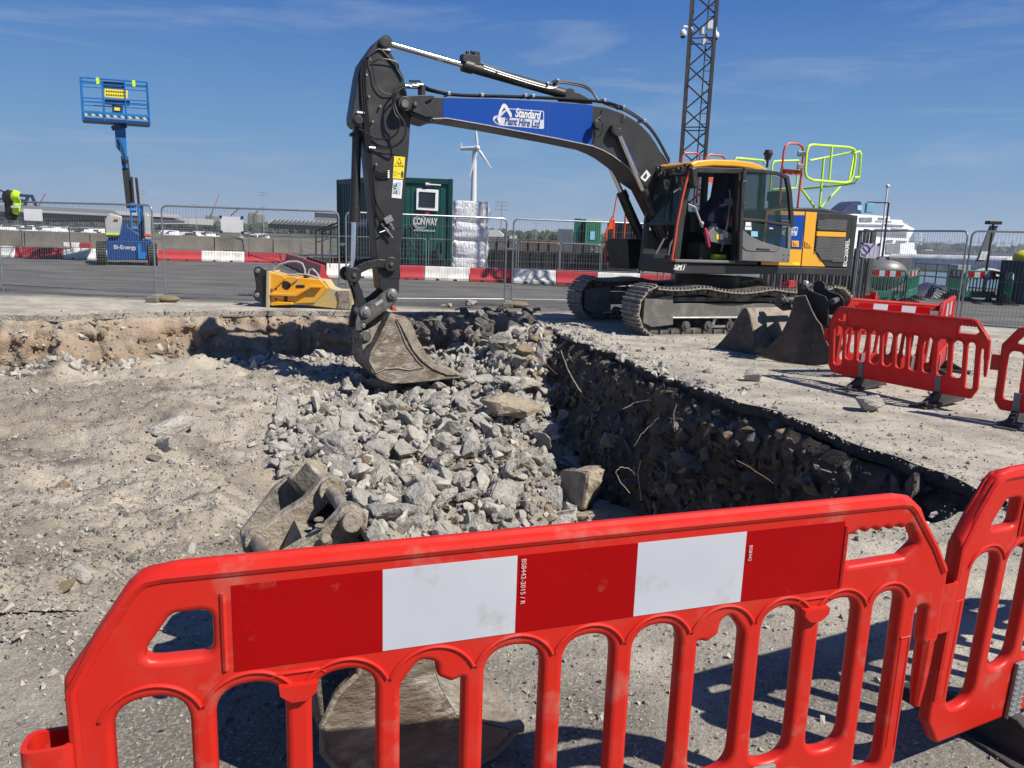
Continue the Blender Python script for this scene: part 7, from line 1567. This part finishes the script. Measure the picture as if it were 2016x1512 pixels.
y_ = AY(2045, 509, 25); mb = MB().sphere((0, 0, 0), .42, 20, 12, sc=(1.3, 1, .7)); mb.tube([(-.4, 0, .0), (-.2, -.1, .2), (.2, -.1, .22), (.45, 0, 0)], .05, 8); o = mb.build('yellow_buoy', M['signyellow']); o.location = (y_.x, 25.4, y_.z); tag(o, 'yellow rounded hood showing above the dark blue skip', 'hood')
# big pale pipe, tank, rails
p0 = AY(1756, 516, 40); p1 = AY(1990, 524, 34); mb = MB().cyl((0, 0, 0), Vector(p1)-Vector(p0), .42, n=28); o = mb.build('pipeline', M['rwwhite']); o.location = p0; tag(o, 'long pale pipe laid across the quay in front of the river', 'pipe')
p0 = AY(1740, 528, 30); mb = MB().sphere((0, 0, 0), .85, 24, 12, sc=(1.1, .8, .75)); mb.box((.4, 0, .2), (.9, .8, .9)); o = mb.build('grey_tank', M['mgrey'], bevel=.03); o.location = (p0.x, 30, p0.z-.2); tag(o, 'round grey tank behind the first green barrier', 'tank')
arc = AY(1945, 535, 29); mb = MB()
for r_ in (.95, .75): mb.tube([(r_*math.cos(math.pi*k/16), 0, r_*.8*math.sin(math.pi*k/16)) for k in range(17)], .07, 8)
mb.box((-.9, .3, .3), (.5, .6, 1.2)); o = mb.build('hose_reel', M['liftgrey'], bevel=.01); o.location = (arc.x, 29, .2); tag(o, 'grey curved pipework above the far green barrier', 'pipework')
mb = MB(); a = AY(1800, 545, 33); b_ = AY(1890, 545, 30); a.z = b_.z = 0
for z in (.55, .8, 1.05): mb.tube([up*z, b_-a+up*z], .03, 6)
for k in range(5): p = (b_-a)*(k/4); mb.cyl(p, p+up*1.1, .035, n=8)
o = mb.build('railing', M['mgrey']); o.location = (a.x, a.y, 0); tag(o, 'low steel railing along the river edge between the green barriers', 'railing')
tp = AY(1835, 562, 27); mb = MB(); rows = []
for i in range(9):
    rows.append([((j/14-.5)*2.4, (i/8-.5)*1.4, max(0, .45*(1-((j/14-.5)*2)**2)*(1-((i/8-.5)*2)**2)+.12*float(fbm(np.array([j*.5]), np.array([i*.5]), 5, 3)[0]))) for j in range(15)])
mb.sheet(rows); o = mb.build('tarpaulin_heap', M['skip'], ang=60); o.location = (tp.x, 27, 0); tag(o, 'heap under a crumpled dark tarpaulin on the quay', 'heap')
# posts on the quay
def pole(label, px, py0, py1, Y, r, cat='pole', mk='mgrey', name='pole', extra=None):
    b0 = AY(px, py1, Y); t0 = AY(px, py0, Y); root = empty(name, label, cat, (b0.x, Y, 0)); MB().cyl((0, 0, 0), (0, 0, t0.z), r, r*.7, n=10).build('post', M[mk], root)
    if extra: extra(root, t0.z)
    return root
def lamp(r, z): MB().box((-.45, 0, z-.02), (.9, .05, .05)).build('arm', M['black'], r); MB().box((-.8, 0, z-.25), (.30, .2, .40)).build('lamp_head', M['lightblue'], r, bevel=.02)
pole('slim black lamp post with a pale lamp left of the flagpole', 1735, 398, 520, 33, .05, 'lamp post', 'black', 'lamp_post', lamp)
pole('tall thin white flagpole beside the ship', 1729, 366, 520, 36, .05, 'flagpole', 'paper', 'flagpole', lambda r, z: MB().sphere((0, 0, z), .09, 10, 6).build('finial', M['paper'], r))
def cam(r, z): MB().box((.0, 0, z), (.45, .3, .12)).build('floodlight', M['black'], r, bevel=.02); mb = MB(); mb.prism([(-.1, .05, z-.1), (.18, .05, z-.1), (-.12, .05, z-1.45), (-.42, .05, z-1.45)], (0, -.06, 0)); mb.build('banner', M['mgrey'], r); mb = MB(); mb.prism([(-.28, -.015, z-1.0), (-.05, -.015, z-1.0), (-.12, -.015, z-1.3), (-.36, -.015, z-1.3)], (0, -.02, 0)); mb.build('banner_print', M['paper'], r)
pole('camera post with a tilted grey banner near the right edge', 1940, 438, 545, 27.5, .05, 'post', 'black', 'camera_post', cam)

# ================================================================ CRUISE SHIP
SY = 400.0; sp = AY(1720, 505, SY); shp = empty('cruise_ship', 'white cruise ship with a navy funnel moored beyond the quay', 'ship', (sp.x, SY, -3.6)); sb0 = Vector(shp.location)
SA = math.radians(20); SN = Vector((-math.sin(SA), math.cos(SA), 0)); SXd = Vector((math.cos(SA), math.sin(SA), 0))
def SP_(a, b): p = PL(a, b, Vector((sb0.x, SY, 0)), SN)-sb0; return Vector((p.dot(SXd), 0, p.z))
def spr(name, pts, y0, y1, mk, parent=shp):
    P = [SP_(a, b) for a, b in pts]; mb = MB(); mb.prism([Vector((p.x, y0, p.z)) for p in P], (0, y1-y0, 0)); return mb.build(name, M[mk], parent)
shp.rotation_euler = (0, 0, math.radians(20))
hull = spr('hull', [(1500, 468), (1806, 478), (1803, 492), (1807, 507), (1500, 502)], 0, 28, 'shipwhite')
sup = spr('superstructure', [(1500, 432), (1690, 421), (1758, 426), (1758, 432), (1782, 433), (1784, 438), (1798, 446), (1806, 450), (1806, 478), (1500, 470)], 2, 26, 'shipwhite')
for pts in ([(1690, 441), (1741, 442), (1744, 446), (1690, 445)], [(1746, 441), (1785, 443), (1784, 446), (1750, 445.5)], [(1728, 450), (1755, 450.5), (1755, 452), (1728, 451.5)], [(1760, 449), (1795, 451), (1792, 453), (1760, 452)], [(1728, 455), (1790, 457), (1790, 464), (1728, 460)], [(1728, 461.5), (1790, 465), (1790, 467), (1728, 464)]): spr('deck_recess', pts, 1.6, 1.95, 'shipgrey')
spr('window_band', [(1735, 428), (1754, 429), (1754, 432), (1735, 431)], 1.6, 1.95, 'shipgrey'); spr('window_band', [(1698, 428), (1722, 428), (1722, 436), (1698, 436)], 1.6, 1.95, 'shipgrey')
spr('hull_door', [(1744, 480), (1772, 479), (1770, 500), (1743, 499)], -.4, -.05, 'shipgrey'); spr('hull_door', [(1745, 472), (1757, 472), (1757, 477), (1743, 477)], -.4, -.05, 'shipgrey'); spr('hull_door', [(1764, 473), (1785, 474), (1784, 477), (1763, 477)], -.4, -.05, 'shipgrey')
for k in range(14): x = 1743+k*3.7; p = SP_(x, 467.5+k*.12); MB().box((p.x, -.2, p.z), (.45, .2, .45)).build('window', M['shipgrey'], shp)
for k in range(8): x = 1730+k*3.6+(k > 3)*4; p = SP_(x, 435+k*.2); MB().box((p.x, 1.7, p.z), (.5, .3, .6)).build('window', M['shipgrey'], shp)
fn_ = spr('funnel', [(1677, 419), (1690, 407), (1702, 397), (1710, 395), (1719, 396), (1720, 403), (1717, 412), (1720, 421)], 8, 18, 'shipnavy'); spr('funnel_mark', [(1711, 403), (1719, 403), (1719, 413), (1711, 413)], 7.6, 7.95, 'lightblue', fn_)
mb = MB()
for k in range(9): p = SP_(1692+k*13, 422+k*2.6); mb.cyl((p.x, 3, p.z-1), (p.x, 3, p.z+random.uniform(.5, 1.8)), .12, n=6)
for k in range(4): p = SP_(1800, 448); q = SP_(1803, 478); 
for k in range(6): p = SP_(1806, 455+k*5); mb.box((p.x+.6, 5, p.z), (1.4, 14, .3))
mb.build('deck_fittings', M['shipwhite'], shp)

# ================================================================ FAR SHORE
def far_box(name, label, cat, pts, Y, dpt, mk, roof=None, ribs=0):
    c = AY(sum(p[0] for p in pts)/len(pts), 470, Y); root = empty(name, label, cat, (c.x, Y, -1.6)); b0 = Vector(root.location); P = [AY(a, b, Y)-b0 for a, b in pts]; mb = MB(); mb.prism([Vector((p.x, 0, p.z)) for p in P], (0, dpt, 0)); w = mb.build('wall', M[mk], root)
    if roof:
        P = [AY(a, b, Y)-b0 for a, b in roof[0]]; mb = MB(); mb.prism([Vector((p.x, -1, p.z)) for p in P], (0, dpt+2, 0)); mb.build('roof', M[roof[1]], root)
        if ribs:
            mb = MB(); x0 = P[0].x; x1 = P[1].x
            for k in range(ribs): t = (k+.5)/ribs; z = P[0].z+(P[1].z-P[0].z)*t; mb.beam((x0+(x1-x0)*t+1.5, -1.3, z), (x0+(x1-x0)*t-1.5, -1.3, P[-1].z), .5, .3)
            mb.build('roof_rib', M['roofgrey'], root)
    return root
w1 = far_box('warehouse', 'long dark warehouse with a white eaves band at the far left', 'warehouse', [(-40, 412), (60, 414), (208, 422), (245, 430), (245, 434), (-40, 431)], 330, 60, 'sheddark', ([(-40, 404), (60, 405), (225, 414), (238, 423), (222, 424), (208, 425), (60, 418), (-40, 415)], 'roofgrey'))
P = [AY(a, b, 328)-Vector(w1.location) for a, b in ((45, 412), (220, 421), (220, 425), (45, 417))]; mb = MB(); mb.prism([Vector((p.x, -3, p.z)) for p in P], (0, 1, 0)); mb.build('eaves_band', M['shedwhite'], w1)
far_box('warehouse', 'low white warehouse between the boom lift and the white board', 'warehouse', [(300, 427), (365, 429), (363, 441), (300, 441)], 420, 40, 'shedwhite')
far_box('warehouse', 'low warehouse with a pale ribbed roof behind the breaker hose', 'warehouse', [(529, 440), (665, 446), (665, 452), (528, 450)], 330, 40, 'sheddark', ([(535, 431), (664, 436), (665, 446), (528, 440)], 'shedwhite'), 16)
far_box('warehouse', 'taller pale block behind the ribbed roof warehouse', 'warehouse', [(619, 416), (668, 419), (668, 436), (619, 434)], 380, 40, 'roofgrey', ([(618, 415), (669, 418), (669, 421), (618, 418)], 'shedwhite'))
far_box('silo_block', 'grey concrete silo block on the left horizon', 'silo', [(488, 420), (492, 418), (493, 424), (497, 424), (497, 419), (507, 423), (507, 443), (487, 442)], 700, 20, 'concrete'); far_box('silo_block', 'small grey silos right of the lone mast', 'silo', [(404, 434), (404, 424), (409, 424), (411, 430), (414, 424), (420, 426), (420, 440)], 900, 20, 'concrete')
far_box('warehouse', 'white gabled shed right of the wrapped pallets', 'warehouse', [(957, 456), (966, 452), (980, 453), (990, 461), (990, 466), (957, 466)], 200, 20, 'shedwhite'); far_box('warehouse', 'pale low sheds left of the white caged tank', 'warehouse', [(1003, 464), (1018, 464), (1018, 470), (1003, 470)], 260, 20, 'shedwhite')
far_box('factory', 'grey factory block on the far river bank', 'factory', [(1862, 479), (1888, 480), (1888, 491), (1862, 490)], 1250, 60, 'roofgrey', ([(1861, 478), (1889, 479), (1889, 481), (1861, 480)], 'shedwhite')); far_box('factory', 'white factory end on the far river bank', 'factory', [(1889, 480), (1902, 480), (1902, 491), (1889, 491)], 1250, 60, 'shedwhite'); far_box('factory', 'dark small works on the far river bank', 'factory', [(1826, 482), (1840, 481), (1840, 491), (1826, 491)], 1250, 40, 'sheddark'); far_box('factory', 'twin tanks of the works on the far river bank', 'factory', [(1845, 480), (1850, 480), (1850, 486), (1854, 486), (1854, 481), (1859, 481), (1859, 491), (1845, 491)], 1240, 20, 'roofgrey')
far_box('sea_wall', 'dark river wall along the far bank', 'wall', [(1812, 493), (2080, 502), (2080, 508), (1812, 498)], 1080, 8, 'sheddark'); far_box('shed', 'white low shed on the near end of the far bank', 'shed', [(1822, 491), (1838, 491.5), (1838, 494), (1822, 493.5)], 1100, 10, 'shedwhite')
# parked vans and cars far off: a bright line
def vans():
    mb = MB(); r = random.Random(4)
    for k in range(190):
        px = r.choice([r.uniform(5, 205), r.uniform(5, 205), r.uniform(318, 420), r.uniform(480, 520)]); Y = r.uniform(190, 300); p = AY(px, 434+.033*px+r.uniform(0, 3), Y); w_ = r.uniform(1.6, 2.6); m_ = r.choice([0, 0, 0, 1, 2]); mb.box((p.x, Y, -1.6+.6), (w_, 4, .8), m_); mb.box((p.x, Y, -1.6+1.25), (w_*.7, 2.2, .5), 2 if r.random() < .5 else m_)
    o = mb.build('parked_cars', [M['shipwhite'], M['roofgrey'], M['sheddark']], ang=0); tag(o, 'mass of parked white vehicles in the far compound', 'cars', kind='stuff')
vans()
# cranes, masts and pylons on the skyline
def crane(label, base, tip, mk, Y=900, w=.8, cat='crane', name='crane', extra=()):
    b0 = AY(*base, Y); root = empty(name, label, cat, (b0.x, Y, -1.6)); o0 = Vector(root.location); a = AY(*base, Y)-o0; t = AY(*tip, Y)-o0; mb = MB(); mb.beam(a, t, w, w); mb.beam((a.x, 0, 0), a, w, w); mb.build('jib', M[mk], root)
    for (p, q, ww, mk2) in extra: MB().beam(AY(*p, Y)-o0, AY(*q, Y)-o0, ww, ww).build('boom', M[mk2], root)
    return root
crane('thin red crane jib leaning right on the left skyline', (412, 434), (431, 383), 'cranered'); crane('small red crane above the warehouse at the far left', (76, 406), (89, 381), 'cranered', 700); crane('small dark crane beside the grey silos', (413, 430), (420, 411), 'rebard', 700); crane('dark crane on the big silo block', (500, 424), (508, 414), 'rebard', 700)
crane('dark crane on the small silos', (455, 424), (470, 411), 'rebard', 700)
crane('blue ship unloader arm at the far left above the warehouse', (46, 408), (20, 396), 'shipnavy', 420, 1.5, extra=[((-20, 366), (20, 383), .8, 'shipnavy'), ((20, 383), (60, 386), 1.5, 'shipnavy'), ((62, 384), (72, 408), 1.2, 'shipnavy'), ((55, 386), (48, 408), 1.2, 'shipnavy'), ((-20, 390), (50, 395), 1.2, 'shipnavy')])
def mast(label, px, y0, y1, Y, heads): 
    b0 = AY(px, y1, Y); t = AY(px, y0, Y); root = empty('floodlight_mast', label, 'mast', (b0.x, Y, -1.6)); z = t.z+1.6; MB().cyl((0, 0, 0), (0, 0, z), .22, .14, n=6).build('post', M['roofgrey'], root); mb = MB(); [mb.box((0, 0, z-h_), (4.5, .3, .22)) for h_ in heads]; mb.build('lamp_bar', M['roofgrey'], root)
mast('floodlight mast left of the container', 519, 379, 445, 420, (0, 1.5, 8)); mast('floodlight mast on the left skyline beside the lift', 282, 376, 420, 420, (0, 1.5)); mast('thin mast left of the white board', 387, 403, 436, 420, (0,)); mast('lattice mast right of the wrapped pallets', 986, 398, 465, 260, (0, 1.2, 2.4)); mast('thin mast left of the green container', 1055, 439, 466, 420, (0,))
for k, px in enumerate((1816, 1834, 1867, 1910, 1925, 1958, 1972, 1990)):
    Y = 2200; b0 = AY(px, 492, Y); z = AY(px, 468+(k*7) % 9, Y).z+1.6; root = empty('pylon', 'electricity pylon on the far right skyline', 'pylon', (b0.x, Y, -1.6), group='pylons on the far right skyline'); mb = MB(); mb.beam((-5, 0, 0), (0, 0, z), .9, .9); mb.beam((5, 0, 0), (0, 0, z), .9, .9); [mb.beam((-w_, 0, z*h_), (w_, 0, z*h_), .8, .8) for w_, h_ in ((9, .72), (7, .85), (5, .95))]; mb.build('lattice', M['sheddark'], root)
# wind turbine
wy = 250.0; wb = AY(931, 395, wy); hub = AY(932.5, 293, wy); wt = empty('wind_turbine', 'white three bladed wind turbine standing beyond the wrapped pallets', 'wind turbine', (hub.x+.3, wy, -1.6)); wo = Vector(wt.location); hz_ = hub.z+1.6
MB().cyl((0, 0, 0), (0, 0, hz_), 1.25, .65, n=20).build('tower', M['turb'], wt)
mb = MB(); mb.cyl((-4.4, 1.4, hz_+.05), (.8, -.6, hz_+.2), .55, .75, n=14); mb.box((-4.3, 1.3, hz_+1.0), (.5, .2, 1.6)); mb.build('nacelle', M['turb'], wt, bevel=.1)
hc = Vector((1.0, -.9, hz_+.2)); MB().sphere(hc, .8, 14, 10).build('hub', M['turb'], wt)
for tip in ((933.5, 235), (966, 329), (926, 345)):
    t = AY(*tip, wy-1)-wo; t.y = -1.0; d = (t-hc); d_n = d.normalized(); L = 9.6 if tip[1] < 240 else d.length; mb = MB(); s = Vector((d_n.z, 0, -d_n.x)); rows = []
    for k in range(9):
        u = k/8; ch_ = (.35+1.3*math.sin(min(1, u*4)*math.pi/2)*(1-u)**.8*.7)*.8; c_ = hc+d_n*(.5+L*u); rows.append([c_+s*ch_*.6, c_+Vector((0, -.18*(1-u)-.03, 0)), c_-s*ch_*.4, c_+Vector((0, .18*(1-u)+.03, 0))])
    mb.sheet(rows, 0, True); mb.add(rows[-1], [(0, 1, 2, 3)]); mb.build('blade', M['turb'], wt)
# ---- far trees: hedgerow masses and single crowns
def crown_mass(name, label, px0, px1, ytop, ybot, Y, n, size, kind='stuff', cat='trees', mk='tree', seed=1):
    r = np.random.default_rng(seed); P = []; S = []
    for i in range(n):
        px = r.uniform(px0, px1); t = r.random()**.7; env = .55+.45*float(fbm(np.array([px*.08]), np.array([1.]), seed, 4)[0]); yb = ybot+(px-px0)*.033; yt = yb-(ybot-ytop)*max(.2, env+.3); yv = r.uniform(Y, Y*1.12); q = AY(px, yb+(yt-yb)*t, yv); P.append(q); S.append(size*r.uniform(.5, 1.4))
    o = scatter(name, np.array(P), np.array(S), ROCK, [M[mk]], np.zeros(n, int), kind, label, cat); return o
crown_mass('tree_line', 'green scrub and trees on the left horizon', 300, 700, 439, 449, 520, 900, 6, seed=2); crown_mass('tree_line', 'low green scrub across the middle horizon', 940, 1240, 457, 466, 560, 700, 6, seed=3); crown_mass('tree_line', 'dark trees along the far river bank', 1810, 2080, 484, 494, 1150, 900, 11, seed=4); crown_mass('tree_line', 'trees behind the long warehouse', -40, 320, 428, 440, 600, 500, 7, seed=5)
rt = AY(1091, 463, 300); tr_ = empty('round_tree', 'single round dark tree left of the white caged tank', 'tree', (rt.x, 300, -1.6)); MB().cyl((0, 0, 0), (0, 0, 3), .35, .2, n=8).build('trunk', M['rebard'], tr_)
P = []; 
for k in range(160): v = Vector((random.gauss(0, 1), random.gauss(0, 1), random.gauss(0, 1))).normalized()*random.uniform(.5, 1); P.append((v.x*2.2, v.y*2.2, 3.2+v.z*1.7))
cr_ = scatter('crown', np.array(P), np.random.default_rng(1).uniform(.5, 1.1, 160), ROCK, [M['tree']], np.zeros(160, int), None); cr_.parent = tr_
for q in ('kind',):
    if q in cr_: del cr_[q]

# ================================================================ THE AIR
hz_m = bpy.data.materials.new('haze'); hz_m.use_nodes = True; n_ = hz_m.node_tree.nodes; [n_.remove(q) for q in list(n_) if q.type == 'BSDF_PRINCIPLED']
pv = n_.new('ShaderNodeVolumePrincipled'); pv.inputs['Color'].default_value = (.80, .88, 1, 1); pv.inputs['Density'].default_value = .00024; pv.inputs['Anisotropy'].default_value = .2
hz_m.node_tree.links.new(pv.outputs[0], [q for q in n_ if q.type == 'OUTPUT_MATERIAL'][0].inputs['Volume'])
hb = MB().b2((-9500, -700, -7.5), (9500, 12500, 52)).build('haze', hz_m, ang=0); tag(hb, kind='stuff')
bpy.context.view_layer.update()
